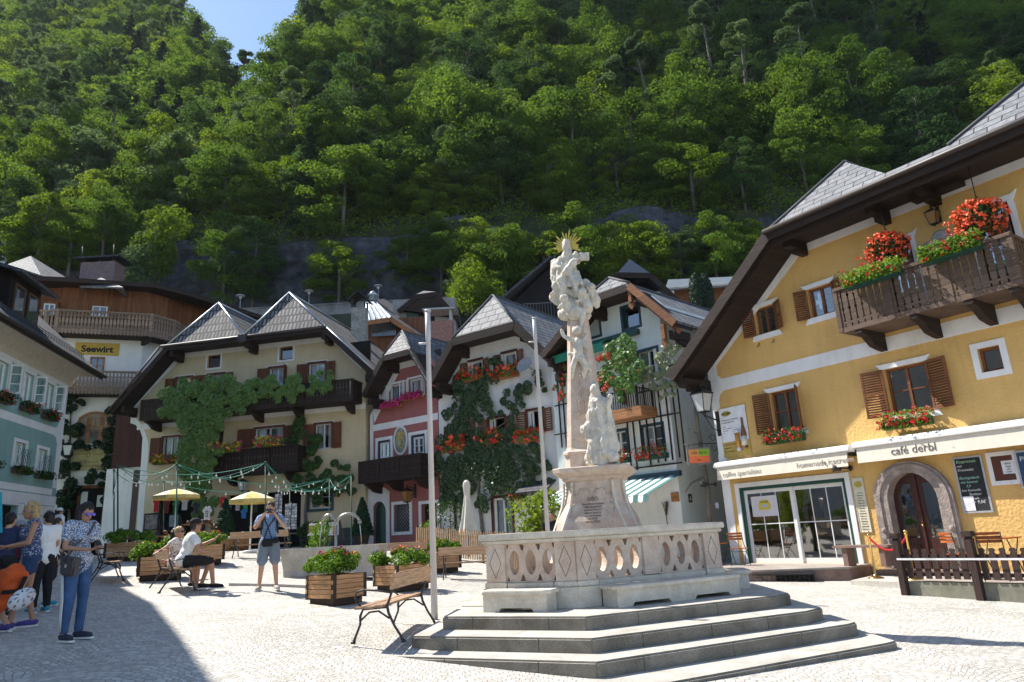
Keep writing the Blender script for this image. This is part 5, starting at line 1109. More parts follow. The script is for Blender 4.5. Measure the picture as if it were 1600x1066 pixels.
 rf=MB(); sl=.95; rf.slab([F.w(-.6,go,zg),F.w(L,go,zg),F.w(L,-4,zg+sl*5.2),F.w(-.6,-4,zg+sl*5.2)],.14); rf.slab([F.w(-.6,-4,zg+sl*5.2),F.w(L,-4,zg+sl*5.2),F.w(L,-8.5,zg),F.w(-.6,-8.5,zg)],.14); rr=build('roof',rf,SLATED,root)
 gb=MB(); gb.prism([F.w(-.3,-.3,zg-.15),F.w(-.3,-4,zg+sl*5.0),F.w(-.3,-7.6,zg-.0)],F.s*.2); build('gable',gb,CREAM,root)
 gu=MB(); gu.tube([F.w(-.7,go+.06,zg-.05),F.w(L,go+.06,zg-.05)],.075,n=8); gu.fbox(F,-.6,L,go-.06,go,zg-.2,zg-.02); build('gutter',gu,GUT,root)
 sg=MB()
 for h in (.08,.16,.24): sg.tube([F.w(.4,.65,zg+sl*.5+h),F.w(L,.65,zg+sl*.5+h)],.012,n=4)
 for k in range(60): sg.tube([F.w(.4+k*.25,.65,zg+sl*.5),F.w(.4+k*.25,.65,zg+sl*.5+.26)],.008,n=4)
 build('snow_guard',sg,DARKM,rr)
 c=A(38,475,0.2)[0]; dm=MB(); z0=zg+.6
 for x0,x1 in ((3.2,5.6),(8.5,11)):
  dm.fbox(F,x0,x1,-3,-.1,z0,z0+2.1)
 do=build('dormer',dm,wood('black brown cladding',(.02,.015,.013),plank=.15,axis=1),rr)
 w=MB(); g=MB()
 for x0,x1 in ((3.2,5.6),(8.5,11)):
  for a,b in ((x0+.25,x0+.95),(x0+1.35,x0+2.05)): frameband(w,F,a,b,z0+.5,z0+1.6,.07,-.09,-.04); g.fbox(F,a,b,-.09,-.06,z0+.5,z0+1.6)
 build('dormer_frame',w,GW,do); build('dormer_pane',g,GLASS,do)
 dr_=MB()
 for x0,x1 in ((3.2,5.6),(8.5,11)): dr_.slab([F.w(x0-.4,.45,z0+1.95),F.w(x1+.4,.45,z0+1.95),F.w(x1+.4,-4,z0+3.4),F.w(x0-.4,-4,z0+3.4)],.12)
 build('dormer_roof',dr_,SLATED,do)
 return ups,los,zg
UT,LT,ZG=house_T()
for i,r in enumerate(UT[:4]): flowerbox(FL,r[0]-.1,r[1]+.1,r[2]-.42,.06,'dull red flower box under the %s upper window of the teal house'%('far','second','third','nearest')[i],flowers=(RED,),group='flower boxes on the teal house',nf=20,n=420,fr=.05,fh=.25,leaf=FOLD,lf=.09)
for i,r in enumerate(LT[:3]):
 b=flowerbox(FL,r[0]-.12,r[1]+.12,r[2]-.35,.06,'green planted box with lattice under the %s lower window of the teal house'%('far','second','third')[i],flowers=(PINKF,),group='lattice boxes on the teal house',nf=4,n=420,fr=.03,fh=.15,leaf=FOLD,lf=.09); g=MB()
 for k in range(4):
  for sg in (1,-1): a=r[0]+.1+k*.2; g.tube([FL.w(a,.2,r[2]-.1),FL.w(a+sg*.2,.2,r[2]+.15),FL.w(a,.2,r[2]+.4),FL.w(a+sg*.2,.2,r[2]+.6)],.009,n=4)
 build('lattice',g,DARKM,b)
# === inn with curved timber balconies (far left)
def inn():
 F=FS; root=empty('timber_inn',F.w(0,0,1.4),'tall white and timber clad inn with curved balconies and hipped slate roofs','inn'); A=F.at; zb=1.2
 P=[(-9.5,-.6),(-3.6,-.3),(-3.0,0),(1.05,0),(2.1,-.8),(2.6,-2.0),(7.5,-6.5)]
 def ext(mb,P,z0,z1,thick=.3,off=0):
  for (a,b) in zip(P,P[1:]):
   p=F.w(a[0],a[1],0);q=F.w(b[0],b[1],0); d=(q-p).normalized(); n=Vector((d.y,-d.x,0)); p=p+n*off;q=q+n*off
   k=[p-n*thick,q-n*thick,q,p]; mb.hexa([v+Vector((0,0,z0)) for v in (k[3],k[2],k[1],k[0])]+[v+Vector((0,0,z1)) for v in (k[3],k[2],k[1],k[0])])
 zA=A(150,452)[1]-.1; zB=A(120,524)[1]; zC=A(150,616)[1]
 zD=A(140,586)[1]; zE=A(120,494)[1]; print('inn z',zA,zB,zC,zD,zE)
 mb=MB(); ext(mb,P,zb,zB-.1); build('wall',mb,WHITE,root)
 cl=MB(); ext(cl,[(a,b-.02) for a,b in P],zB-.1,zA+.6); build('timber_cladding',cl,LARCH,root)
 core=MB(); core.fbox(F,-9,1,-7,-.9,zb,zA); build('core',core,DARKIN,root)
 def curved(z0,z1,P,dep,tag_):
  Q=[]
  for i,(a,b) in enumerate(P):
   Q.append((a+(0 if i==0 else (.5*dep if i>=3 else 0)),b+dep*(1 if i<4 else .8)))
  fl=MB(); 
  for i in range(len(P)-1): fl.prism([F.w(P[i][0],P[i][1],z0-.18),F.w(P[i+1][0],P[i+1][1],z0-.18),F.w(Q[i+1][0],Q[i+1][1],z0-.18),F.w(Q[i][0],Q[i][1],z0-.18)],Vector((0,0,.18)))
  b=build('balcony',fl,DW,root); rl=MB();pk=MB()
  for i in range(len(Q)-1):
   p=F.w(*Q[i],0);q=F.w(*Q[i+1],0); L_=(q-p).length; d=(q-p)/L_
   for h,w in ((z1,.1),(z0+.22,.07),(z1-.28,.05)): rl.beam(p+Vector((0,0,h)),q+Vector((0,0,h)),.1,w)
   k=int(L_/.17)
   for j in range(k):
    c=p+d*(L_*(j+.5)/k); pr=[(.03,z0+.2),(.055,z0+.3),(.07,(z0+z1)/2-.05),(.04,z1-.32),(.045,z1-.05)]; n=Vector((d.y,-d.x,0))
    pk.prism([c+d*w+Vector((0,0,h)) for w,h in pr]+[c-d*w+Vector((0,0,h)) for w,h in pr[::-1]],n*.03)
   for j in range(k): c=p+d*(L_*(j+.5)/k); n=Vector((d.y,-d.x,0))*.03; pk.prism([c+d*.08+Vector((0,0,z0+.2)),c-d*.08+Vector((0,0,z0+.2)),c-d*.08+Vector((0,0,z0-.12)),c+Vector((0,0,z0-.2)),c+d*.08+Vector((0,0,z0-.12))],n)
   rl.beam(p+Vector((0,0,z0-.2)),p+Vector((0,0,z1+.06)),.14,.14,up=Vector((1,0,0)))
  LW=wood('sun bleached balcony wood',(.27,.19,.135),plank=.3); build('rail',rl,LW,b); build('balusters',pk,LW,b)  # weathered wood, made paler so that sunlight is painted into its colour
  for i in range(1,len(P)-1):
   k=MB(); p=F.w(P[i][0],P[i][1],z0-.32);q=F.w(Q[i][0],Q[i][1],z0-.32); k.beam(p,q*.9+p*.1,.18,.25); build('bracket',k,DW,b)
  return b
 curved(zB,zE,P[:6]+[(6.5,-5.4)],1.0,'top'); curved(zC,zD,[(-3.0,0),(1.05,0),(2.1,-.8)],.9,'low')
 for p,q,c in (((68,475),(86,494),2),((144,479),(168,495),2)):
  r=prc(F,p,q); wm=window(F,root,r[0],r[1],r[2],r[3],WPAINT,rows=1,cols=c,fw=.06,o=.05); fb=MB(); frameband(fb,F,*r,.14,-.05,.06); build('casing',fb,LARCH,wm)
 r=prc(F,(140,558),(163,586)); wm=window(F,root,r[0],r[1],r[2],r[3],LOG,rows=2,cols=2,fw=.09,o=.06); bk=MB(); bk.fbox(F,r[0],r[1],.002,.008,r[2],r[3]); build('dark_room',bk,DARKIN,wm)
 a=A(120,690);b=A(172,690); z0=a[1]-.1; z1=A(146,645)[1]; w=b[0]-a[0]; n=10; cxx=(a[0]+b[0])/2
 arch=lambda k,zz0,o:[F.w(cxx-k,o,zz0)]+[F.w(cxx-k*math.cos(math.pi*i/n),o,z1-.55+.55*(k/(w/2))*math.sin(math.pi*i/n)) for i in range(n+1)]+[F.w(cxx+k,o,zz0)]
 d=MB(); d.prism(arch(w/2,z0,.002),F.n*.03); ad=build('arched_window',d,DARKIN,root); f=MB()
 for x0,x1 in ((-.5,-.46),(-.26,-.14),(.14,.26),(.46,.5)): f.fbox(F,cxx+w*x0,cxx+w*x1,.035,.09,z0,z1-.25)
 for x in (-.36,0,.36): f.fbox(F,cxx+w*x-.012,cxx+w*x+.012,.035,.06,z0,z1-.3)
 f.fbox(F,cxx-w/2,cxx+w/2,.035,.07,z0+.9,z0+.95)
 for i in range(n): 
  A0=arch(w/2,z0,.035)[1+i]; A1=arch(w/2,z0,.035)[2+i]; f.beam(A0,A1,.1,.12)
 build('frame',f,LOG,ad); g=MB(); g.prism(arch(w/2-.05,z0,.034),F.n*.006); build('pane',g,mat('reflecting dark glass',(.10,.11,.12),rough=.08,spec=.9,var=.5,scale=1.5),ad)
 sg=A(154,545); gold=mat('gold ochre sign paint',(.50,.33,.06),rough=.8,var=.1); s=MB(); l=A(118,540)[0]; r_=A(187,540)[0]; s.fbox(F,l,r_,.002,.03,sg[1]-.38,sg[1]+.32); sp=build('painted_sign',s,gold,root)
 text('lettering','Seewirt',F,(l+r_)/2,.032,sg[1]-.2,.50,mat('black sign paint',(.01,.01,.01)),sp,'CENTER',bold=.018)
 s2=MB(); c=A(139,719); s2.fbox(F,c[0]-.85,c[0]+.75,.002,.05,c[1]-.55,c[1]+.6); cs=build('inn_sign',s2,mat('parchment sign paint',(.42,.36,.17),rough=.9,var=.3,scale=3),root)
 bk=mat('brown sign lettering',(.14,.07,.03))
 for i,(tx,sz) in enumerate((('0',.4),('RESTAURANT',.17),('CAFE GALERIE',.17))): text('lettering',tx,F,c[0]-.05,.052,c[1]+(.14,-.16,-.38)[i],sz,bk,cs,'CENTER')
 for sx in (-.45,.42): text('lettering','BRAUGASTHOF' if sx<0 else 'HALLSTATT',F,c[0]-.05+sx,.052,c[1]+.28,.09,bk,cs,'CENTER')
 e=A(138,782); q=MB(); q.fbox(F,e[0]-1.2,e[0]+1.3,.002,.02,zb,e[1]+.75); dg=build('entrance',q,DARKIN,root); f=MB()
 for x in (-1.15,-.45,.75,1.25): f.fbox(F,e[0]+x-.07,e[0]+x+.07,.022,.08,zb,e[1]+.7)
 f.fbox(F,e[0]-1.2,e[0]+1.3,.022,.07,e[1]+.62,e[1]+.78); build('frame',f,LARCH,dg)
 lt=MB(); lt.fbox(F,e[0]-.35,e[0]-.05,.022,.03,e[1]-.35,e[1]+.45); lt.fbox(F,e[0]+.4,e[0]+.68,.022,.03,e[1]-.35,e[1]+.25); build('curtain',lt,CURT,dg)
 W=F.w; ze=zA+.35; o=1.1
 E=[(-9.5,.5),(-3.0,.9),(1.5,.9),(3.2,-.2),(8.6,-5.2)]
 rf=MB(); ap=[(-9.5,-4,ze+1.0),(-1.0,-3.2,ze+.8),(1.0,-3.4,ze+.8),(5.5,-8,ze+.8)]
 pts=[W(a,b,ze) for a,b in E]; 
 rf.slab([pts[0],pts[1],W(*ap[1]),W(*ap[0])],.14) 
 rf.slab([pts[1],pts[2],W(*ap[1])],.14); rf.slab([pts[2],pts[3],W(*ap[2]),W(*ap[1])],.14); rf.slab([pts[3],pts[4],W(*ap[3]),W(*ap[2])],.14)
 rr=build('roof',rf,SLATED,root)
 sf=MB(); 
 for p,q in zip(pts,pts[1:]): sf.beam(p-Vector((0,0,.12)),q-Vector((0,0,.12)),.12,.26); sf.slab([p-Vector((0,0,.18)),q-Vector((0,0,.18)),q-Vector((0,0,.18))+F.n*-1.5,p-Vector((0,0,.18))+F.n*-1.5],.05)
 build('eaves',sf,DW,root)
 def hip(e1,e2,apx,back,m,name='hip'):
  h=MB(); h.slab([e1,e2,apx],.1); h.slab([e2,e2+back,apx+back,apx],.1); h.slab([e1,e1+back,apx+back,apx],.1); build(name,h,m,rr)
 dpt=36.5; hip(atd(124,447,dpt),atd(193,449,dpt),atd(158,434,dpt+1.6),F.n*-4,SLATE)
 hip(atd(12,413,37.5),atd(64,430,37.0),atd(48,400,40),Vector((1.6,4.5,-1.2)),SLATE)
 c=MB(); a=atd(22,434,38.2); c.box(a+Vector((1.2,2.2,-2.3)),(3.2,3.4,4.4)); build('gable_bay',c,LARCH,root)
 ch=MB(); a=atd(160,430,42.5); ch.box(a+Vector((0,0,-.6)),(2.2,1.2,2.6)); cc=build('chimney',ch,mat('dull mauve chimney render',(.17,.12,.12),var=.2),rr); ca=MB(); ca.box(a+Vector((0,0,.95)),(2.9,1.7,.1)); 
 for dx in (-.9,0,.9): ca.box(a+Vector((dx,0,.8)),(.15,1,.3))
 build('cap',ca,DARKM,cc)
 for px,y0 in ((129,385),(178,382)):
  an=MB(); p=atd(px,412,42.3); q=atd(px,y0,42.3); an.tube([p-Vector((0,0,.3)),q],.02,n=4); build('aerial',an,DARKM,rr)
inn()
vine(FS,[(106,610,10),(108,635,17),(106,665,20),(108,700,20),(102,735,20),(106,765,18),(122,630,9),(172,648,14),(184,668,20),(192,695,22),(186,725,22),(192,755,20),(200,675,16),(130,694,11),(150,697,9),(168,700,13),(135,745,13),(155,748,14),(172,742,16),(195,640,12),(98,795,18),(180,775,18),(100,825,14)],'very dark ivy framing the entrance and sign of the timber inn',leafmat('ivy',(.008,.022,.008),(.022,.045,.016),trans=.15),size=.16,dens=200,name='ivy',o=.3,stems=[[(108,855),(108,760),(110,660),(112,610)],[(190,850),(188,740),(185,660)]])
def passage():
 F=FA; root=empty('archway',F.w(-8,-1,1.4),'dark timber panelled archway between the timber inn and the cream house','archway'); A=F.at
 p=MB(); l=A(178,700,-1.2)[0]; r=A(226,700,-1.2)[0]; zt=A(205,655,-1.2)[1]; zm=A(205,730,-1.2)[1]
 p.fbox(F,l,r,-1.3,-1.15,zm,zt+1.2)
 build('timber_panel',p,wood('red brown panel boards',(.07,.022,.015),plank=.16,axis=1),root)
 w=MB(); w.fbox(F,l-.4,r,-1.5,-1.3,1.2,zm); build('passage_wall',w,WHITE,root)
 d=MB(); d.fbox(F,A(203,800,-1.2)[0],A(219,800,-1.2)[0],-1.29,-1.22,1.3,A(210,735,-1.2)[1]); build('passage_door',d,mat('dark maroon door',(.05,.012,.012),rough=.5),root)
passage()
# === houses, road wall and lamps up the slope
def road():
 zt=atd(480,478,55)[2]; mb=MB(); mb.box((-5,55.2,zt-.55),(84,.35,1.1)); mb.box((-5,55.2,zt+.05),(84,.5,.1)); mb.box((-5,55.1,zt-3.2),(84,.3,4.2))
 return thing('retaining_wall',mb,mat('weathered concrete',(.20,.20,.20),rough=.9,var=.35,scale=1.5,dirt=.6),'long weathered concrete retaining wall of the road below the dark rock','retaining wall',loc=Vector((-5,55,zt-5))),zt
RWALL,ZR=road()
def road_lamp():
 root=empty('street_lamp',(0,0,-400),'','street lamp','street lamps along the upper road')
 p=MB(); p.tube([(0,0,-1.2),(0,0,.3),(0,0,1.75)],[.06,.045,.035],n=8); build('pole',p,mat('pale grey lamp pole',(.35,.36,.37),rough=.5),root,local=True)
 h=MB(); h.lathe((0,0,1.7),[(.06,0),(.14,.05),(.16,.3),(.05,.34)],n=12); build('lamp_body',h,mat('milky lamp body',(.6,.6,.6),rough=.3),root,local=True)
 c=MB(); c.lathe((0,0,2.03),[(.0,.1),(.22,.1),(.44,.04),(.46,.0),(.43,-.02),(.2,.03),(0,.03)],n=14); build('lamp_shade',c,mat('white lamp shade',(.75,.75,.75),rough=.4),root,local=True); return root
RL=road_lamp(); RL.scale=(.8,.8,.8); first=True
for px,lab in ((270,'leftmost white shaded lamp on the upper road, beside the timber inn'),(376,'white shaded lamp above the left gable of the cream house'),(483,'white shaded lamp above the right gable of the cream house'),(591,'white shaded lamp above the rose house chimney'),(699,'white shaded lamp right of the small grey hipped house')):
 yy={270:468,376:462,483:455,591:447,699:440}[px]
 r=RL if first else copytree(RL); first=False; P=atd(px,yy,55.5); place(r,(P.x,P.y,P.z-1.65),0,lab)
def hillhouses():
 r=empty('grey_hipped_house',atd(672,560,46),'small grey rendered house with hipped dark roof above the rose house','house'); D=46
 P=lambda x,y,d=D:atd(x,y,d)
 c=P(663,500); w=MB(); w.box(c+Vector((0,2.5,-1)),(4.3,5,5)); build('wall',w,mat('grey render',(.30,.28,.27),var=.2),r)
 e=[P(624,487),P(652,464),P(682,460),P(716,498)]; 
 for q in e: q.y-=.5
 rf=MB(); ap=P(662,455,48.2); bk=Vector((0,6,0)); rf.slab([e[0],e[1],ap,ap+bk,e[0]+bk+Vector((0,.5,0))],.12); rf.slab([e[3],e[2],ap,ap+bk,e[3]+bk+Vector((0,.5,0))],.12); rr=build('roof',rf,SLATED,r); h=MB(); h.slab([e[1]+Vector((0,0,.02)),e[2]+Vector((0,0,.02)),ap+Vector((0,0,.03))],.1); build('hip',h,SLATE,rr)
 s=MB(); s.beam(e[0]-Vector((0,0,.2)),e[1]-Vector((0,0,.2)),.1,.35); s.beam(e[1]-Vector((0,0,.2)),e[2]-Vector((0,0,.2)),.1,.35); s.beam(e[2]-Vector((0,0,.2)),e[3]-Vector((0,0,.2)),.1,.35); s.prism([e[0],e[1],e[2],e[3]],Vector((0,.6,0))); build('gable_boards',s,DW,r)
 wn=MB(); a=P(662,499); wn.box(a+Vector((.2,-.02,.0)),(1.1,.1,1.1)); build('window',wn,DARKIN,r); sh=MB(); sh.box(a+Vector((-.75,-.06,.1)),(.8,.06,1.3)); build('shutter',sh,DKGREEN,r)
 r=empty('brick_chimney',P(687,545,42),'broad salmon brick chimney with a flat slab between the rose and white houses','chimney'); b=MB(); c=P(688,522,42); b.box(c+Vector((0,0,-1)),(1.6,1.1,3.4)); build('shaft',b,shingle('salmon brick',(.30,.12,.085),(.38,.16,.11),.25,.08,mortar=(.25,.2,.18),msize=.01,bump=.3),r); t=MB(); t.box(c+Vector((0,0,1.45)),(2.0,1.4,.1)); 
 for dx in (-.7,.7):
  for dy in (-.4,.4): t.box(c+Vector((dx,dy,1.05)),(.15,.15,.75))
 build('cover_slab',t,mat('pale concrete',(.4,.4,.38)),r)
 r=empty('metal_roofed_chalet',P(600,560,44),'brown timber chalet with ribbed metal roof behind the rose house','house'); D=44
 w=MB(); c=P(612,520,44.5); w.box(c+Vector((0,2,-1)),(4.6,4,4)); build('wall',w,LARCH,r)
 rf=MB(); a=P(570,502,43.2);b=P(611,496,43.2);c1=P(574,470,46);tp=P(583,468,46); q=MB(); rf.slab([a,b,tp,P(568,475,46)],.08); q.slab([b,P(690,545,43.2),P(700,530,49),P(600,455,49)+Vector((0,0,-.6)),tp],.12); rr=build('roof',rf,ZINC,r); build('dark_slope',q,SLATED,rr)
 rb=MB()
 for k in range(6): t=k/5; rb.beam(a.lerp(b,t)+Vector((0,-.03,.05)),P(569,474,46).lerp(tp,t)+Vector((0,0,.05)),.05,.07)
 build('roof_ribs',rb,ZINC,rr)
 f=MB(); f.beam(a-Vector((0,0,.15)),b-Vector((0,0,.15)),.1,.3); f.beam(b-Vector((0,0,.15)),P(690,545,43.2)-Vector((0,0,.15)),.1,.3); build('barge_board',f,LOG,r)
 fi=MB(); fi.lathe(tp+Vector((0,0,-.1)),[(.3,0),(.3,.35),(.42,.37),(.02,.75)],n=8); build('vent_cowl',fi,ZINC,rr)
 gl=MB(); p=P(600,515,44.2); gl.box(p,(1.6,.1,.9)); build('window',gl,mat('reflecting dark glass',(.10,.11,.12),rough=.08),r)
 r=empty('dark_barn',P(830,520,46),'big dark timber house with wide roof behind the obelisk top','barn'); w=MB()
 A_,B_,C_=P(785,470,46),P(862,405,46),P(960,490,46); w.prism([P(800,560,46),A_+Vector((.6,0,-.3)),B_-Vector((0,0,.4)),C_-Vector((.6,0,.3)),P(950,560,46)],Vector((0,6,0))); build('wall',w,wood('black timber',(.012,.010,.010),plank=.18,axis=1),r)
 rf=MB(); o=Vector((0,-1,0)); bk=Vector((0,8,0)); rf.slab([A_+o,B_+o,B_+bk,A_+bk],.16); rf.slab([B_+o,C_+o,C_+bk,B_+bk],.16); build('roof',rf,SLATED,r); g=MB(); a=P(820,486,45.7)
 for k in range(14): g.box(a+Vector((k*.2,0,0)),(.03,.03,1.0))
 g.box(a+Vector((1.3,0,.5)),(2.8,.05,.05)); build('railing',g,mat('grey railing',(.15,.15,.16)),r)
 r=empty('blue_roofed_house',P(1000,480,38),'white house with blue black hipped roof behind the mint house','house'); w=MB(); a=P(1005,470,38); w.box(a+Vector((0,2.5,-1.2)),(3.6,5,3.4)); build('wall',w,WHITE,r); wi=MB(); wi.box(P(999,436,37.9),(.5,.1,.45)); build('window',wi,DARKIN,r)
 e=[P(945,443,37.2),P(965,426,37.2),P(1016,427,37.2),P(1062,470,37.2)]; ap=P(984,405,39.5); bk=Vector((0,6,0)); bm=mat('blue black roof',(.015,.022,.04),rough=.5,var=.2); rf=MB(); rf.slab([e[0],e[1],ap,ap+bk,e[0]+bk],.12); rf.slab([e[3],e[2],ap,ap+bk,e[3]+bk],.12); rf.slab([e[1],e[2],ap],.12); build('roof',rf,bm,r)
 s=MB(); 
 for p,q in zip(e,e[1:]): s.beam(p-Vector((0,0,.15)),q-Vector((0,0,.15)),.1,.3)
 build('verge',s,DW,r)
 r=empty('hillside_shed',P(1120,470,42),'long dark shed with pale metal roof beside two slim cypresses','shed'); w=MB(); a=P(1110,455,42); w.box(a+Vector((1,1.5,-1.0)),(7.5,3,2.4)); build('wall',w,LARCH,r); rf=MB(); rf.slab([P(1040,450,41),P(1240,436,41),P(1240,428,45),P(1044,437,45)],.1); build('roof',rf,ZINC,r)
 r=empty('hillside_building',P(0,400,60),'pale building fragment high on the slope at the left edge','building'); w=MB(); a=P(-16,385,60); w.box(a+Vector((-.6,3,-2)),(4.5,6,7)); build('wall',w,WHITE,r); wi=MB(); wi.box(P(9,358,59.9)+Vector((-.1,0,0)),(.45,.1,.8)); build('window',wi,DARKIN,r); rf=MB(); rf.slab([P(18,352,59),P(-10,318,59),P(-10,318,67),P(18,352,67)],.2); build('roof',rf,SLATED,r)
hillhouses()
for px,dx,lab in ((1091,0,'left one of two slim dark cypresses beside the hillside shed'),(1106,.0,'right one of two slim dark cypresses beside the hillside shed')):
 P=atd(px,480,37.5); root=empty('cypress_tree',P,lab,'tree','cypresses beside the shed'); rng=np.random.default_rng(px); n=2600; h=rng.uniform(0,1,n); H=2.6; a=rng.uniform(0,6.28,n); r_=.42*np.sin(np.clip(h*.93+.07,0,1)*math.pi)**.5*rng.uniform(.7,1,n)
 leafobj('foliage',np.c_[P.x+np.cos(a)*r_,P.y+np.sin(a)*r_,P.z+h*H-.6],.13,NEEDLE,root,rng=rng,Nn=np.c_[np.cos(a),np.sin(a),np.zeros(n)+.3]); t=MB(); t.tube([P-Vector((0,0,1.5)),P+Vector((0,0,.5)),P+Vector((0,0,1.6))],[.07,.05,.02],n=6); build('trunk',t,BARK,root)
def neighbour():
 C=Vector((-15.4,17.9,0)); e1=Vector((.5,-.86,0)).normalized(); e2=Vector((-.6,.8,0)).normalized(); zt=12.6
 ed=[C+e1*17,C,C+e2*9.5]; n1=Vector((-.86,-.5,0))
 back=[ed[2]+n1*7,ed[0]+n1*7]; poly=[ed[0],ed[1],ed[2],back[0],back[1]]
 root=empty('neighbour_house',C+n1*3,'pale rendered house at the left edge of the square whose shadow falls on the paving','house'); w=MB()
 ins=[p+n1*.9+ (e1*-.6 if i in (0,4) else Vector((0,0,0))) for i,p in enumerate(poly)]
 w.prism([Vector((p.x,p.y,.2)) for p in ins],Vector((0,0,zt-.6))); build('wall',w,WHITE,root); r=MB(); r.prism([Vector((p.x,p.y,zt-.2)) for p in poly],Vector((0,0,.2))); build('roof',r,SLATED,root)
neighbour()
# === thin valley haze
def haze():
 mb=MB(); mb.box((0,110,79),(520,380,166)); m=bpy.data.materials.new('valley haze'); m.use_nodes=True; n=m.node_tree; n.nodes.remove(n.nodes['Principled BSDF']); v=N(n,'ShaderNodeVolumePrincipled'); v.inputs['Color'].default_value=(.80,.88,1,1); v.inputs['Density'].default_value=.00009; v.inputs['Anisotropy'].default_value=.2; n.links.new(v.outputs[0],n.nodes['Material Output'].inputs['Volume']); o=build('haze',mb,m,None); o['kind']='stuff'
haze()
# === trinity column on its stepped plinth
def stonemat(name,c1,c2,bump=.4,sc=3):
 m,n,b=nodes(name); L=n.links.new; tc=N(n,'ShaderNodeTexCoord')
 nz=N(n,'ShaderNodeTexNoise'); nz.inputs['Scale'].default_value=sc; nz.inputs['Detail'].default_value=9; nz.inputs['Roughness'].default_value=.6; nz.inputs['Distortion'].default_value=1.2; L(tc.outputs['Object'],nz.inputs[0])
 cr=N(n,'ShaderNodeValToRGB'); cr.color_ramp.elements[0].position=.33; cr.color_ramp.elements[1].position=.68; cr.color_ramp.elements[0].color=(*c1,1); cr.color_ramp.elements[1].color=(*c2,1); L(nz.outputs[0],cr.inputs[0])
 n2=N(n,'ShaderNodeTexNoise'); n2.inputs['Scale'].default_value=70; n2.inputs['Detail'].default_value=4; L(tc.outputs['Object'],n2.inputs[0])
 mr=N(n,'ShaderNodeMapRange'); mr.inputs[1].default_value=.3; mr.inputs[2].default_value=.7; mr.inputs[3].default_value=.82; mr.inputs[4].default_value=1.15; L(n2.outputs[0],mr.inputs[0])
 sc_=N(n,'ShaderNodeVectorMath',operation='SCALE'); L(cr.outputs[0],sc_.inputs[0]); L(mr.outputs[0],sc_.inputs['Scale']); L(sc_.outputs[0],b.inputs['Base Color'])
 bp=N(n,'ShaderNodeBump'); bp.inputs['Strength'].default_value=bump; bp.inputs['Distance'].default_value=.01; L(n2.outputs[0],bp.inputs['Height']); L(bp.outputs[0],b.inputs['Normal']); b.inputs['Roughness'].default_value=.75; b.inputs['Specular IOR Level'].default_value=.3
 MAT[name]=m; return m
ROSE=stonemat('rosy marble',(.47,.345,.275),(.63,.54,.45)); PALE=stonemat('pale marble',(.50,.44,.36),(.66,.61,.52)); GRAN=stonemat('rough granite step',(.37,.345,.30),(.56,.53,.47),bump=.9,sc=2)
GRAN_SHADE=stonemat('bush hammered shaded granite riser',(.14,.122,.095),(.28,.25,.205),bump=1.6,sc=1.6)  # rough dirty riser stone, with its shade also put into the colour
STAT=stonemat('statue stone',(.46,.41,.34),(.64,.60,.52),bump=.3,sc=4)
Z1,Z2,Z3,Z4=.12,.28,.44,.60
def steps():
 S=[('lowest',[(-2.1,8.5),(.69,7.2),(4.24,9.03),(4.41,9.15)],-.35,Z1),('second',[(-1.75,9.02),(.69,7.9),(4.05,9.55),(4.21,9.70)],-.3,Z2),('third',[(-1.45,9.38),(.7,8.39),(3.62,9.72),(3.92,10.0)],Z2-.05,Z3),('top',[(-1.11,9.84),(.7,8.99),(3.31,10.14),(3.67,10.42)],Z3-.05,Z4)]
 root=empty('plinth_steps',(1.2,11.8,-.2),'four rough granite steps round the marble balustrade','steps')
 for i,(nm,P,z0,z1) in enumerate(S):
  e=(3-i)*.5; L_=P[0]; Rr=P[3]
  Q=P+[(Rr[0]+.1,13.0+e*.4),(1.2,14.8+e),(L_[0]+.35,L_[1]+3.3+e*.6)]
  mb=MB(); mb.prism([Vector((x,y,z0)) for x,y in Q],Vector((0,0,z1-z0))); st=build('step',mb,GRAN,root,bevel=.022); st.data.materials.append(GRAN_SHADE)
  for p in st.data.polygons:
   if abs(p.normal.z)<.5: p.material_index=1  # upright faces take the darker colour with painted shade
  me=st.data
  j=MB(); 
  for (a,b) in ((P[0],P[1]),(P[1],P[2])):
   a=Vector((*a,0));b=Vector((*b,0)); d=(b-a); n=Vector((d.y,-d.x,0)).normalized(); k=2 if d.length<3 else 3; rr=random.Random(i*3+int(a.x))
   for t in range(k):
    p=a+d*((t+.6+rr.uniform(-.15,.15))/(k+.3)); dd=d.normalized()*.004; j.hexa([p-dd-n*.3+Vector((0,0,z0)),p-dd+n*.0015+Vector((0,0,z0)),p+dd+n*.0015+Vector((0,0,z0)),p+dd-n*.3+Vector((0,0,z0)),p-dd-n*.3+Vector((0,0,z1-.02)),p-dd+n*.0015+Vector((0,0,z1-.02)),p+dd+n*.0015+Vector((0,0,z1-.02)),p+dd-n*.3+Vector((0,0,z1-.02))])
  build('joint',j,mat('dark joint',(.06,.055,.05)),st)
 return root
steps()
class Seg:
 "vertical frame on a plan segment, s from a to b, n outward (to the right of a->b ... towards the viewer)"
 def __init__(f,a,b): f.P=Vector((a[0],a[1],0)); d=Vector((b[0]-a[0],b[1]-a[1],0)); f.L=d.length; f.s=d/f.L; f.n=Vector((f.s.y,-f.s.x,0))
 def w(f,s,o,z): return f.P+f.s*s+f.n*o+Vector((0,0,z))
HX=[(-.59,10.48),(.70,9.90),(3.0,11.05),(3.15,12.5),(1.05,13.85),(-.25,13.25)]
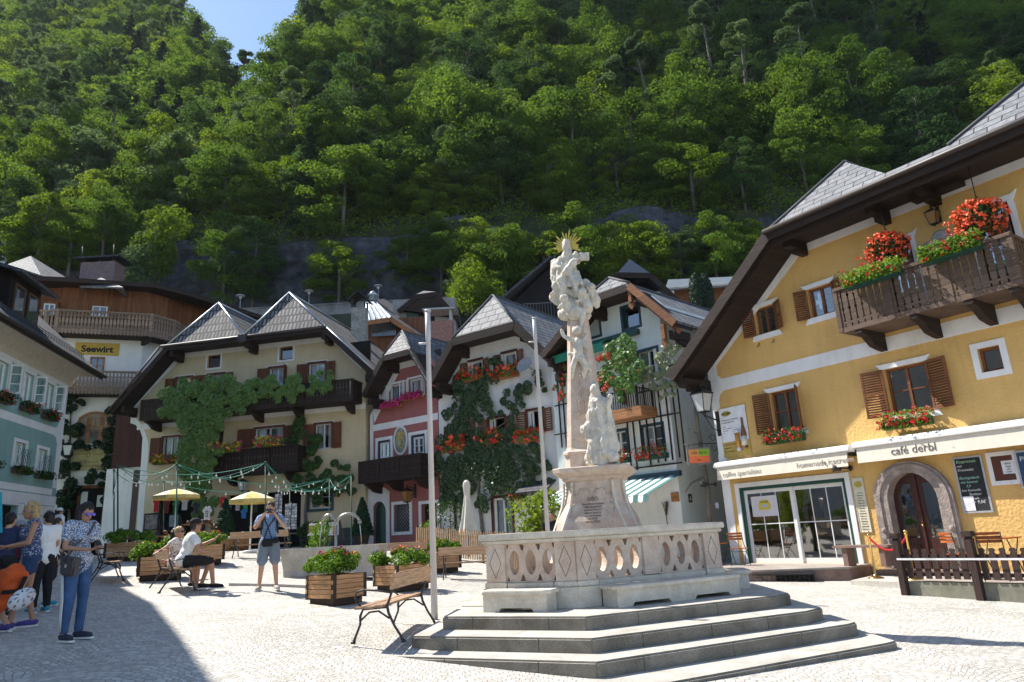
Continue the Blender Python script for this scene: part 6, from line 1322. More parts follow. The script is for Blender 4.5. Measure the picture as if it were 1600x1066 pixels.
def balustrade():
 root=empty('marble_balustrade',(1.2,11.85,Z4),'pierced rosy marble balustrade with oval openings and diamond pilasters','balustrade')
 base=MB();pil=MB();pan=MB();cop=MB();dia=MB(); zb,zp,zc,zt=.92,1.0,1.46,1.60
 cop_ps=[]
 for i in range(6):
  a,b=HX[i],HX[(i+1)%6]; F=Seg(a,b); L=F.L; pw=.36
  base.fbox(F,.02,L-.02,-.30,-.06,Z4,zb-.0); 
  for x0,x1 in ((0,pw),(L-pw,L)): base.fbox(F,x0,x1,-.3,.0,Z4,zb-.05); base.fbox(F,x0+.01,x1-.01,-.29,-.02,zb-.05,zb+.02)
  base.fbox(F,pw,L-pw,-.29,-.035,zb-.08,zb+.012)
  for x0,x1 in ((.03,pw-.03),(L-pw+.03,L-.03)): pil.fbox(F,x0,x1,-.26,-.045,zb+.021,zc)
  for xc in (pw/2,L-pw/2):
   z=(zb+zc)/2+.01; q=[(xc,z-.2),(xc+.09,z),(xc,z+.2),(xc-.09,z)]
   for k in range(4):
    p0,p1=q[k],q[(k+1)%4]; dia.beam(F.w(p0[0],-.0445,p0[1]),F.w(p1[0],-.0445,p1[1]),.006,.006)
  s0,s1=pw-.03,L-pw+.03; n=max(2,round((s1-s0)/.34)); 
  if i==1:
   mid=[(s0,L/2-.14),(L/2+.14,s1)]; pil.fbox(F,L/2-.14,L/2+.14,-.24,-.055,zb+.021,zc)
  else: mid=[(s0,s1)]
  for m0,m1 in mid:
   n=max(1,round((m1-m0)/.30)); w=(m1-m0)/n; holes=[]; z=(zb+zc)/2+.01
   for k in range(n):
    c=m0+w*(k+.5); holes.append([(c+.078*math.cos(t),z+.165*math.sin(t)) for t in (2*math.pi*j/18 for j in range(18))])
   for k in range(0,n+1):
    c=m0+w*k
    lo_,hi_=max(c-.045,m0+.005),min(c+.045,m1-.005)
    for zz,sg in ((zb+.035,1),(zc-.015,-1)):
     if hi_-lo_>.02: holes.append([(lo_,zz),(hi_,zz),(min(max(c+.01,lo_),hi_),zz+sg*.085),(min(max(c-.01,lo_),hi_),zz+sg*.085)] if lo_<c-.01 and hi_>c+.01 else [(lo_,zz),(hi_,zz),((lo_+hi_)/2,zz+sg*.07)])
    if 0<k<n: holes.append([(c+.014*math.cos(t),z+.05*math.sin(t)) for t in (2*math.pi*j/6 for j in range(6))]) if False else None
   pan.add(wallmb(F,[(m0,zb+.013),(m1,zb+.013),(m1,zc),(m0,zc)],holes,o=-.09,t=.13))
  ex=.05
 def off(d):
  out=[]
  for i in range(6):
   p=Vector(HX[i]); a=Vector(HX[i-1]); b=Vector(HX[(i+1)%6]); d1=(p-a).normalized(); d2=(b-p).normalized(); n1=Vector((d1.y,-d1.x)); n2=Vector((d2.y,-d2.x)); m=(n1+n2).normalized(); out.append(p+m*(d/max(.3,m.dot(n1))))
  return out
 O=off(.045);I=off(-.34);O2=off(.0);I2=off(-.30)
 for i in range(6):
  j=(i+1)%6
  for A_,B_,z0,z1 in ((O,I,zt-.085,zt),(O2,I2,zc+.001,zt-.085)):
   q=[A_[i],A_[j],B_[j],B_[i]]; cop.hexa([Vector((*p,z0)) for p in q]+[Vector((*p,z1)) for p in q])
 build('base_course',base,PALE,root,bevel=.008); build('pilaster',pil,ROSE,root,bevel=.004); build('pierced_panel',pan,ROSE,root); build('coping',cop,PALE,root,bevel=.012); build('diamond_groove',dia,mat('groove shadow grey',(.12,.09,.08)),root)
 for a,b,s0,s1,lab in ((HX[0],HX[1],.12,1.16,'short low marble bench on the left face of the balustrade'),(HX[1],HX[2],.3,2.5,'long low marble bench on the right front face of the balustrade'),(HX[2],HX[3],.3,1.1,'low marble bench end on the far right face of the balustrade')):
  F=Seg(a,b); r=empty('stone_bench',F.w((s0+s1)/2,.2,Z4),lab,'bench','low marble benches round the balustrade')
  t=MB(); h=Z4+.27; pts=[F.w(s0,.012,h-.05),F.w(s1,.012,h-.05),F.w(s1,.34,h-.05),F.w(s1-.08,.44,h-.05),F.w(s0+.08,.44,h-.05),F.w(s0,.34,h-.05)]; t.prism(pts,Vector((0,0,.05))); build('seat',t,PALE,r,bevel=.012)
  g=MB(); L=s1-s0; n=2 if L>1.5 else 1; segs=[]; x=s0+.06; fp=[s0+.05]
  prof=[(s0+.06,Z4),(s0+.06+.2,Z4)]
  pr=[(s0+.06,Z4)]
  for k in range(n):
   u0=s0+.28+(L-.12)*k/n; u1=s0+(L-.12)*(k+1)/n-.12
   pr+=[(u0,Z4),(u0+.04,Z4+.05),(u1-.04,Z4+.05),(u1,Z4)]
  pr+=[(s1-.06,Z4),(s1-.06,Z4+.22),(s0+.06,Z4+.22)]
  lp=[Vector((s,z,0)) for s,z in pr]
  for t3 in tessellate_polygon([lp]):
   q=[F.w(lp[i].x,.38,lp[i].y) for i in t3]; nn=(q[1]-q[0]).cross(q[2]-q[0]); g.face(q if nn.dot(F.n)>0 else q[::-1])
  for i in range(len(pr)): p0,p1=pr[i],pr[(i+1)%len(pr)]; g.face([F.w(p0[0],.38,p0[1]),F.w(p0[0],.02,p0[1]),F.w(p1[0],.02,p1[1]),F.w(p1[0],.38,p1[1])])
  build('support',g,PALE,r)
balustrade()
def fuse(name,mb,m,parent,voxel=.02,smooth=6,disp=.006,dscale=9,seed=0,off=None):
 o_=off if off is not None else origin(parent)
 me=mb.mesh(name+'_raw',o_); t=bpy.data.objects.new('tmp',me)
 r=t.modifiers.new('r','REMESH'); r.mode='VOXEL'; r.voxel_size=voxel; s=t.modifiers.new('s','SMOOTH'); s.factor=.5; s.iterations=smooth
 e=evalmesh(t)
 if disp:
  for v in e.vertices:
   p=v.co; k=noise.noise(Vector((p.x*dscale+seed,p.y*dscale,p.z*dscale*.45)))+.5*noise.noise(Vector((p.x*dscale*2.3,p.y*dscale*2.3+seed,p.z*dscale)))
   v.co=p+v.normal*disp*k*2
 for p in e.polygons: p.use_smooth=True
 e.materials.clear(); e.materials.append(m); e.name=name
 o=bpy.data.objects.new(name,e); COL.objects.link(o); o.parent=parent; return o
def capsule(mb,a,b,r0,r1,n=10):
 a=Vector(a);b=Vector(b); d=(b-a); k=6; pts=[a-d.normalized()*r0*.9]+[a.lerp(b,i/k) for i in range(k+1)]+[b+d.normalized()*r1*.9]; rs=[r0*.35]+[r0+(r1-r0)*i/k for i in range(k+1)]+[r1*.35]; mb.tube(pts,rs,n=n)
CC=Vector((1.25,11.8,0)); CN=Vector((-.25,-.97,0)).normalized(); CS=Vector((-CN.y,CN.x,0))   # CS points right
def cw(s,o,z): return CC+CS*s+CN*o+Vector((0,0,z))
def loft(mb,prof,k=1,ds=0):
 "chamfered square sections: (z, half width, chamfer)"
 rings=[]
 for z,a,c in prof:
  a*=k;c*=k
  q=[(-a+c,a),(a-c,a),(a,a-c),(a,-a+c),(a-c,-a),(-a+c,-a),(-a,-a+c),(-a,a-c)]
  rings.append([cw(s+ds,o,z) for s,o in q])
 for r0,r1 in zip(rings,rings[1:]):
  for i in range(8): j=(i+1)%8; mb.face([r0[j],r0[i],r1[i],r1[j]][::-1] if True else 0)
 mb.face(rings[-1]); mb.face(rings[0][::-1])
def fixn(o):
 bm=bmesh.new(); bm.from_mesh(o.data); bmesh.ops.remove_doubles(bm,verts=bm.verts,dist=1e-5); bmesh.ops.recalc_face_normals(bm,faces=bm.faces); bm.to_mesh(o.data); bm.free()
def column():
 root=empty('trinity_column',cw(0,0,Z4),'tall baroque marble column with tapering obelisk, gilded rays and carved figures','column')
 p=MB(); loft(p,[(Z4,.95,.3),(.95,.95,.3),(.96,.85,.25)]); fixn(build('foundation',p,PALE,root))
 p=MB(); loft(p,[(.96,.80,.20),(1.45,.78,.2),(1.72,.70,.17),(1.80,.66,.165),(1.9,.60,.16),(2.0,.55,.15),(2.15,.515,.14),(2.34,.50,.14),(2.345,.53,.14),(2.37,.56,.14),(2.40,.56,.14),(2.42,.62,.15),(2.47,.68,.16),(2.49,.70,.16),(2.545,.71,.16),(2.56,.69,.16)],.87); q=build('pedestal',p,ROSE,root); fixn(q)
 g=MB()
 fr=[(-.30,1.68),(-.33,1.9),(-.27,2.0),(-.29,2.12),(-.22,2.13),(-.2,2.22),(-.06,2.2),(0,2.1),(.06,2.2),(.2,2.22),(.22,2.13),(.29,2.12),(.27,2.0),(.33,1.9),(.30,1.68)]
 def oo(z): return .87*np.interp(z,[1.45,1.72,1.8,1.9,2.0,2.15,2.34],[.78,.70,.66,.60,.55,.515,.50])
 for (a,b),(c,d) in zip(fr,fr[1:]): g.tube([cw(a,oo(b)+.004,b),cw(c,oo(d)+.004,d)],.010,n=5)
 build('panel_moulding',g,ROSE,q)
 ins=mat('faded inscription',(.20,.13,.09),rough=.8)
 for i,(tx,sz) in enumerate((('DEO',.085),('TER OPTIMO MAXIMO',.035),('TER GLORIOSO',.04),('PATRI ET FILIO ET',.034),('SPIRITVI SANCTO',.034),('HALLSTATTENSES',.032),('ANNO',.045),('MDCCXLIV',.045))):
  z=2.03-.045*i-(.02 if i else 0); t0=oo(z)+.006; text('inscription',tx,None,0,0,0,sz,ins,q,'CENTER',dirv=CS,upv=(cw(0,oo(z+.04),z+.04)-cw(0,oo(z),z)).normalized(),org=cw(0,t0+.004,z))
 v=MB(); 
 for sg in (-1,1):
  d=(CS*sg+CN).normalized(); nrm=d
  pts=[(oo_*.87,z) for oo_,z in ((.99,1.45),(.92,1.6),(.82,1.78),(.72,1.95),(.665,2.15),(.655,2.33))]
  side=Vector((-d.y,d.x,0)); A_=[CC+d*(a-.02)+Vector((0,0,z)) for a,z in pts]
  for k in range(5):
   for w0,w1,h in ((-.13,-.09,.035),(.09,.13,.035)):
    a,b=A_[k],A_[k+1]; v.hexa([a+side*w0,a+side*w0+d*h,a+side*w1+d*h,a+side*w1,b+side*w0,b+side*w0+d*h,b+side*w1+d*h,b+side*w1])
 build('volute',v,PALE,q)
 o=MB(); loft(o,[(2.56,.47,.13),(2.78,.46,.13),(2.785,.50,.14),(2.82,.50,.14),(2.86,.44,.13),(2.90,.415,.12),(4.4,.28,.09),(5.35,.205,.07)],.77,-.08); ob=build('obelisk',o,ROSE,root); fixn(ob)
 s=MB(); 
 for ph in (0,1):
  pts=[cw(-.08+(.10-.025*t)*math.cos(t*2.2+ph*3.1)*.9,(.415+(2.9-(3.35+t*.17))*.09)*.77+.010,3.35+t*.17+.04*math.sin(t*5)) for t in (k*.25 for k in range(20))]; s.tube(pts,.012,n=5)
 build('scroll_relief',s,ROSE,ob)
 b=cw(.20,.44,2.56); F_=lambda x,y,z:b+CS*x*.70-CN*y*.75+Vector((0,0,z*.93))
 m=MB()
 for k in range(16): r=random.Random(k); m.sphere(F_(r.uniform(-.28,.28),r.uniform(-.12,.14),r.uniform(.02,.17)),r.uniform(.09,.15),n=10,k=6)
 capsule(m,F_(-.10,.02,.15),F_(-.03,.03,.78),.17,.115); capsule(m,F_(.10,-.03,.15),F_(.03,.0,.78),.16,.12); capsule(m,F_(0,.02,.7),F_(0,.02,1.10),.135,.135); 
 capsule(m,F_(-.02,.05,1.05),F_(-.02,.02,1.22),.12,.07); m.sphere(F_(-.04,-.02,1.33),.085,sc=(.85,.95,1.15)); 
 capsule(m,F_(-.05,.08,1.42),F_(-.06,.13,1.05),.07,.12) # veil
 capsule(m,F_(.12,.0,1.12),F_(.24,-.05,.98),.065,.055); capsule(m,F_(.24,-.05,.98),F_(.32,-.12,1.12),.05,.035); m.sphere(F_(.33,-.13,1.16),.04)
 capsule(m,F_(-.12,-.02,1.1),F_(-.18,-.08,.88),.065,.055); capsule(m,F_(-.18,-.08,.88),F_(.0,-.16,.95),.05,.035)
 for k in range(9):
  t=k/8; capsule(m,F_(-.17+.05*math.sin(k*1.7),-.03+.03*math.cos(k),.98-.03*k),F_(-.26+.30*t,-.10+.03*math.sin(k*2.3),.18+.10*abs(math.sin(k))),.045,.055)
 for k in range(5): capsule(m,F_(.26,-.02,1.02-.01*k),F_(.16+.05*k,-.08+.03*k,.25),.035,.05)
 capsule(m,F_(-.1,-.06,.8),F_(-.33,-.02,.62),.05,.10); capsule(m,F_(-.33,-.02,.62),F_(-.22,.02,.40),.09,.05)
 fuse('standing_saint',m,STAT,root,voxel=.014,smooth=1,disp=.014,dscale=16)
 m=MB(); b2=cw(-.10,.20,4.20); G=lambda x,y,z:b2+CS*x-CN*y+Vector((0,0,z))
 capsule(m,G(.02,-.06,.25),G(.03,-.04,.5),.085,.08); m.sphere(G(.03,-.09,.66),.078); capsule(m,G(-.04,-.06,.5),G(-.2,-.06,.6),.045,.035); capsule(m,G(-.2,-.06,.6),G(-.24,-.05,.72),.033,.03); capsule(m,G(.09,-.06,.48),G(.17,-.1,.36),.042,.033)
 capsule(m,G(-.02,-.06,.22),G(-.07,-.14,.05),.065,.045); capsule(m,G(-.07,-.14,.05),G(-.12,-.06,-.14),.045,.03); capsule(m,G(.06,-.06,.22),G(.12,-.10,.0),.065,.045); capsule(m,G(.12,-.1,0),G(.08,-.04,-.15),.045,.03)
 capsule(m,G(-.14,-.04,.3),G(.1,-.12,.15),.035,.05); capsule(m,G(.1,-.12,.15),G(.2,-.03,-.05),.05,.03); capsule(m,G(.1,.0,.5),G(.2,.02,.62),.04,.015)
 for k in range(5): m.sphere(G(.03+.06*math.cos(k*1.3),-.06+.05*math.sin(k*1.3),.71),.035)
 fuse('climbing_cherub',m,STAT,root,voxel=.012,smooth=2,disp=.004,dscale=16,seed=3)
 m=MB(); b3=cw(-.13,.02,5.05); H=lambda x,y,z:b3+CS*x*.88-CN*y*.88+Vector((0,0,z)); r=random.Random(5)
 for k in range(40): a=r.uniform(0,6.28); q=r.uniform(.05,.27); z=r.uniform(.15,.72); m.sphere(H(math.cos(a)*q*(.8+.5*z),math.sin(a)*q*.8,z),r.uniform(.08,.14),n=9,k=5)
 for x,y,z in ((-.13,-.3,.42),(-.30,-.16,.72),(.22,-.25,.50),(.36,-.1,.62)): 
  m.sphere(H(x,y,z),.085); capsule(m,H(x+.02,y+.05,z-.06),H(x+.08,y+.12,z-.26),.08,.10); capsule(m,H(x,y+.02,z-.1),H(x-.12,y-.02,z-.16),.04,.03)
 capsule(m,H(-.3,-.05,.45),H(-.42,-.06,.55),.08,.06); capsule(m,H(.2,-.2,.15),H(.14,-.22,-.1),.07,.035); capsule(m,H(.36,-.15,.62),H(.44,-.2,.6),.05,.05)
 fuse('cloud_bank',m,STAT,root,voxel=.015,smooth=1,disp=.010,dscale=15,seed=8)
 m=MB(); b4=cw(-.14,.0,5.72); K=lambda x,y,z:b4+CS*x*.9-CN*y*.9+Vector((0,0,z))
 capsule(m,K(0,.05,.05),K(-.02,.0,.45),.17,.13); capsule(m,K(-.02,.0,.42),K(-.05,-.02,.66),.135,.10); m.sphere(K(-.05,-.06,.84),.085,sc=(.85,1,1.15)); capsule(m,K(-.05,-.12,.78),K(-.05,-.13,.62),.05,.03)   # beard
 capsule(m,K(-.05,.02,.9),K(-.03,.08,.72),.07,.07)
 capsule(m,K(-.10,-.03,.15),K(-.17,-.24,.12),.10,.085); capsule(m,K(-.17,-.24,.12),K(-.15,-.22,-.16),.08,.06); capsule(m,K(.08,-.03,.12),K(.08,-.24,.08),.10,.08); capsule(m,K(.08,-.24,.08),K(.12,-.22,-.2),.075,.05)
 capsule(m,K(-.15,-.02,.58),K(-.30,-.1,.42),.075,.06); capsule(m,K(-.30,-.1,.42),K(-.18,-.22,.36),.055,.04); capsule(m,K(.07,-.02,.6),K(.18,-.1,.46),.07,.055)
 capsule(m,K(-.3,-.02,.55),K(-.34,-.06,.25),.07,.06); capsule(m,K(-.34,-.06,.25),K(-.26,-.14,.02),.07,.05)
 capsule(m,K(.12,-.22,.44),K(-.08,-.27,.22),.07,.06); m.sphere(K(.16,-.22,.55),.06); capsule(m,K(.14,-.22,.47),K(.32,-.24,.5),.035,.03); capsule(m,K(0,-.27,.26),K(.10,-.30,-.02),.05,.04); capsule(m,K(.10,-.3,-.02),K(.16,-.27,-.26),.04,.03)
 m.box(K(.33,-.2,.50),(.16,.10,.12))
 for k in range(7): capsule(m,K(-.2+.06*k,-.14,.5-.04*k),K(-.24+.08*k,-.24-.01*k,-.02),.03,.035)
 fuse('enthroned_group',m,STAT,root,voxel=.013,smooth=1,disp=.010,dscale=18,seed=12)
 gd=mat('gilding',(.80,.50,.10),rough=.28,metal=1,var=.12,scale=12); g=MB(); hc=K(-.05,.12,.84); N1=CN; rr=random.Random(2)
 for k in range(19):
  a=R(-20+220*k/18); L=(.36,.29,.33,.26)[k%4]*(.7+.3*math.sin(max(0,a)))+rr.uniform(-.02,.02); u=CS*math.cos(a)+Vector((0,0,math.sin(a))); v_=u.cross(N1); w=.021
  g.prism([hc+u*.06-v_*w*.4,hc+u*.06+v_*w*.4,hc+u*(L*.85)+v_*w*.75,hc+u*L,hc+u*(L*.85)-v_*w*.75],N1*.018)
 g.lathe(hc-N1*.0,[(.0,0),(.10,.0),(.10,.02),(0,.02)],n=18,mtx=Matrix.Rotation(R(90),4,'X'))
 build('gilded_rays',g,gd,root)
column()
# === flagpoles
PM=mat('pale grey painted pole',(.50,.49,.50),rough=.45,var=.06,scale=3,dirt=.2)
for px,dep,top,lab in ((679,11.3,(672,487),'pale flagpole standing by the nearest bench'),(862,15.6,(841,498),'pale flagpole standing behind the balustrade')):
 b=colp(px,dep); t=atd(*top,dep); t.x=b.x; h=t.z; 
 root=empty('flagpole',b,lab,'flagpole','flagpoles on the square'); m=MB(); m.tube([b-Vector((0,0,.05)),Vector((b.x,b.y,h-.5)),Vector((b.x,b.y,h-.48)),Vector((b.x,b.y,h))],[.052,.038,.046,.046],n=14); build('shaft',m,PM,root)
 c=MB(); c.lathe((b.x,b.y,h),[(.055,0),(.06,.01),(.05,.03),(.0,.035)],n=12); c.tube([(b.x-.16,b.y,h-.55),(b.x+.04,b.y,h-.55)],.018,n=6); build('cap',c,PM,root)
# === benches
BWOOD=wood('pale bench wood',(.46,.30,.19),plank=.3); IRON=mat('black cast iron',(.02,.02,.022),rough=.45,var=.15,spec=.5)
def bench_proto():
 "sits along x, faces -y; origin on the ground between the feet"
 root=empty('park_bench',(0,0,-300)); L=1.75
 s=MB()
 for y in (-.20,-.07,.06): s.box((0,y,.435+(-.015 if y<0 else 0)),(L,.115,.028))
 build('seat',s,BWOOD,root,local=True,bevel=.006)
 b=MB(); 
 M=Matrix.Translation((0,.235,.72))@Matrix.Rotation(R(-14),4,'X'); b.box((0,0,0),(L,.025,.20),mtx=M)
 build('backrest',b,BWOOD,root,local=True,bevel=.006)
 for sx in (-1,1):
  f=MB(); x=sx*(L/2-.12)
  f.tube([(x,.34,0),(x,.30,.08),(x,.22,.2),(x,.15,.34),(x,.13,.43),(x,.16,.5),(x,.20,.62),(x,.255,.84)],[.022,.016,.015,.018,.02,.016,.015,.013],n=7)
  f.tube([(x,-.31,0),(x,-.28,.08),(x,-.22,.22),(x,-.22,.32),(x,-.18,.40),(x,.12,.415)],[.022,.016,.015,.018,.018,.016],n=7)
  f.tube([(x,-.22,.26),(x,-.1,.36),(x,.02,.37),(x,.16,.28)],[.012]*4,n=6)
  f.tube([(x,.19,.58),(x,.02,.61),(x,-.18,.63),(x,-.27,.60),(x,-.29,.54),(x,-.25,.50),(x,-.2,.53),(x,-.22,.57)],[.012]*8,n=6)
  f.tube([(x,-.29,.55),(x,-.27,.48),(x,-.2,.42)],[.012]*3,n=6)
  for y in (.34,-.31): f.lathe((x,y,0),[(.035,0),(.035,.015),(.02,.035)],n=8)
  build('iron_side',f,IRON,root,local=True)
 setp(root,None,'bench','park benches on the square'); return root
BP=bench_proto(); _bf=True
def bench(px,dep,rz,label,sc=1,P=None):
 global _bf
 P=P or colp(px,dep); r=BP if _bf else copytree(BP); _bf=False; place(r,P,R(rz),label,sc); return r,P
def benchAB(pa,da,pb,db,label,side=-1):
 "runs from picture column pa at distance da to pb at db; faces the right-hand side of that direction"
 a=colp(pa,da);b=colp(pb,db); d=b-a; r,_=bench(0,0,math.degrees(math.atan2(d.y,d.x)),label,P=Vector(((a.x+b.x)/2,(a.y+b.y)/2,gz((a.x+b.x)/2,(a.y+b.y)/2)))); return r
b1=benchAB(647,10.9,587,9.3,'nearest bench with weathered pale slats, by the flagpole and the steps'); b1.rotation_euler.x=0
r5=benchAB(281,14.3,257,15.9,'bench with three people sitting on it beside a wooden planter');  P5=Vector(r5.location); RZ5=r5.rotation_euler.z
r6=benchAB(168,15.9,163,17.5,'empty bench at the left with slatted shadow under it')
bench(407,22.5,184,'bench behind the standing photographer facing the souvenir shop')
bench(617,19.5,184,'bench partly hidden behind the stone trough')
bench(742,18.6,180,'bench half hidden behind the left end of the balustrade')
# === planters
PWOOD=wood('planter larch beams',(.56,.32,.16),plank=.6); PDARK=mat('dark planter foot',(.045,.03,.022),rough=.9)
def planter(P,rz,w,d,label,seed,flowers,h=.52,tall=.4):
 root=empty('planter',P,label,'planter','wooden flower planters on the square',rz=0); rng=np.random.default_rng(seed); M=Matrix.Translation(P)@Matrix.Rotation(R(rz),4,'Z')
 ft=MB(); ft.box(None,(w*.86,d*.86,.12),mtx=M@Matrix.Translation((0,0,.06))); build('foot',ft,PDARK,root)
 b=MB(); n=5; t=.045; bh=(h-.12)/n
 for k in range(n):
  z=.12+bh*(k+.5); e=.03 if k%2 else -.012; g=bh-.006
  for sy in (-1,1): b.box(None,(w+e,t,g),mtx=M@Matrix.Translation((0,sy*(d/2-t/2),z)))
  for sx in (-1,1): b.box(None,(t,d-2*t-.002,g),mtx=M@Matrix.Translation((sx*(w/2-t/2-.004),0,z)))
 build('beam_box',b,PWOOD,root,bevel=.004)
 c=MB(); 
 for sx in (-1,1):
  for sy in (-1,1): c.box(None,(.07,.07,h-.1),mtx=M@Matrix.Translation((sx*(w/2-.03),sy*(d/2-.03),.05+h/2)))
 build('corner_post',c,PDARK,root)
 s=MB(); s.box(None,(w-.1,d-.1,.04),mtx=M@Matrix.Translation((0,0,h-.06))); build('soil',s,mat('potting soil',(.03,.022,.015),rough=1),root)
 C=[];D=[]
 for k in range(22):
  x=rng.uniform(-.56,.56)*w;y=rng.uniform(-.56,.56)*d; r=rng.uniform(.09,.17); hh=tall*rng.uniform(.25,.85)*(1-.6*((x/w*1.6)**2+(y/d*1.6)**2))
  p,dd=blobpts(rng,(x,y,h+max(.0,hh)),r,260,up=.4,sc=(1.1,1.1,.9)); C.append(p);D.append(dd)
 C=np.vstack(C);D=np.vstack(D); Mx=np.array(M.to_3x3()); keep=(C[:,2]>h-.02)|(np.abs(C[:,0])>w/2+.01)|(np.abs(C[:,1])>d/2+.01); C=C[keep];D=D[keep]
 C=C@Mx.T+np.array(P)
 leafobj('foliage',C,.055,FOL,root,Nn=D@Mx.T,rng=rng,jit=.8)
 for f,n_ in flowers:
  i=rng.choice(len(C),n_*6); i=i[np.argsort(-C[i,2])][:n_]; blossoms(rng,C[i]+np.array([0,0,.03]),.034,f,root,k=7)
 return root
LAV=mat('lavender blossom',(.20,.16,.40),rough=.7,var=.2)
planter(colp(525,13.6),52,.74,.80,'planter with orange marigolds and a trailing plant, nearest to the photographer',1,((ORG,26),(RED,14),(LAV,20)),tall=.5)
planter(colp(630,15.9),48,.98,.80,'planter with lavender and orange flowers right behind the nearest bench',2,((ORG,24),(LAV,26)),tall=.42)
planter(colp(684,20.6),30,1.05,.9,'planter by the flagpole in front of the picket fence',3,((ORG,20),(YELF,12)),tall=.45)
planter(colp(250,17.2),28,1.0,.9,'planter directly left of the seated group with bright green leaves',4,((RED,16),),tall=.45)
planter(colp(200,21.5),15,1.1,.9,'wide planter with pale green leaves behind the empty left bench',5,((LAV,14),),tall=.45)
planter(colp(316,20.5),25,1.1,.9,'planter with red flowers behind the seated man',6,((RED,26),(ORG,12)),tall=.42)
# === stone trough with twin spout
def trough():
 P=colp(523,18.3); root=empty('water_trough',P,'long pale stone water trough with a twin curved metal spout','trough'); rz=R(-4); M=Matrix.Translation(P)@Matrix.Rotation(rz,4,'Z'); w,d,h=2.35,.9,.74
 b=MB(); sec=[(-.5,0),(-.5,.1),(-.46,.22),(-.49,.5),(-.52,.62),(-.53,h),(-.40,h),(-.38,.35),(.38,.35),(.40,h),(.53,h),(.52,.62),(.49,.5),(.46,.22),(.5,.1),(.5,0)]
 xs=[(-w/2-.06,1.0),(-w/2+.06,1),(w/2-.06,1),(w/2+.06,1)]
 def sc(x,k,s): return M@Vector((x+ (math.copysign(.12*(1-abs(s[1])/h),-x) if abs(x)>w/2-.1 else 0),s[0]*d,s[1]))
 for i in range(len(sec)-1):
  for j in range(3): b.face([sc(xs[j][0],0,sec[i]),sc(xs[j+1][0],0,sec[i]),sc(xs[j+1][0],0,sec[i+1]),sc(xs[j][0],0,sec[i+1])],flip=True)
 for x,fl in ((xs[0][0],True),(xs[3][0],False)):
  q=[(-.5,0),(-.5,.1),(-.46,.22),(-.49,.5),(-.52,.62),(-.53,h),(.53,h),(.52,.62),(.49,.5),(.46,.22),(.5,.1),(.5,0)]; b.face([sc(x,0,s) for s in q],flip=fl)
  x2=x-math.copysign(.14,x); b.face([M@Vector((x2,-.4*d,h)),M@Vector((x2,.4*d,h)),M@Vector((x2,.38*d,.35)),M@Vector((x2,-.38*d,.35))],flip=fl); b.face([M@Vector((x,-.53*d,h)),M@Vector((x2,-.4*d,h)),M@Vector((x2,.4*d,h)),M@Vector((x,.53*d,h))],flip=not fl)
 t=build('basin',b,stonemat('weathered trough stone',(.34,.31,.26),(.52,.49,.44),bump=.8,sc=2.5),root); fixn(t)
 wt=MB(); wt.box(None,(w-.1,d*.78,.01),mtx=M@Matrix.Translation((0,0,h-.09))); build('water',wt,mat('trough water',(.06,.09,.08),rough=.05,spec=.8),root)
 s=MB(); x0=.02
 s.tube([M@Vector((x0,0,.3)),M@Vector((x0,0,h+.55))],.035,n=10)
 for sg in (-1,1):
  pts=[M@Vector((x0+sg*r_*(1-math.cos(t_)),-.02*0,h+.5+.28*math.sin(t_)*(1 if t_<math.pi*.5 else 1))) for r_,t_ in ((.19 if sg<0 else .31,t_) for t_ in (math.pi*k/12*.9 for k in range(13)))]
  s.tube(pts,.035,n=10); e=pts[-1]; s.lathe(e-Vector((0,0,.03)),[(.05,-.03),(.05,.04)],n=10)
 build('spout',s,mat('dull steel spout',(.38,.36,.33),rough=.35,metal=.7,var=.1),root)
 st=MB()
 for sg,r_ in ((-1,.19),(1,.31)): x=x0+sg*r_*1.95; st.tube([M@Vector((x,0,h+.55)),M@Vector((x+sg*.04,0,h+.2)),M@Vector((x+sg*.05,0,h-.08))],[.008,.006,.008],n=5)
 build('water_jet',st,mat('falling water',(.7,.75,.78),rough=.1,spec=.8),root)
trough()
k=MB(); a=ong(362,901);b=ong(486,903); 
pts=[colp(362,15.9),colp(430,15.75),colp(500,15.7),colp(560,15.7)]
for p,q in zip(pts,pts[1:]): k.beam(p+Vector((0,0,.0)),q+Vector((0,0,.0)),.25,.10)
struct('kerb',k,mat('pale kerb stone',(.42,.40,.37),rough=.8))
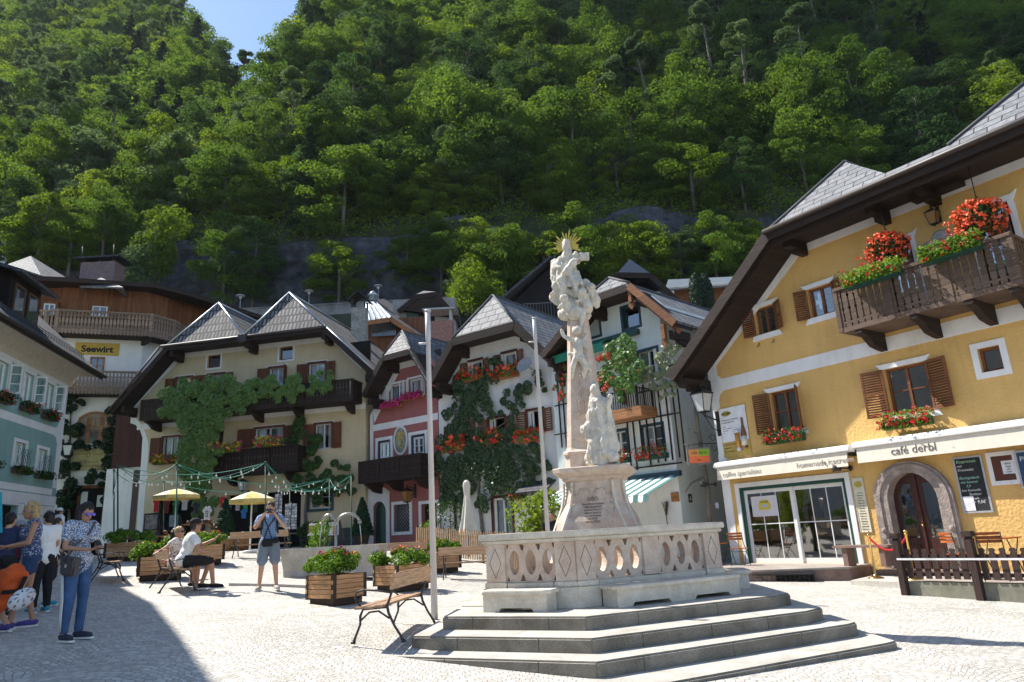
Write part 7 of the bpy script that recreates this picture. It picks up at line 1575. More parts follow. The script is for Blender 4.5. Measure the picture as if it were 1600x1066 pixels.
# === garland poles and light strings
GRP=mat('dark green pole paint',(.012,.07,.05),rough=.5)
GPOLES=[(178,735,25.5),(184,727,23.0),(256,752,28.5),(276,725,23.5),(415,723,23.5),(453,765,29.5),(515,748,29.0),(549,742,26.5)]
tops=[]
gp=None
ordn=('far left','left front','second rear','second front','central front','third rear','fourth rear','rightmost')
for i,(px,ty,dep) in enumerate(GPOLES):
 b=colp(px,dep); t=atd(px,ty,dep); t.x+=0; tops.append(t); m=MB(); m.tube([b,Vector((b.x,b.y,b.z+.02)),(t.x,t.y,t.z)],[.03,.028,.022],n=8); m.lathe(b,[(.09,0),(.09,.03),(.03,.04)],n=10); m.sphere(t,.04)
 thing('garland_pole',m,GRP,'slim green garland pole, the %s one of the cafe terrace'%ordn[i],'pole','green garland poles',loc=b)
def garland(i,j,sag,label):
 a,b=tops[i],tops[j]; root=empty('light_garland',a,label,'string lights','light garlands between the green poles'); n=14; pts=[a.lerp(b,t/n)-Vector((0,0,sag*4*(t/n)*(1-t/n))) for t in range(n+1)]
 c=MB(); c.tube(pts,.011,n=4); build('cable',c,mat('green garland cable',(.03,.22,.16),rough=.5),root); bl=MB(); so=MB()
 L=sum((p-q).length for p,q in zip(pts,pts[1:])); k=max(2,int(L/.75))
 for q in range(1,k): 
  t=q/k; p=a.lerp(b,t)-Vector((0,0,sag*4*t*(1-t))); so.tube([p,p-Vector((0,0,.06))],.011,n=5); bl.sphere(p-Vector((0,0,.09)),.030,n=7,k=5,sc=(1,1,1.3))
 build('socket',so,WHITE,root); build('bulb',bl,mat('milky bulb glass',(.75,.75,.72),rough=.15,spec=.6),root)
for i,(x,y,s) in enumerate(((0,1,.9),(1,2,.25),(1,3,.35),(0,3,.55),(2,4,.25),(3,4,.5),(3,6,.45),(4,5,.4),(4,6,.7),(4,7,.75),(6,7,.5),(5,7,.3),(2,6,.5),(1,4,.35))):
 garland(x,y,s,'garland of small white bulbs sagging from the %s to the %s green pole'%(ordn[x],ordn[y]))
# === souvenir shop goods
def tshirt(px0,px1,y0,y1,dep,m,label,print_=None):
 a=atd((px0+px1)/2,y0,dep); w=(atd(px1,y0,dep)-atd(px0,y0,dep)).length*.5; h=(atd(px0,y0,dep)-atd(px0,y1,dep)).length
 mb=MB(); pr=[(-.25*w,0),(-.55*w,-.05*h),(-1.0*w,-.22*h),(-.85*w,-.36*h),(-.6*w,-.28*h),(-.6*w,-h),(.6*w,-h),(.6*w,-.28*h),(.85*w,-.36*h),(1.0*w,-.22*h),(.55*w,-.05*h),(.25*w,0),(.12*w,-.06*h),(-.12*w,-.06*h)]
 S=FA.s; pts=[a+S*x+Vector((0,0,z)) for x,z in pr]; mb.prism(pts,FA.n*.05); r=thing('t_shirt',mb,m,label,'t-shirt','t-shirts hung out in front of the souvenir shop',loc=a-Vector((0,0,h)))
 mb2=MB(); mb2.tube([a+Vector((0,0,.07)),a],.006,n=4); mb2.beam(a+S*-w*.4-Vector((0,0,.02)),a+S*w*.4-Vector((0,0,.02)),.02,.015); build('hanger',mb2,DARKM,r)
 if print_:
  q=MB(); P=a-Vector((0,0,h*.42))+FA.n*.052
  for k,(x,z,ww,hh) in enumerate(((-.25,.12,.5,.03),(-.25,-.16,.5,.03),(-.25,.0,.03,.25),(.22,.0,.03,.25),(-.08,.02,.2,.04),(0,-.06,.16,.04))): q.prism([P+S*(w*x)+Vector((0,0,h*(z-hh/2))),P+S*(w*(x+ww if ww>.1 else x+.05))+Vector((0,0,h*(z-hh/2))),P+S*(w*(x+ww if ww>.1 else x+.05))+Vector((0,0,h*(z+hh/2+.02))),P+S*(w*x)+Vector((0,0,h*(z+hh/2+.02)))],FA.n*.004)
  build('print',q,DARKM,r)
cl=lambda n,c:mat(n,c,rough=.9,var=.15,scale=5)
D_=31.0
for a_ in ((240,251,778,800,'red cloth',(.45,.02,.03),'red t-shirt at the far left of the souvenir shop'),(256,268,780,802,'maroon cloth',(.14,.015,.02),'maroon t-shirt beside the first green pole of the shop'),(270,282,781,804,'green cloth',(.02,.16,.05),'dark green t-shirt under the left yellow umbrella'),(283,297,777,797,'grey cloth',(.42,.42,.41),'pale grey t-shirt under the left yellow umbrella'),(303,313,785,803,'navy cloth',(.02,.02,.04),'navy t-shirt left of the white one'),(343,355,776,797,'red cloth',(.45,.02,.03),'bright red t-shirt right of the leafy column'),(356,364,784,797,'blue cloth',(.03,.16,.45),'bright blue t-shirt beside the bright red one'),(367,378,783,798,'pinkish grey cloth',(.42,.34,.36),'pinkish grey t-shirt under the right yellow umbrella'),(379,390,783,797,'emerald cloth',(.02,.30,.10),'emerald t-shirt under the right yellow umbrella'),(392,406,783,801,'dark green cloth',(.01,.04,.03),'very dark green t-shirt beside the photographer'),(376,388,796,810,'blue cloth',(.03,.16,.45),'blue t-shirt hung low under the emerald one')):
 tshirt(a_[0],a_[1],a_[2],a_[3],D_ if a_[2]<790 else 30.8,cl(a_[4],a_[5]),a_[6])
tshirt(317,333,791,819,30.3,cl('white cloth',(.75,.75,.76)),'white t-shirt with a black print on a stand in the shop entrance',print_=True)
def umbrella(px,ytop,yedge,dep,w,label):
 b=colp(px,dep); top=atd(px,ytop,dep); ze=atd(px,yedge,dep).z; root=empty('parasol',b,label,'parasol','yellow parasols of the souvenir shop'); p=MB(); p.tube([b,Vector((b.x,b.y,top.z))],.028,n=8); p.lathe(b,[(.25,0),(.25,.08),(.05,.1)],n=12); build('pole',p,mat('white pole',(.7,.7,.68),rough=.4),root)
 m1=MB();m2=MB(); n=8; c=Vector((b.x,b.y,top.z))
 for k in range(n):
  a0=2*math.pi*k/n;a1=2*math.pi*(k+1)/n; e0=Vector((b.x+w*math.cos(a0),b.y+w*math.sin(a0),ze));e1=Vector((b.x+w*math.cos(a1),b.y+w*math.sin(a1),ze)); m=(m1,m2)[k%2]
  q0=c.lerp(e0,.5)+Vector((0,0,.03));q1=c.lerp(e1,.5)+Vector((0,0,.03)); m.slab([c,q0,q1],.008); m.slab([q0,e0,e1],.008); m.slab([q0,e1,q1],.008); d=Vector((0,0,-.13)); m1.prism([e0,e1,e1+d,e0+d],(e0-b).normalized()*.006 if False else Vector((math.cos((a0+a1)/2),math.sin((a0+a1)/2),0))*.006)
 build('canopy',m1,mat('yellow parasol cloth',(.60,.47,.16),rough=.8),root); build('pale_panels',m2,mat('cream parasol cloth',(.66,.60,.42),rough=.8),root); r=MB()
 for k in range(n): a0=2*math.pi*k/n; r.tube([Vector((b.x,b.y,ze+.05)),c.lerp(Vector((b.x+w*math.cos(a0),b.y+w*math.sin(a0),ze)),.55)-Vector((0,0,.02))],.008,n=4)
 build('rib',r,DARKM,root)
umbrella(270,764,775,27.0,.86,'left yellow parasol in front of the hanging t-shirts'); umbrella(390,768,781,25.0,.78,'right yellow parasol behind the standing photographer')
def board(px0,px1,y0,y1,dep,label,name='sign_board',panel=None,legs=True):
 c=(px0+px1)/2; t=atd(c,y0,dep); bo=atd(c,y1,dep); w=(atd(px1,y0,dep)-atd(px0,y0,dep)).length; root=empty(name,Vector((t.x,dep,bo.z)),label,'sign board'); f=MB(); S=FA.s; x=lambda s,o,z:Vector((t.x,dep,0))+S*s+FA.n*o+Vector((0,0,z))
 for s0,s1,z0,z1 in ((-w/2,-w/2+.05,bo.z,t.z),(w/2-.05,w/2,bo.z,t.z),(-w/2+.05,w/2-.05,t.z-.05,t.z),(-w/2+.05,w/2-.05,bo.z+.12,bo.z+.17)): f.hexa([x(s0,0,z0),x(s1,0,z0),x(s1,.03,z0),x(s0,.03,z0)]+[x(s0,0,z1),x(s1,0,z1),x(s1,.03,z1),x(s0,.03,z1)])
 for s in (-w/2+.02,w/2-.02): f.beam(x(s,0,t.z-.05),x(s,-.3,bo.z),.03,.03)
 build('frame',f,DARKM,root); p=MB(); p.hexa([x(a,b,c_) for c_ in (bo.z+.17,t.z-.05) for a,b in ((-w/2+.05,.005),(w/2-.05,.005),(w/2-.05,.02),(-w/2+.05,.02))]); build('panel',p,panel or WHITE,root); return root,t,bo,w,x
pic=mat('printed picture board',(.30,.27,.24),rough=.6,var=.6,scale=6)
board(225,251,802,834,27,'black framed board with pictures at the left of the shop',panel=pic)
board(263,283,803,830,27.5,'blue and white poster board beside the left parasol',panel=mat('pale blue poster',(.25,.38,.48),rough=.6,var=.4,scale=4))
def rack(px0,px1,y0,y1,dep,label):
 c=(px0+px1)/2; t=atd(c,y0,dep); bo=atd(c,y1,dep); w=(atd(px1,y0,dep)-atd(px0,y0,dep)).length; h=t.z-bo.z; root=empty('postcard_rack',Vector((t.x,dep,bo.z)),label,'postcard rack','postcard racks by the souvenir shop'); f=MB(); f.tube([(t.x,dep,bo.z),(t.x,dep,t.z)],.02,n=6); f.lathe((t.x,dep,bo.z),[(.25,0),(.25,.03),(.03,.05)],n=10)
 for k in range(9):
  z=bo.z+.15+(h-.2)*k/9; f.lathe((t.x,dep,z),[(w/2,0),(w/2+.01,.005),(w/2,.01)],n=4,rot=R(20),smooth=False)
 build('wire_frame',f,DARKM,root); q=MB(); r=random.Random(px0); q2=MB()
 for k in range(9):
  for a in range(4):
   for j in (-1,0,1):
    z=bo.z+.16+(h-.2)*k/9; an=R(20+45+90*a); n_=Vector((math.cos(an),math.sin(an),0)); s=Vector((-n_.y,n_.x,0)); P=Vector((t.x,dep,z))+n_*(w/2*.72)+s*(j*w*.22); (q if r.random()<.5 else q2).hexa([P+s*x+n_*y+Vector((0,0,zz)) for zz in (0,(h-.2)/9*.85) for x,y in ((-w*.09,0),(w*.09,0),(w*.09,.006),(-w*.09,.006))])
 build('postcards',q,mat('pale postcards',(.55,.56,.58),rough=.4,var=.5,scale=14),root); build('coloured_postcards',q2,mat('coloured postcards',(.25,.30,.36),rough=.4,var=.8,scale=18),root)
rack(446,464,785,834,26.5,'tall white postcard rack beside the green pole'); rack(430,441,770,830,29,'darker postcard rack in the shop doorway')
def counter(px0,px1,y,dep,h,label,n=9,cols=None):
 a=atd(px0,y,dep);b=atd(px1,y,dep); root=empty('display_table',(a+b)/2-Vector((0,0,h)),label,'display table'); t=MB(); S=FA.s; L=(b-a).length; c=(a+b)/2
 x=lambda s,o,z:c+S*s+FA.n*o+Vector((0,0,z)); t.hexa([x(s,o,z) for z in (-.05,0) for s,o in ((-L/2,-.35),(L/2,-.35),(L/2,.35),(-L/2,.35))]); 
 build('table_top',t,LOG,root); l=MB()
 for s in (-L/2+.1,L/2-.1):
  for o in (-.28,.28): l.beam(x(s,o,-h),x(s,o,-.05),.06,.06)
 build('leg',l,DW,root); r=random.Random(int(px0)); gs=[MB() for _ in range(3)]
 for k in range(n*3): g=gs[k%3]; p=x(r.uniform(-L/2+.08,L/2-.08),r.uniform(-.28,.28),0); s_=r.uniform(.06,.14); (g.sphere(p+Vector((0,0,s_*.6)),s_*.6,n=7,k=5) if k%2 else g.box(p+Vector((0,0,s_/2)),(s_,s_*.8,s_),rz=r.random()))
 for g,cn in zip(gs,(('cream trinkets',(.5,.45,.36)),('brown trinkets',(.18,.09,.04)),('dark trinkets',(.05,.06,.08)))): build('trinkets',g,mat(*cn,rough=.6,var=.5,scale=9),root)
counter(290,330,818,29.5,.7,'small souvenir table in front of the white t-shirt'); counter(333,352,822,29.8,.7,'souvenir table with trinkets left of the baskets'); counter(395,425,822,29.5,.7,'souvenir table beside the right parasol')
counter(205,268,838,22.5,.55,'long low reddish counter behind the left planters',n=1)
def basket(px,dep,w,h,label,m=None):
 P=colp(px,dep); root=empty('basket',P,label,'basket','baskets in front of the shop'); b=MB(); b.lathe(P,[(w*.35,0),(w*.5,h),(w*.52,h+.02),(w*.47,h+.02),(w*.33,.05)],n=14); build('wicker',b,mat('wicker',(.22,.12,.05),rough=.8,var=.4,scale=25),root); g=MB(); r=random.Random(px)
 for k in range(14): a=r.uniform(0,6.28); q=r.uniform(0,w*.36); g.sphere(P+Vector((math.cos(a)*q,math.sin(a)*q,h+r.uniform(0,.08))),w*.11,n=7,k=5)
 build('goods',g,m or mat('pale goods',(.45,.43,.40),rough=.7,var=.4,scale=9),root)
basket(358,28,.7,.4,'wicker basket of pale goods under the leafy shrub'); basket(377,28,.75,.55,'wicker basket of striped goods beside the right parasol')
def conifer(px,dep,top,label):
 P=colp(px,dep); root=empty('potted_conifer',P,label,'potted tree'); zt=atd(px,top,dep).z; H=zt-P.z; p=MB(); p.lathe(P,[(.2,0),(.32,.45),(.34,.47),(.3,.47),(.2,.1)],n=12); build('pot',p,mat('brown wooden tub',(.10,.06,.035),rough=.8),root); t=MB(); t.tube([P+Vector((0,0,.3)),Vector((P.x,P.y,zt-.1))],[.04,.01],n=6); build('trunk',t,BARK,root)
 rng=np.random.default_rng(3); n=3000; h=rng.uniform(0,1,n); a=rng.uniform(0,6.28,n); r=.5*(1-h)**.8*rng.uniform(.6,1,n)+.02; leafobj('foliage',np.c_[P.x+np.cos(a)*r,P.y+np.sin(a)*r,P.z+.45+h*(H-.45)],.1,leafmat('dark conifer',(.008,.03,.012),(.02,.06,.022),trans=.1),root,rng=rng,Nn=np.c_[np.cos(a),np.sin(a),np.zeros(n)+.3])
conifer(566,30.5,778,'dark cone shaped conifer in a tub beside the arched door of the rose house')
conifer(349,29.0,780,'dark round shrub in the middle of the souvenir shop front')
root,t,bo,w,x=board(480,513,815,845,23.5,'white beer advertising board standing left behind the trough')
q=MB(); q.hexa([x(a,b,t.z-c_) for c_ in (.34,.12) for a,b in ((-.30,.021),(.12,.021),(.12,.03),(-.30,.03))]); build('emblem',q,mat('olive gold emblem',(.30,.24,.05),rough=.6),root)
for k,(tx) in enumerate(('DAS BIER','frisch gezapft')): text('lettering',tx,FA,0,0,0,.11 if k==0 else .07,DARKM,root,'LEFT',org=x(-.27,.032,t.z-.29-.2*k))
root,t,bo,w,x=board(511,533,813,845,23.4,'narrow board with a painted beer bottle behind the trough',panel=mat('pale blue grey poster',(.45,.50,.55),rough=.6))
q=MB(); q.lathe(x(.05,.04,bo.z+.2),[(.0,0),(.055,0),(.055,.22),(.02,.32),(.018,.42),(0,.42)],n=10,sy=.3); build('painted_bottle',q,mat('amber bottle paint',(.30,.12,.03),rough=.4),root)
def closed(px,ytop,dep):
 b=colp(px,dep); t=atd(px,ytop,dep).z; root=empty('closed_parasol',b,'closed cream parasol standing behind the picket fence','parasol'); p=MB(); p.tube([b,Vector((b.x,b.y,t-.1))],.03,n=8); build('pole',p,LOG,root); c=MB(); n=40; H=t-b.z; prof=[(0,.05,0),(.03,.12,.1),(.08,.13,.2),(.2,.10,.25),(.35,.16,.35),(.5,.22,.45),(.68,.30,.5),(.72,.28,.5)]
 for (h0,r0,f0),(h1,r1,f1) in zip(prof,prof[1:]):
  for k in range(n):
   a0=2*math.pi*k/n;a1=2*math.pi*(k+1)/n; g=lambda h,r,f,a:Vector((b.x+r*(1+.25*f*math.sin(a*7+h*3))*math.cos(a),b.y+r*(1+.25*f*math.sin(a*7+h*3))*math.sin(a),t-h*H)); c.face([g(h1,r1,f1,a0),g(h1,r1,f1,a1),g(h0,r0,f0,a1),g(h0,r0,f0,a0)],smooth=True)
 build('canopy',c,mat('cream parasol canvas',(.62,.58,.50),rough=.9,var=.08),root)
closed(733,750,25.5)
def picket_fence():
 a=colp(652,25.6);b=colp(900,21.0); root=empty('picket_fence',a,'pale natural wood picket fence in front of the white house','fence'); d=b-a; d.z=0; L=d.length; u=d/L; n=Vector((u.y,-u.x,0)); rl=MB(); zt=lambda p:gz(p.x,p.y)
 k=int(L/.105); pts=[]
 h=1.02; q=[]
 for i in range(k):
  p=a+u*(L*i/k); z=zt(p); q.append((p,z))
 pk=MB(); rr=random.Random(4)
 for p,z in q: hh=h+rr.uniform(-.05,.03); pk.prism([p-u*.028+Vector((0,0,z+.08-p.z)),p+u*.028+Vector((0,0,z+.08-p.z)),p+u*.028+Vector((0,0,z+hh-.05-p.z)),p+Vector((0,0,z+hh-p.z)),p-u*.028+Vector((0,0,z+hh-.05-p.z))],n*.02)
 NW=wood('natural fence wood',(.40,.27,.16),plank=.4,axis=1); build('pickets',pk,NW,root)
 for i in range(0,k-6,6):
  for zz in (.3,.78): p0=Vector((*q[i][0].xy,q[i][1]+zz)); p1=Vector((*q[i+6][0].xy,q[i+6][1]+zz)); rl.beam(p0-n*.02,p1-n*.02,.03,.06)
 build('rail',rl,NW,root); ps=MB()
 for i in range(0,k,15): ps.beam(Vector((*q[i][0].xy,q[i][1]-.1))-n*.05,Vector((*q[i][0].xy,q[i][1]+1.0))-n*.05,.07,.07)
 build('post',ps,DW,root)
picket_fence()
bush(0,0,0,1.6,1.7,'round light green lemon tree behind the balustrade beside the second flagpole',LEAF[1],1700,.11,name='lemon_tree',loc=colp(849,19.5,dz=.7,py=860))
bush(0,0,0,.9,1.2,'small green shrub at the left end of the picket fence',FOL,500,.1,name='shrub',loc=colp(668,25.9))
bush(0,0,0,1.6,1.9,'thin dark shrub against the white house left of the closed parasol',FOLD,420,.1,name='shrub',loc=colp(705,27.0))
bush(0,0,0,1.0,.9,'marigold bush on the ground behind the trough spout',FOL,500,.08,name='shrub',loc=colp(502,20.0,dz=.5))
bush(0,0,0,1.3,1.1,'dark shrub beside the wall of the cream house right of the postcard rack',FOLD,900,.12,name='shrub',loc=colp(480,31.0))
s_,z_=FP.at(813,782); flowerbox(FP,s_-.22,s_+.22,z_+.05,.04,'small heart shaped wall planter right of the white house french door',flowers=(ORG,),boxm=LOG,nf=12,n=260,fr=.05,fh=.35,droop=.5,lf=.08,name='wall_planter')
def lantern(F,s,z,o,sc,label,arm=None,glassm=None,up=True):
 P=F.w(s,o,z); root=empty('wall_lantern',F.w(s,.0,z+.4*sc),label,'lantern'); b=MB(); q=lambda x,y,h:P+F.s*x*sc+F.n*y*sc+Vector((0,0,h*sc))
 tp=[(-.17,-.17),(.17,-.17),(.17,.17),(-.17,.17)]; bt=[(-.10,-.10),(.10,-.10),(.10,.10),(-.10,.10)]
 for (a,c),(e,f) in zip(tp,bt): b.beam(q(a,c,.2),q(e,f,-.2),.018*sc,.018*sc)
 for i in range(4): j=(i+1)%4; b.beam(q(*tp[i],.2),q(*tp[j],.2),.022*sc,.022*sc); b.beam(q(*bt[i],-.2),q(*bt[j],-.2),.022*sc,.022*sc)
 for i in range(4): j=(i+1)%4; b.slab([q(tp[i][0]*1.15,tp[i][1]*1.15,.21),q(tp[j][0]*1.15,tp[j][1]*1.15,.21),q(0,0,.36)],.012*sc)
 b.sphere(q(0,0,.40),.04*sc); b.lathe(q(0,0,-.24),[(.0,-.04),(.05*sc,0),(.09*sc,.04*sc)],n=8); build('frame',b,DARKM,root)
 g=MB(); 
 for i in range(4): j=(i+1)%4; g.face([q(bt[i][0]*.95,bt[i][1]*.95,-.19),q(bt[j][0]*.95,bt[j][1]*.95,-.19),q(tp[j][0]*.95,tp[j][1]*.95,.19),q(tp[i][0]*.95,tp[i][1]*.95,.19)])
 build('pane',g,glassm or mat('milky lantern glass',(.55,.56,.55),rough=.2,spec=.5),root)
 a=MB(); zz=-.27 if up else .4
 a.tube([F.w(s,.0,z+zz*sc-.12*sc),F.w(s,.06,z+zz*sc-.10*sc),q(0,0,zz)],.018*sc,n=6); a.tube([F.w(s,.01,z+(zz-.35)*sc),F.w(s,o*.5,z+(zz-.28)*sc),q(0,0,zz)],.012*sc,n=6); a.fbox(F,s-.05*sc,s+.05*sc,0.001,.03,z+(zz-.45)*sc,z+(zz+.1)*sc); build('bracket',a,DARKM,root); return root
# === details of the cafe house
F=FR
s,z=F.at(1091,632,.55); lantern(F,-4.85,z,.62,1.35,'large black street lantern on the left corner of the yellow house')
s,z=F.at(1457,336,.35); lantern(F,s,z-.08,.35,.72,'small black lantern on the yellow wall between the balcony doors',glassm=mat('amber lantern glass',(.25,.12,.03),rough=.3),up=False)
s,z=FP.at(636,776,.5); lantern(FP,s,z,.5,1.1,'copper brown lantern hanging beside the rose house window',glassm=mat('amber lantern glass',(.25,.12,.03),rough=.3),up=False)
s,z=FS.at(106,704,.6); lantern(FS,s,z,.6,1.3,'grey lantern at the left of the inn sign')
s,z=FA.at(379,760,.5); lantern(FA,s,z,.5,1.0,'black lantern above the right part of the souvenir shop')
def hsign():
 root=empty('hanging_sign',F.w(-4.9,0,3.9),'small green and orange cafe sign hanging from a scrolled iron bracket','sign'); a=MB(); d=(F.n*.85-F.s*.52).normalized(); P=F.w(-5.0,.01,F.at(1112,694)[1]); up=Vector((0,0,1))
 L=1.02; a.tube([P,P+d*L],.016,n=6); 
 for c,r in ((.16,.12),(-.16,.12)): a.tube([P+d*(.12+r*math.cos(t)*(1-t/12))+up*(c+r*math.sin(t)*(1-t/12)) for t in (k*.5 for k in range(16))],.010,n=5)
 a.tube([P+up*-.35,P+up*.35],.014,n=5); a.tube([P+d*.32,P+d*.32-up*.12],.01,n=5); a.tube([P+d*.88,P+d*.88-up*.12],.01,n=5); build('bracket',a,DARKM,root)
 n=d.cross(up); n=n if n.dot(Vector((0,-1,0)))>0 else -n; Q=P+d*.60-up*.36
 def pl(x0,x1,z0,z1,t0,t1,name,m,par): b=MB(); b.hexa([Q+d*x+n*y+up*zz for zz in (z0,z1) for x,y in ((x0,t0),(x1,t0),(x1,t1),(x0,t1))]); return build(name,b,m,par)
 fr=pl(-.36,.36,-.26,.25,-.02,.02,'frame',mat('grey sign frame',(.18,.17,.16)),root); pl(-.31,.0,-.0,.20,.021,.026,'green_field',mat('lime green sign',(.25,.42,.03)),fr); pl(.0,.31,0,.20,.021,.026,'orange_field',mat('orange sign',(.75,.28,.08)),fr); pl(-.31,.31,-.2,-.0,.021,.026,'coral_field',mat('coral sign',(.80,.17,.06)),fr)
 X=-d if (-d).cross(up).dot(n)>0 else d
 text('lettering','café derbl',None,0,0,0,.12,mat('sign dark green ink',(.03,.10,.02)),fr,'CENTER',dirv=X,org=Q+n*.028+up*.06); text('lettering','bar',None,0,0,0,.1,mat('sign dark red ink',(.35,.03,.01)),fr,'CENTER',dirv=X,org=Q+n*.028-up*.14)
hsign()
def awning(s0,s1,zt,label,body,ts,px):
 root=empty('awning',F.w((s0+s1)/2,0,zt),label,'awning','cream awnings of the cafe'); c=MB(); pr=[(0.002,zt),(.35,zt-.03),(.42,zt-.10),(.42,zt-.17),(.30,zt-.21),(.002,zt-.2)]
 c.prism([F.w(s0,o,z) for o,z in pr],F.s*(s1-s0)); build('cassette',c,mat('white awning cassette',(.70,.70,.69),rough=.4,var=.04),root)
 v=MB(); n=30; H=.36
 def off(i): return .352+.004*math.sin(i*1.7)
 for i in range(n):
  x0=s0+.08+(s1-s0-.16)*i/n;x1=s0+.08+(s1-s0-.16)*(i+1)/n; a=[F.w(x0,.37,zt-.19),F.w(x1,.37,zt-.19),F.w(x1,off(i+1)+.05,zt-.19-H),F.w(x0,off(i)+.05,zt-.19-H)]; v.face(a[::-1],smooth=True); v.face([p-F.n*.006 for p in a],smooth=True)
 vb=build('valance',v,mat('cream awning cloth',(.66,.60,.50),rough=.85,var=.06),root)
 for tx,s,sz,m,dz in ts: text('lettering',tx,F,s,.402,zt-.19-H+dz,sz,m,vb,'CENTER',upv=(F.w(0,.37,.19+.17)-F.w(0,.41,0)).normalized())
 b=MB(); 
 for s in (s0+.02,s1-.06): b.fbox(F,s-.03,s+.03,.01,.3,zt-.30,zt-.201)
 build('bracket',b,DARKM,root)
dg=mat('dark grey awning lettering',(.10,.09,.09)); pg=mat('faded awning lettering',(.36,.33,.29))
sa=F.at(1115,735,.42)[0]; sm=F.at(1328,705,.42)[0]; zt1=3.30
awning(sa,sm-.04,zt1,'left cream awning with faded writing above the glass front','',[('coffee specialities',sa+.95,.19,pg,.08),('homemade icecream',sm-.75,.19,pg,.1)],0)
awning(sm+.06,8.5,zt1+.04,'long right cream awning with the cafe name above the stone portal','',[('café derbl',F.at(1426,705,.42)[0],.26,dg,.1),('KONDITOREI',F.at(1640,680,.42)[0]+.32,.24,dg,.12)],0)
for i,(px,py) in enumerate(((1330,732),(1119,757))):
 s,z=F.at(px,py); root=empty('spot_lamp',F.w(s,0,z),('black wall spotlight between the two awnings','black wall spotlight at the left end of the left awning')[i],'lamp','black wall spotlights'); a=MB(); a.sphere(F.w(s,.04,z),.075,sc=(.6,1,1)); a.tube([F.w(s,.05,z),F.w(s-.12,.3,z+.02)],.02,n=6); build('base',a,DARKM,root); h=MB(); h.tube([F.w(s-.10,.28,z),F.w(s-.24,.42,z+.03)],[.05,.09],n=10); build('head',h,DARKM,root)
def poster():
 s0=F.at(1128,680)[0]; s1=F.at(1170,670)[0]; z1=F.at(1148,634)[1]; z0=F.at(1152,713)[1]; root=empty('beer_poster',F.w((s0+s1)/2,.01,z0),'white and ochre beer poster with a bottle and a full glass on the yellow wall','poster'); p=MB(); p.fbox(F,s0,s1,.004,.02,z0,z1); pp=build('ochre_panel',p,mat('poster ochre',(.48,.33,.08),rough=.6),root); w=MB(); zm=z0+(z1-z0)*.30; w.fbox(F,s0+.02,s1-.02,.021,.025,zm,z1-.02); build('white_panel',w,mat('poster white',(.78,.78,.80),rough=.6),pp)
 e=MB(); W=s1-s0; H=z1-z0; e.prism([F.w(s0+W*(.27+.17*math.cos(t)),.026,z1-H*.13+H*.055*math.sin(t)) for t in (2*math.pi*k/8+.39 for k in range(8))],F.n*.004); build('emblem',e,mat('poster emblem',(.42,.34,.04),rough=.5),pp)
 ink=mat('poster ink',(.06,.06,.06))
 text('lettering','DAS BIER',F,s0+W*.28,.031,z1-H*.15,.085,ink,pp,'CENTER',bold=.002)
 for k,(tx,sz,yy) in enumerate((('Die gute in der Wirtschaft',.055,.27),('& einem Helldunkel',.055,.32),('seit 1864',.035,.40),('naturtrüb · kellerfrisch',.035,.44),('im Ausschank',.035,.48),('prost',.035,.52))): text('lettering',tx,F,s0+W*.08,.026,z1-H*yy,sz,ink,pp)
 for k in range(3): text('lettering',('Brauerei im Salzkammergut','täglich geöffnet','Bier von hier, gebraut mit Quellwasser')[k],F,s0+W*.06,.022,zm-.09-.10*k,.042,ink,pp)
 g=MB(); c=s0+W*.60; g.lathe(F.w(c,.05,z0+.24),[(.0,0),(.062,0),(.075,.42),(.0,.42)],n=14); build('beer_glass',g,mat('beer amber',(.50,.24,.04),rough=.15),pp); g2=MB(); g2.lathe(F.w(c,.05,z0+.665),[(.0,0),(.078,0),(.08,.1),(.0,.12)],n=14); g2.lathe(F.w(c,.05,z0+.14),[(0,0),(.065,0),(.06,.095),(0,.1)],n=14); build('foam',g2,mat('beer foam',(.62,.66,.70),rough=.6),pp)
 b=MB(); c=s0+W*.83; b.lathe(F.w(c,.05,z0+.20),[(0,0),(.085,0),(.088,.42),(.07,.52),(.035,.66),(.03,.85),(.034,.88),(.0,.89)],n=14); bo=build('bottle',b,mat('bottle brown',(.20,.07,.02),rough=.12,spec=.6),pp); l=MB(); l.lathe(F.w(c,.05,z0+.27),[(.090,0),(.0905,.27)],n=14); build('bottle_label',l,mat('bottle label',(.65,.62,.55),rough=.5,var=.3,scale=20),bo)
poster()
def flatboard(name,label,cat,p,q,o0,o1,framem,panelm,fw=.04,yc=None):
 s0=F.at(p[0],(p[1]+q[1])/2)[0]; s1=F.at(q[0],(p[1]+q[1])/2)[0]; z1=F.at((p[0]+q[0])/2,p[1])[1]; z0=F.at((p[0]+q[0])/2,q[1])[1]; root=empty(name,F.w((s0+s1)/2,o0,z0),label,cat); f=MB(); 
 for a,b,c,d in ((s0,s0+fw,z0,z1),(s1-fw,s1,z0,z1),(s0+fw,s1-fw,z0,z0+fw),(s0+fw,s1-fw,z1-fw,z1)): f.fbox(F,a,b,o0,o1,c,d)
 build('frame',f,framem,root); pn=MB(); pn.fbox(F,s0+fw,s1-fw,o0,o1-.008,z0+fw,z1-fw); pp=build('panel',pn,panelm,root); return root,pp,s0,s1,z0,z1
chalk=mat('chalk lettering',(.65,.66,.64)); chalkg=mat('pale green chalk',(.35,.60,.45)); blackp=mat('blackboard',(.018,.020,.022),rough=.7,var=.3); alu=mat('pale aluminium',(.50,.50,.52),rough=.35,metal=.5)
r,pp,s0,s1,z0,z1=flatboard('chalk_menu','tall chalk menu board right of the stone portal','menu board',(1497,712),(1544,802),.002,.035,alu,blackp)
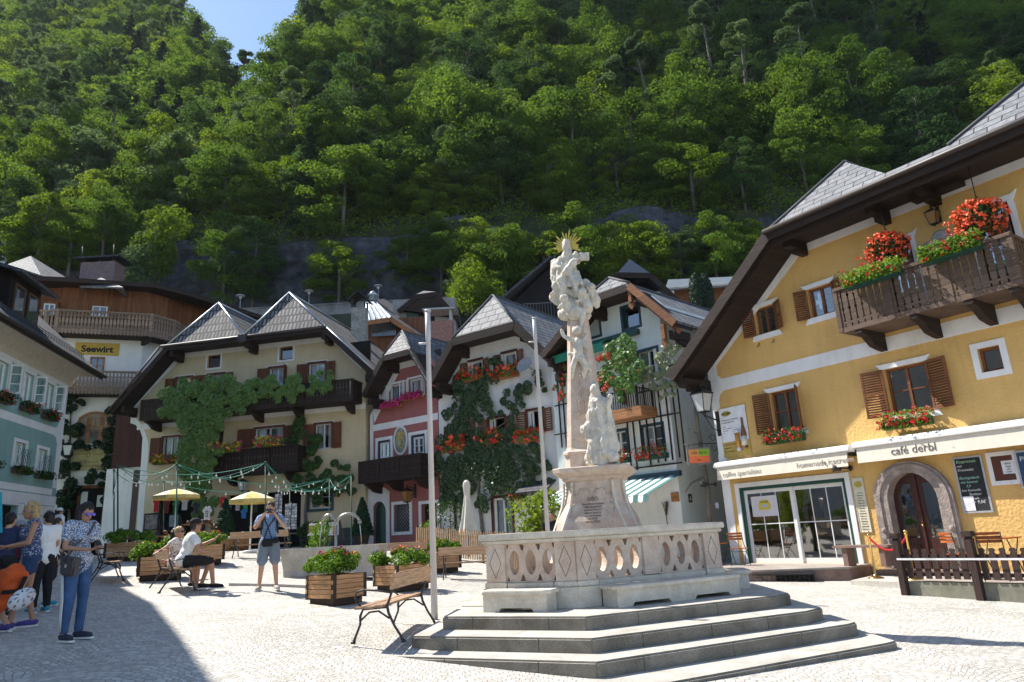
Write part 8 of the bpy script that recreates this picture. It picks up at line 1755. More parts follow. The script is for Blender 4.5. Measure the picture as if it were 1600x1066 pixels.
for k,(tx,sz,m,x) in enumerate((('Kaspressst.',.115,chalkg,0),('mit',.10,chalk,0),('Krautsalat',.10,chalk,0),('',.1,chalk,0),('Rindsgulasch',.10,chalkg,0),('mit Semmel',.09,chalkg,.02),('7,9',.09,chalkg,.18),('hot Kasnudln',.09,chalk,0),('Speisen',.10,chalk,.22),('auch',.09,chalk,.3),('→ 9,5€',.11,chalk,.26))): 
 if tx: text('chalk_lettering',tx,F,s0+.06+x*.6,.029,z1-.14-.088*k,sz*.8,m,pp,shear=.2)
n_=MB(); n_.fbox(F,s0+.05,s0+.27,.036,.04,z0+.05,z0+.36); build('price_note',n_,mat('note paper',(.70,.70,.72)),pp)
r,pp,s0,s1,z0,z1=flatboard('tall_menu','tall narrow pale menu board between glass front and portal','menu board',(1338,746),(1356,832),.002,.03,mat('pale menu frame',(.55,.52,.42)),mat('pale menu paper',(.62,.58,.44),rough=.7,var=.15),fw=.015)
ink=mat('menu ink',(.15,.13,.08))
for k in range(15): text('menu_line',('Cafe Latte','Cappuccino','Espresso','Apfelstrudel','Topfentorte')[k%5],F,(s0+s1)/2,.024,z1-.38-.062*k,.036,ink,pp,'CENTER')
e=MB(); e.prism([F.w((s0+s1)/2+.11*math.cos(t),.024,z1-.16+.08*math.sin(t)) for t in (2*math.pi*k/8+.39 for k in range(8))],F.n*.004); build('emblem',e,mat('poster emblem',(.42,.34,.04)),pp)
r,pp,s0,s1,z0,z1=flatboard('menu_case','wooden menu case in a white surround right of the chalk board','menu case',(1545,705),(1594,758),.002,.045,TRIM,mat('red brown case wood',(.10,.03,.018),rough=.4),fw=.09)
n_=MB(); n_.fbox(F,(s0+s1)/2-.02,(s0+s1)/2+.22,.046,.052,z0+.22,z1-.2); nn=build('menu_sheet',n_,mat('note paper',(.70,.70,.72)),pp)
for k in range(6): text('menu_line',('MENÜ','Suppe','Salat','Toast','Eis','Kaffee')[k],F,(s0+s1)/2+.1,.054,z1-.28-.055*k,.045,ink,nn,'CENTER')
r,pp,s0,s1,z0,z1=flatboard('blue_board','blue menu board at the right edge beside the wooden case','menu board',(1592,702),(1640,762),.06,.09,alu,mat('blue board paint',(.02,.06,.14),rough=.6)); text('lettering','Pizza',F,s0+.08,.085,z1-.22,.14,chalk,pp)
r,pp,s0,s1,z0,z1=flatboard('window_sticker','pale square notice with a golden emblem inside the left glass leaf','notice',(1174,775),(1214,807),-.04,-.02,WPAINT,mat('pale notice paper',(.60,.58,.60),rough=.6,var=.04),fw=.01)
e=MB(); c_=(s0+s1)/2; zc=(z0+z1)/2; e.prism([F.w(c_+.20*math.cos(t),-.027,zc+.03+.15*math.sin(t)) for t in (math.pi*k/10 for k in range(11))]+[F.w(c_-.18,-.027,zc-.10),F.w(c_+.18,-.027,zc-.10)],F.n*.004); ee=build('emblem',e,mat('emblem gold',(.60,.48,.06)),pp); e=MB(); e.prism([F.w(c_+.12*math.cos(t),-.022,zc-.03+.09*math.sin(t)) for t in (math.pi*k/8 for k in range(9))],F.n*.003); build('emblem_centre',e,mat('emblem grey',(.45,.47,.50)),ee); text('lettering','DAS BIER',F,c_,-.021,zc+.09,.07,mat('menu ink',(.15,.13,.08)),ee,'CENTER')
sk=MB(); s,z=F.at(1121,790); sk.fbox(F,s-.06,s+.06,.018,.026,z-.08,z+.08); thing('parking_notice',sk,mat('small notice',(.45,.5,.55),var=.4,scale=30),'tiny square notice on the white corner strip of the yellow house','notice')
def fresco():
 s0=F.at(1440,385)[0]; s1=F.at(1506,372)[0]; z1=F.at(1474,357)[1]; z0=F.at(1474,415)[1]; c=(s0+s1)/2; w=(s1-s0)/2; root=empty('wall_fresco',F.w(c,.0,z0),'faded grey painted fresco with scrolled top between the balcony doors','fresco'); p=MB(); pr=[(-1,0),(1,0),(1.03,.35),(.93,.5),(1,.7),(.8,.76),(.5,.80),(.3,.96),(0,1.0),(-.3,.96),(-.5,.80),(-.8,.76),(-1,.7),(-.93,.5),(-1.03,.35)]
 p.prism([F.w(c+w*a,.002,z0+(z1-z0)*b) for a,b in pr],F.n*.02); pp=build('painted_edge',p,mat('fresco edge',(.22,.20,.18),var=.3),root); q=MB(); q.prism([F.w(c+w*a*.92,.023,z0+(z1-z0)*(b*.93+.03)) for a,b in pr],F.n*.004); f=build('painted_field',q,mat('faded fresco',(.34,.33,.31),var=.45,scale=7,rough=.9),pp); g=MB(); g.prism([F.w(c+w*a,.028,z0+(z1-z0)*b) for a,b in ((-.25,.1),(.3,.1),(.22,.45),(.1,.6),(.08,.75),(-.06,.75),(-.08,.6),(-.2,.45))],F.n*.003); build('painted_figure',g,mat('fresco ochre',(.36,.27,.16),var=.5,scale=10),f)
fresco()
for i,(px,py,r,lab) in enumerate(((1388,386,.46,'left hanging basket of bright orange red begonias before the balcony door'),(1532,338,.48,'right hanging basket of bright orange red begonias before the balcony door'))):
 o=.75; s,z=F.at(px,py,o); C0=F.w(s,o,z); root=empty('hanging_basket',C0-Vector((0,0,r)),lab,'hanging basket','hanging baskets under the yellow house eaves'); rng=np.random.default_rng(40+i)
 c=MB(); zt=9.0; c.tube([C0+Vector((0,0,.1)),C0+Vector((0,0,zt-z-.1))],.012,n=5); c.tube([C0+Vector((0,0,.5)),C0+F.s*.04+Vector((0,0,.42))],.01,n=5); build('chain',c,DARKM,root)
 b=MB(); b.lathe(C0-Vector((0,0,.12)),[(.0,-.1),(.15,-.02),(.2,.12)],n=12); build('bowl',b,DW,root); sc=1.0
 P,D=blobpts(rng,C0,r,1000,sc=(1.0,.8,.72),up=.25,shell=.55); drop=rng.random(len(P))<.25; P[drop,2]-=rng.uniform(0,.4,drop.sum()); leafobj('foliage',P,.09,FOLD,root,Nn=D,rng=rng)
 n=360; P,D=blobpts(rng,C0,r*1.05,n,sc=(1.08,.9,.75),up=.2,shell=.3); dr=rng.random(n)<.3; P[dr,2]-=rng.uniform(.05,.45,dr.sum()); P[dr]+=np.array(-F.s)*rng.uniform(0,.25,dr.sum())[:,None]; blossoms(rng,P,.052,ORG,root,k=8)
M1,M2=YH['M1'],YH['M2']
flowerbox(F,M1[0]-.14,M1[1]+.10,M1[2]-.34,.10,'green box of red geraniums under the lower left window of the yellow house',flowers=(RED,),boxm=DKGREEN,group='geranium boxes on the yellow house',nf=64,n=900,fr=.045,fh=.22,lf=.055,droop=.15,h=.2,w=.22)
flowerbox(F,M2[0]-.14,M2[1]-.02,M2[2]-.34,.10,'green box of red geraniums under the lower right window of the yellow house',flowers=(RED,),boxm=DKGREEN,group='geranium boxes on the yellow house',nf=74,n=1000,fr=.045,fh=.24,lf=.055,droop=.17,h=.2,w=.22)
a=F.at(1325,440,1.2)[0]; b=F.at(1408,420,1.2)[0]; flowerbox(F,a,b,6.80,1.15,'left planted box with a few red geraniums on the balcony rail of the yellow house',flowers=(RED,),boxm=DKGREEN,group='geranium boxes on the yellow house',nf=26,n=1300,fr=.045,fh=.24,lf=.075,droop=.12,h=.2,w=.22)
a=F.at(1447,405,1.2)[0]; b=F.at(1533,380,1.2)[0]; flowerbox(F,a,b,6.80,1.15,'right planted box with red geraniums on the balcony rail of the yellow house',flowers=(RED,),boxm=DKGREEN,group='geranium boxes on the yellow house',nf=34,n=1400,fr=.045,fh=.24,lf=.075,droop=.12,h=.2,w=.22)
s,z=F.at(1276,468); q=MB(); q.prism([F.w(s+a,-.16,z+b) for a,b in ((-.04,-.25),(.04,-.25),(.04,-.1),(.12,-.1),(.12,.02),(.04,.02),(.04,.2),(-.04,.2),(-.04,.02),(-.12,.02),(-.12,-.1),(-.04,-.1))],F.n*.02); thing('window_cross',q,WPAINT,'white cross ornament behind the second upper window of the yellow house','ornament')
PORPH=stonemat('reddish porphyry slab',(.16,.105,.085),(.25,.17,.14),bump=.3,sc=4)
K=[onz(1130,893,.42),onz(1327,886,.42),onz(1384,878,.42)]; KL=F.w(-5.6,2.2,.42)
inn_=[F.w(F.inv(K[2])[0],.02,.42),F.w(-5.0,.02,.42),F.w(-6.2,.5,.42)]
K=[Vector((K[0].x,K[0].y,.42)),K[1],Vector((inn_[0].x,inn_[0].y,.42))]; print('terrace',[F.inv(k) for k in K])
t=MB(); poly=[K[0],K[1],K[2],inn_[1],inn_[2]]; t.prism([p-Vector((0,0,.5)) for p in poly],Vector((0,0,.46))); ce=sum(poly,Vector())/5; t2=MB(); t2.prism([p+(p-ce).normalized()*.0+Vector((0,0,-.038)) for p in poly],Vector((0,0,.04)))
root=empty('cafe_terrace',ce-Vector((0,0,.5)),'low reddish stone terrace in front of the glass front','terrace'); build('base',t,PORPH,root); build('paving',t2,stonemat('pale terrace paving',(.28,.24,.21),(.40,.35,.31),sc=2),root)
sl=MB(); q=[onz(1329,907,.2),onz(1420,910,.2)]; q=[Vector((v.x,v.y,.2)) for v in q]; pts=[q[0],q[1],F.w(F.inv(q[1])[0]+.6,.15,.2),F.w(F.inv(q[0])[0]-.3,.15,.2)]; sl.prism([p-Vector((0,0,.35)) for p in pts],Vector((0,0,.35))); dm_=MB(); 
root=empty('portal_step',pts[0]-Vector((0,0,.3)),'grey slab step below the stone portal','step'); build('slab',sl,GRAN,root); u=MB(); cx=YH['cx']; u.fbox(F,cx-.95,cx+.9,.14,.55,.2,.32); build('tread',u,PORPH,root)
gr=MB(); a=onz(1172,900,.30);b=onz(1262,896,.30)
g0=onz(1170,905,.22); g1=onz(1272,903,.22); d=(g1-g0); d.z=0; L=d.length; u=d/L; n=Vector((u.y,-u.x,0)); 
root=empty('cellar_grate',g0-Vector((0,0,.2)),'low dark iron grate box against the foot of the terrace','grate'); x=lambda s,o,z:Vector((g0.x,g0.y,0))+u*s+n*o+Vector((0,0,z)); gg=MB(); gb_=.08
for s in [L*k/14 for k in range(15)]: gg.beam(x(s,.0,gb_),x(s,.0,.30),.012,.012,up=n)
for zz in (gb_+.02,.3): gg.beam(x(0,0,zz),x(L,0,zz),.02,.02)
for k in range(3): c=L*(k+.5)/3; gg.tube([x(c+.16*math.cos(t),.01,gb_+.02+.16*math.sin(t)) for t in (math.pi*j/8 for j in range(9))],.008,n=4)
gg.hexa([x(s,o,z) for z in (.305,.325) for s,o in ((-.03,.03),(L+.03,.03),(L+.03,-.35),(-.03,-.35))][::1]); build('grate',gg,DARKM,root)
bk=MB(); bk.hexa([x(s,o,z) for z in (gb_-.1,.30) for s,o in ((0,-.06),(L,-.06),(L,-.33),(0,-.33))]); build('shaft',bk,DARKIN,root)
P=onz(1330,884,.42); s_,o_,_z=F.inv(P); root=empty('terrace_bench',F.w(s_-.1,o_,.42),'brown slab bench standing on the terrace edge','bench'); b=MB(); D1=F.s; 
o0=F.inv(onz(1315,886,.42))[1]; sA=F.inv(onz(1313,886,.42))[0]; sB=sA+1.0; print('tb',sA,o0)
b.fbox(F,sA-.2,sB+.15,.55,.98,.42+.42,.42+.47); build('seat',b,PORPH,root); 
for s in (sA,sB-.1): l=MB(); l.fbox(F,s,s+.12,.6,.93,.42,.84); build('support',l,PORPH,root)
BR=mat('polished brass',(.70,.50,.18),rough=.22,metal=1,var=.06)
pp_=[]
for i,(bx,by,ty,lab) in enumerate(((1369,904,829,'left brass post of the red rope barrier'),(1429,906,831,'right brass post half hidden behind the dark fence'))):
 b=onz(bx,by,.2); b.z=.2; root=empty('brass_post',b,lab,'barrier post','brass posts of the rope barrier'); m=MB(); m.lathe(b,[(.17,0),(.17,.015),(.12,.035),(.05,.06),(.024,.1),(.022,.9),(.035,.91),(.035,.94),(.02,.95)],n=18); build('shaft',m,BR,root); k=MB(); k.sphere(b+Vector((0,0,.985)),.038,n=12,k=8); build('ball',k,BR,root); pp_.append(b+Vector((0,0,.88)))
m=MB(); a,b=pp_; n=16; m.tube([a.lerp(b,t/n)-Vector((0,0,.28*4*(t/n)*(1-t/n))) for t in range(n+1)],.022,n=8); thing('red_rope',m,mat('red plush rope',(.45,.015,.02),rough=.9),'red rope sagging between the brass posts','rope')
def cafe_fence():
 a=ong(1428,928); s0,o0,_=F.inv(a); s1=8.0; o0=2.95; root=empty('cafe_fence',F.w(s0,o0,gz(a.x,a.y)),'dark brown stained picket fence in front of the cafe tables','fence'); DB=wood('dark brown fence stain',(.05,.028,.024),plank=.5,axis=1); zb=.30
 pk=MB(); s=s0+.16
 while s<s1:
  w=.055; z0=zb+.06; z1=zb+.60; pr=[(-w,z0),(w,z0),(w,z1-.10),(w*.65,z1-.07),(w,z1-.035),(w*.6,z1),(-w*.6,z1),(-w,z1-.035),(-w*.65,z1-.07),(-w,z1-.10)]
  pk.prism([F.w(s+x,o0+.01,z) for x,z in pr],F.n*.022); s+=.165
 build('pickets',pk,DB,root); r=MB()
 for z in (zb+.14,zb+.46): r.fbox(F,s0,s1,o0-.045,o0+.009,z-.03,z+.03)
 build('rail',r,DB,root)
 for x in (s0,s0+1.32,s0+2.7,s0+4.1):
  p=MB(); g=F.w(x,o0,0); zg=gz(g.x,g.y)-.05; p.fbox(F,x-.065,x+.065,o0-.03,o0+.10,zg,zb+.78); p.fbox(F,x-.085,x+.085,o0-.05,o0+.12,zb+.80,zb+.90); p.fbox(F,x-.05,x+.05,o0-.015,o0+.085,zb+.78,zb+.80); build('post',p,DB,root,bevel=.008)
 tp=MB(); tp.fbox(F,s0-.02,s1,o0+.104,o0+.108,zb+.40,zb+.435); build('barrier_tape',tp,mat('pale barrier tape',(.6,.6,.6),rough=.5,var=.2),root)
 w=MB(); w.fbox(F,s0+.05,s1,o0-.25,o0-.01,-.5,zb); root2=empty('fence_wall',F.w(s0,o0,-.1),'low mossy concrete wall under the brown cafe fence','wall'); build('concrete',w,mat('mossy concrete',(.20,.19,.15),rough=.9,var=.4,scale=3,dirt=.7,dirtcol=(.09,.10,.04)),root2)
 d=MB(); d.fbox(F,s0+.12,s1,.15,o0-.26,zb-.15,zb-.01); struct('cafe_deck',d,stonemat('pale terrace paving',(.28,.24,.21),(.40,.35,.31),sc=2))
cafe_fence()
ORW=wood('orange lacquered slats',(.52,.13,.03),plank=.06,rough=.4)
def chair_proto():
 root=empty('folding_chair',(0,0,-310)); s=MB()
 for k in range(5): s.box((0,-.16+.08*k,.45),(.40,.065,.018))
 build('seat',s,ORW,root,local=True); b=MB()
 for k in range(3): b.box((0,.21+.015*k,.70+.07*k),(.42,.016,.055))
 build('backrest',b,ORW,root,local=True); f=MB()
 for x in (-.2,.2): f.tube([(x,-.22,0),(x,.02,.38),(x,.2,.62),(x,.26,.87)],.010,n=5); f.tube([(x*.94,.26,0),(x*.94,.0,.36),(x*.94,-.18,.44)],.010,n=5)
 for y,z in ((-.2,.03),(.24,.03),(.0,.36)): f.tube([(-.2,y,z),(.2,y,z)],.008,n=5)
 build('iron_frame',f,DKGREEN,root,local=True); setp(root,None,'chair','folding chairs of the cafe'); return root
def table_proto():
 root=empty('folding_table',(0,0,-310)); t=MB(); 
 for k in range(7): t.box((0,-.27+.09*k,.72),(.62,.08,.02))
 build('table_top',t,ORW,root,local=True); f=MB()
 for x in (-.26,.26): f.tube([(x,-.26,0),(x,.24,.70)],.011,n=5); f.tube([(x,.26,0),(x,-.24,.70)],.011,n=5)
 f.tube([(-.26,0,.36),(.26,0,.36)],.009,n=5); build('iron_frame',f,DKGREEN,root,local=True); setp(root,None,'table','folding tables of the cafe'); return root
CP=chair_proto(); TP=table_proto(); fA=math.degrees(math.atan2(F.s.y,F.s.x)); used=False
p=onz(1158,884,.42); p.z=.42; place(CP,p,R(fA+200),'orange folding chair leaning beside the left edge of the glass front'); 
t0=copytree(TP); p=F.w(-4.75,.75,.42); place(t0,p,R(fA+80),'folded orange table beside the chair at the glass front'); t0.scale=(.7,.6,.8)
zb=.29
for i,(s,o,a,lab) in enumerate(((2.05,1.9,150,'first orange chair behind the fence, left of the first table'),(2.75,2.2,200,'orange chair before the portal stones behind the fence'),(3.35,1.1,20,'orange chair close to the yellow wall behind the fence'),(4.1,2.1,170,'orange chair right of the second fence post'),(4.6,1.2,-30,'orange chair near the right picture edge by the wall'),(5.6,1.9,140,'rearmost orange chair at the right end of the terrace'))):
 c=copytree(CP); place(c,F.w(s,o,zb),R(fA+a),lab)
place(TP,F.w(2.6,1.5,zb),R(fA),'orange slatted table behind the fence nearest to the portal')
c=copytree(TP); place(c,F.w(4.3,1.65,zb),R(fA+4),'orange slatted table behind the fence near the right picture edge')
q=MB(); a=atd(1,783,16); q.prism([atd(-12,776,9.0),atd(2.5,768,9.0),atd(3,832,9.0),atd(-12,836,9.0)],Vector((0,.01,0))); 
th=empty('turquoise_banner',colp(-6,9.0),'narrow strip of a turquoise banner at the left picture edge','banner'); build('cloth',q,mat('turquoise banner cloth',(.03,.33,.42),rough=.8),th); pm=MB(); b=colp(-14,9.0); pm.tube([b,atd(-12,770,9.0)],.015,n=6); build('pole',pm,ZINC,th)
s,z=FG.at(1044,800); m=MB(); 
for k in range(26): r=random.Random(k); m.tube([FG.w(s+.03*r.uniform(-1,1),.12,z-.1),FG.w(s+.13*r.uniform(-1,1),.12+.03*r.uniform(-1,1),z+.32)],[.008,.004],n=4)
m.tube([FG.w(s,.12,z-.75),FG.w(s,.12,z-.05)],.015,n=5); thing('twig_broom',m,mat('twig brown',(.10,.05,.03)),'twig broom leaning upside down beside the mint house door','broom')
# === people
SKIN=mat('light skin',(.50,.29,.20),rough=.55,var=.08,scale=9); SKIN2=mat('tanned skin',(.42,.22,.14),rough=.55,var=.08,scale=9)
def hair_m(n,c): return mat(n,c,rough=.55,var=.35,scale=30)
HB=hair_m('black hair',(.012,.009,.008)); HBR=hair_m('dark brown hair',(.035,.02,.014)); HBL=hair_m('blond hair',(.42,.28,.12)); HLB=hair_m('short light hair',(.40,.27,.14))
def printcloth(name,base,spot,scale=45,thr=.55):
 if name in MAT: return MAT[name]
 m,n,b=nodes(name); L=n.links.new; tc=N(n,'ShaderNodeTexCoord'); nz=N(n,'ShaderNodeTexNoise'); nz.inputs['Scale'].default_value=scale; nz.inputs['Detail'].default_value=2; L(tc.outputs['Object'],nz.inputs[0])
 cr=N(n,'ShaderNodeValToRGB'); cr.color_ramp.elements[0].position=thr-.03; cr.color_ramp.elements[1].position=thr+.03; cr.color_ramp.elements[0].color=(*base,1); cr.color_ramp.elements[1].color=(*spot,1); L(nz.outputs[0],cr.inputs[0]); L(cr.outputs[0],b.inputs['Base Color']); b.inputs['Roughness'].default_value=.85; MAT[name]=m; return m
def plaid(name,a,b_,c):
 m,n,b=nodes(name); L=n.links.new; tc=N(n,'ShaderNodeTexCoord'); mx=None
 w1=N(n,'ShaderNodeTexWave'); w1.bands_direction='Z'; w1.inputs['Scale'].default_value=9; w2=N(n,'ShaderNodeTexWave'); w2.bands_direction='X'; w2.inputs['Scale'].default_value=9; L(tc.outputs['Object'],w1.inputs[0]); L(tc.outputs['Object'],w2.inputs[0])
 m1=N(n,'ShaderNodeMix',data_type='RGBA'); m1.inputs['A'].default_value=(*a,1); m1.inputs['B'].default_value=(*b_,1); L(w1.outputs['Fac'],m1.inputs['Factor']); m2=N(n,'ShaderNodeMix',data_type='RGBA'); L(m1.outputs['Result'],m2.inputs['A']); m2.inputs['B'].default_value=(*c,1); ml=N(n,'ShaderNodeMath',operation='MULTIPLY'); ml.inputs[1].default_value=.6; L(w2.outputs['Fac'],ml.inputs[0]); L(ml.outputs[0],m2.inputs['Factor']); L(m2.outputs['Result'],b.inputs['Base Color']); b.inputs['Roughness'].default_value=.85; MAT[name]=m; return m
def V(*a): return Vector(a)
def person(P,rz,H,label,J,top,bottom,hair,shoes,skin=SKIN,sleeve=.5,legs='long',hairlen=0,fem=False,extra=None,group=None,headturn=0,headtilt=0,loose=0,glasses=None,vox=.012,topbare=False,hip=1.0,cap=None):
 """J: joint overrides in metres for a 1.7 m body; x right, y forward, z up"""
 k=H/1.7; j=dict(head=V(0,.03,1.57),neck=V(0,0,1.43),sL=V(-.185,0,1.39),sR=V(.185,0,1.39),eL=V(-.25,-.02,1.12),eR=V(.25,-.02,1.12),wL=V(-.25,.10,.88),wR=V(.25,.10,.88),chest=V(0,0,1.26),waist=V(0,0,1.08),pelvis=V(0,0,.93),hL=V(-.09,0,.90),hR=V(.09,0,.90),kL=V(-.10,.02,.49),kR=V(.10,.02,.49),aL=V(-.11,-.03,.09),aR=V(.11,-.03,.09),tL=V(-.13,.14,.035),tR=V(.13,.14,.035))
 for a,b in J.items(): j[a]=V(*b)
 root=empty('person',P,label,'person',group,rz=R(rz)); w=.93 if fem else 1.05
 Z=Vector((0,0,0))
 def S(p): return p*k
 def ell(mb,c,sx,sy,sz,ax=None):
  M=None
  if ax is not None: M=Vector((0,0,1)).rotation_difference(ax.normalized()).to_matrix().to_4x4()
  mb.sphere(S(c),1,n=14,k=8,sc=(sx*k,sy*k,sz*k),mtx=M)
 up=(j['chest']-j['pelvis'])
 def torso(mb,g=0):
  ell(mb,j['pelvis'],(.148*hip+g)*w,(.108*hip+g)*w,.12+g,up); ell(mb,j['waist'],(.118+g)*w,.088+g,.14+g,up); ell(mb,j['chest']+V(0,.0,.02),(.148+g)*w,.10+g,.16+g,up)
  capsule(mb,S(j['sL']*.92+j['neck']*.08),S(j['sR']*.92+j['neck']*.08),(.050+g*.8)*k,(.050+g*.8)*k)
  if fem: 
   f=(j['chest']); 
   for sx in (-1,1): ell(mb,f+V(sx*.065,.085,-.01),.062+g,.055+g,.06+g)
 def limb(mb,a,b,r0,r1,t=1): capsule(mb,S(j[a]),S(j[a]).lerp(S(j[b]),t),r0*k,(r0+(r1-r0)*t)*k,n=10)
 b=MB(); torso(b); hd=j['head']; Mh=Matrix.Rotation(R(headturn),4,'Z')@Matrix.Rotation(R(-headtilt),4,'X')
 hp=lambda x,y,z: S(hd)+(Mh@V(x,y,z))*k
 capsule(b,S(j['neck']-V(0,.01,.03)),hp(0,-.02,-.06),.052*k,.05*k)
 b.sphere(hp(0,0,.01),1,n=14,k=10,sc=(.075*k,.093*k,.105*k),mtx=Mh); b.sphere(hp(0,.02,-.05),1,n=12,k=8,sc=(.060*k,.070*k,.070*k),mtx=Mh)
 capsule(b,hp(0,.088,.01),hp(0,.105,-.022),.012*k,.016*k,n=6); b.sphere(hp(0,.075,-.088),.022*k,n=6,k=4)
 for sx in (-1,1): b.sphere(hp(sx*.078,-.01,-.005),1,n=6,k=5,sc=(.012*k,.02*k,.032*k),mtx=Mh)
 capsule(b,hp(-.02,.088,-.055),hp(.02,.088,-.055),.009*k,.009*k,n=6)
 for s in 'LR':
  limb(b,'s'+s,'e'+s,.050*w,.038*w); limb(b,'e'+s,'w'+s,.038*w,.025*w); limb(b,'h'+s,'k'+s,.085*w*hip,.055*w); limb(b,'k'+s,'a'+s,.055*w,.035); capsule(b,S(j['a'+s]-V(0,.03,.02)),S(j['t'+s]),.036*k,.026*k)
 body=fuse('body',b,skin,root,voxel=vox,smooth=3,disp=0,off=Z)
 h=MB()
 for s,sg in (('L',-1),('R',1)):
  d=(j['w'+s]-j['e'+s]).normalized(); tgt=j.get('g'+s)
  if tgt: d=(V(*tgt)-j['w'+s]).normalized()
  sd=d.cross(V(0,0,1)); sd=sd.normalized() if sd.length>.1 else V(1,0,0); nn=sd.cross(d).normalized(); curl=-nn if nn.z>0 else nn
  w0=j['w'+s]; pc=w0+d*.05
  for q in (-.022,-.007,.008,.022): capsule(h,S(w0+d*.005+sd*q*.7),S(w0+d*.085+sd*q),.012*k,.0105*k,n=6)
  for q,L_ in ((-.026,.060),(-.009,.075),(.009,.070),(.026,.052)):
   a=w0+d*.085+sd*q; m_=a+d*L_*.5+curl*.008; e=m_+d*L_*.30+curl*L_*.42; h.tube([S(a),S(m_),S(e)],[.0092*k,.0085*k,.0065*k],n=6)
  a=w0+d*.03-sd*sg*.026; h.tube([S(a),S(a-sd*sg*.022+d*.028+curl*.01),S(a-sd*sg*.018+d*.055+curl*.022)],[.012*k,.0105*k,.008*k],n=6)
 bm=bmesh.new(); bm.from_mesh(body.data); tmp=h.mesh('t'); bm.from_mesh(tmp); bm.to_mesh(body.data); bm.free()
 body.data.polygons.foreach_set('use_smooth',[True]*len(body.data.polygons))
 g=.014+loose
 t=MB(); torso(t,g)
 if sleeve>0:
  for s in 'LR':
   limb(t,'s'+s,'e'+s,.047*w+g*.8,.042*w+g,min(1,sleeve))
   if sleeve>1: limb(t,'e'+s,'w'+s,.038*w+g,.03*w+g,sleeve-1)
 if loose>.03 or fem: ell(t,j['pelvis']+V(0,0,.06),(.16+g)*w,.118+g,.1)
 fuse('shirt' if not fem else 'top',t,top,root,voxel=vox,smooth=2,disp=.006,dscale=9,seed=len(label),off=Z)
 t=MB(); gg=(.008 if fem else .016)+loose*.4; ell(t,j['pelvis']-V(0,0,.01),(.158*hip+gg)*w,(.118*hip+gg)*w,.115,up)
 for s in 'LR':
  T={'long':(1,.96),'shorts':(.88,0),'hot':(.42,0),'knee':(1,.06),'robe':(1,.8)}[legs]
  limb(t,'h'+s,'k'+s,.088*w*hip+gg,(.058 if legs!='shorts' else .075)*w+gg,T[0])
  if T[1]: limb(t,'k'+s,'a'+s,.055*w+gg,.043+gg*.6,T[1])
 fuse({'long':'trousers','robe':'trousers'}.get(legs,'shorts'),t,bottom,root,voxel=vox,smooth=2,disp=.005,dscale=8,off=Z)
 sh=MB(); 
 for s in 'LR': 
  a=j['a'+s]; q=j['t'+s]; dd=(q-a); dd.z=0; dd=dd.normalized() if dd.length>.01 else V(0,1,0)
  capsule(sh,S(V(a.x,a.y,max(a.z-.03,.045))-dd*.03),S(V(q.x,q.y,max(q.z+.008,.04))),.046*k,.038*k); 
 so=fuse('shoes',sh,shoes,root,voxel=vox,smooth=1,disp=0,off=Z)
 sl=MB()
 for s in 'LR':
  a=j['a'+s]; q=j['t'+s]; dd=(q-a); dd.z=0; dd=dd.normalized() if dd.length>.01 else V(0,1,0); sd=V(-dd.y,dd.x,0); c0=V(a.x,a.y,0)-dd*.075; c1=V(q.x,q.y,0)+dd*.035; zz=min(a.z-.09,0) if a.z<.2 else a.z-.1
  pts=[c0+sd*.03,c0-sd*.03,c1-sd*.035,c1+dd*.02,c1+sd*.035]; sl.prism([S(p+V(0,0,.0+max(0,q.z-.035))) for p in pts],V(0,0,.022*k))
 build('sole',sl,WPAINT,so,local=True)
 hr=MB(); hr.sphere(hp(0,-.018,.035),1,n=14,k=9,sc=(.086*k,.098*k,.100*k),mtx=Mh)
 if not hairlen: hr.sphere(hp(0,-.045,-.01),1,n=10,k=6,sc=(.078*k,.065*k,.075*k),mtx=Mh)
 else:
  for x in (-.05,0,.05): capsule(hr,hp(x,-.06,.03),S(hd+V(x*1.3,-.07,-hairlen)),.058*k,.04*k)
  for sx in (-1,1): capsule(hr,hp(sx*.066,-.03,.04),S(hd+V(sx*.08,-.05,-hairlen*.7)),.032*k,.026*k)
 ho=fuse('hair',hr,hair,root,voxel=vox*.8,smooth=1,disp=.006,dscale=28,off=Z)
 bm=bmesh.new(); bm.from_mesh(ho.data); Mi=Mh.inverted(); kill=[v for v in bm.verts if (lambda q:(q.y>.045 and q.z<.055 and abs(q.x)<.075))(Mi@((v.co-S(hd))/k))]
 bmesh.ops.delete(bm,geom=kill,context='VERTS'); bm.to_mesh(ho.data); bm.free()
 fc=MB(); 
 for sx in (-1,1): fc.sphere(hp(sx*.030,.083,.012),.011*k,n=8,k=5)
 build('eye',fc,mat('dark eye',(.02,.015,.01),rough=.2),root,local=True); m_=MB(); m_.sphere(hp(0,.092,-.056),1,n=8,k=4,sc=(.02*k,.008*k,.006*k),mtx=Mh); build('mouth',m_,mat('lip',(.38,.12,.10)),root,local=True)
 if glasses:
  gl=MB(); 
  for sx in (-1,1): gl.sphere(hp(sx*.036,.094,.014),1,n=10,k=5,sc=(.032*k,.012*k,.024*k),mtx=Mh); gl.tube([hp(sx*.07,.085,.02),hp(sx*.083,.0,.015)],.004*k,n=5)
  gl.tube([hp(-.03,.1,.02),hp(.03,.1,.02)],.004*k,n=5); build('sunglasses',gl,glasses,root,local=True)
 if cap:
  c=MB(); c.lathe(Vector((0,0,0)),[(.092*k,.0),(.094*k,.03*k),(.075*k,.075*k),(.04*k,.098*k),(.001,.104*k)],n=16,sy=1.12,mtx=Matrix.Translation(hp(0,-.012,.048))@Mh); pts=[hp(x,y,.052+.004*0) for x,y in ((-.07,.07),(-.05,.14),(0,.165),(.05,.14),(.07,.07))]; c.slab(pts,.006); build('cap',c,cap,root,local=True)
 if extra: extra(root,j,S,hp,k)
 return root
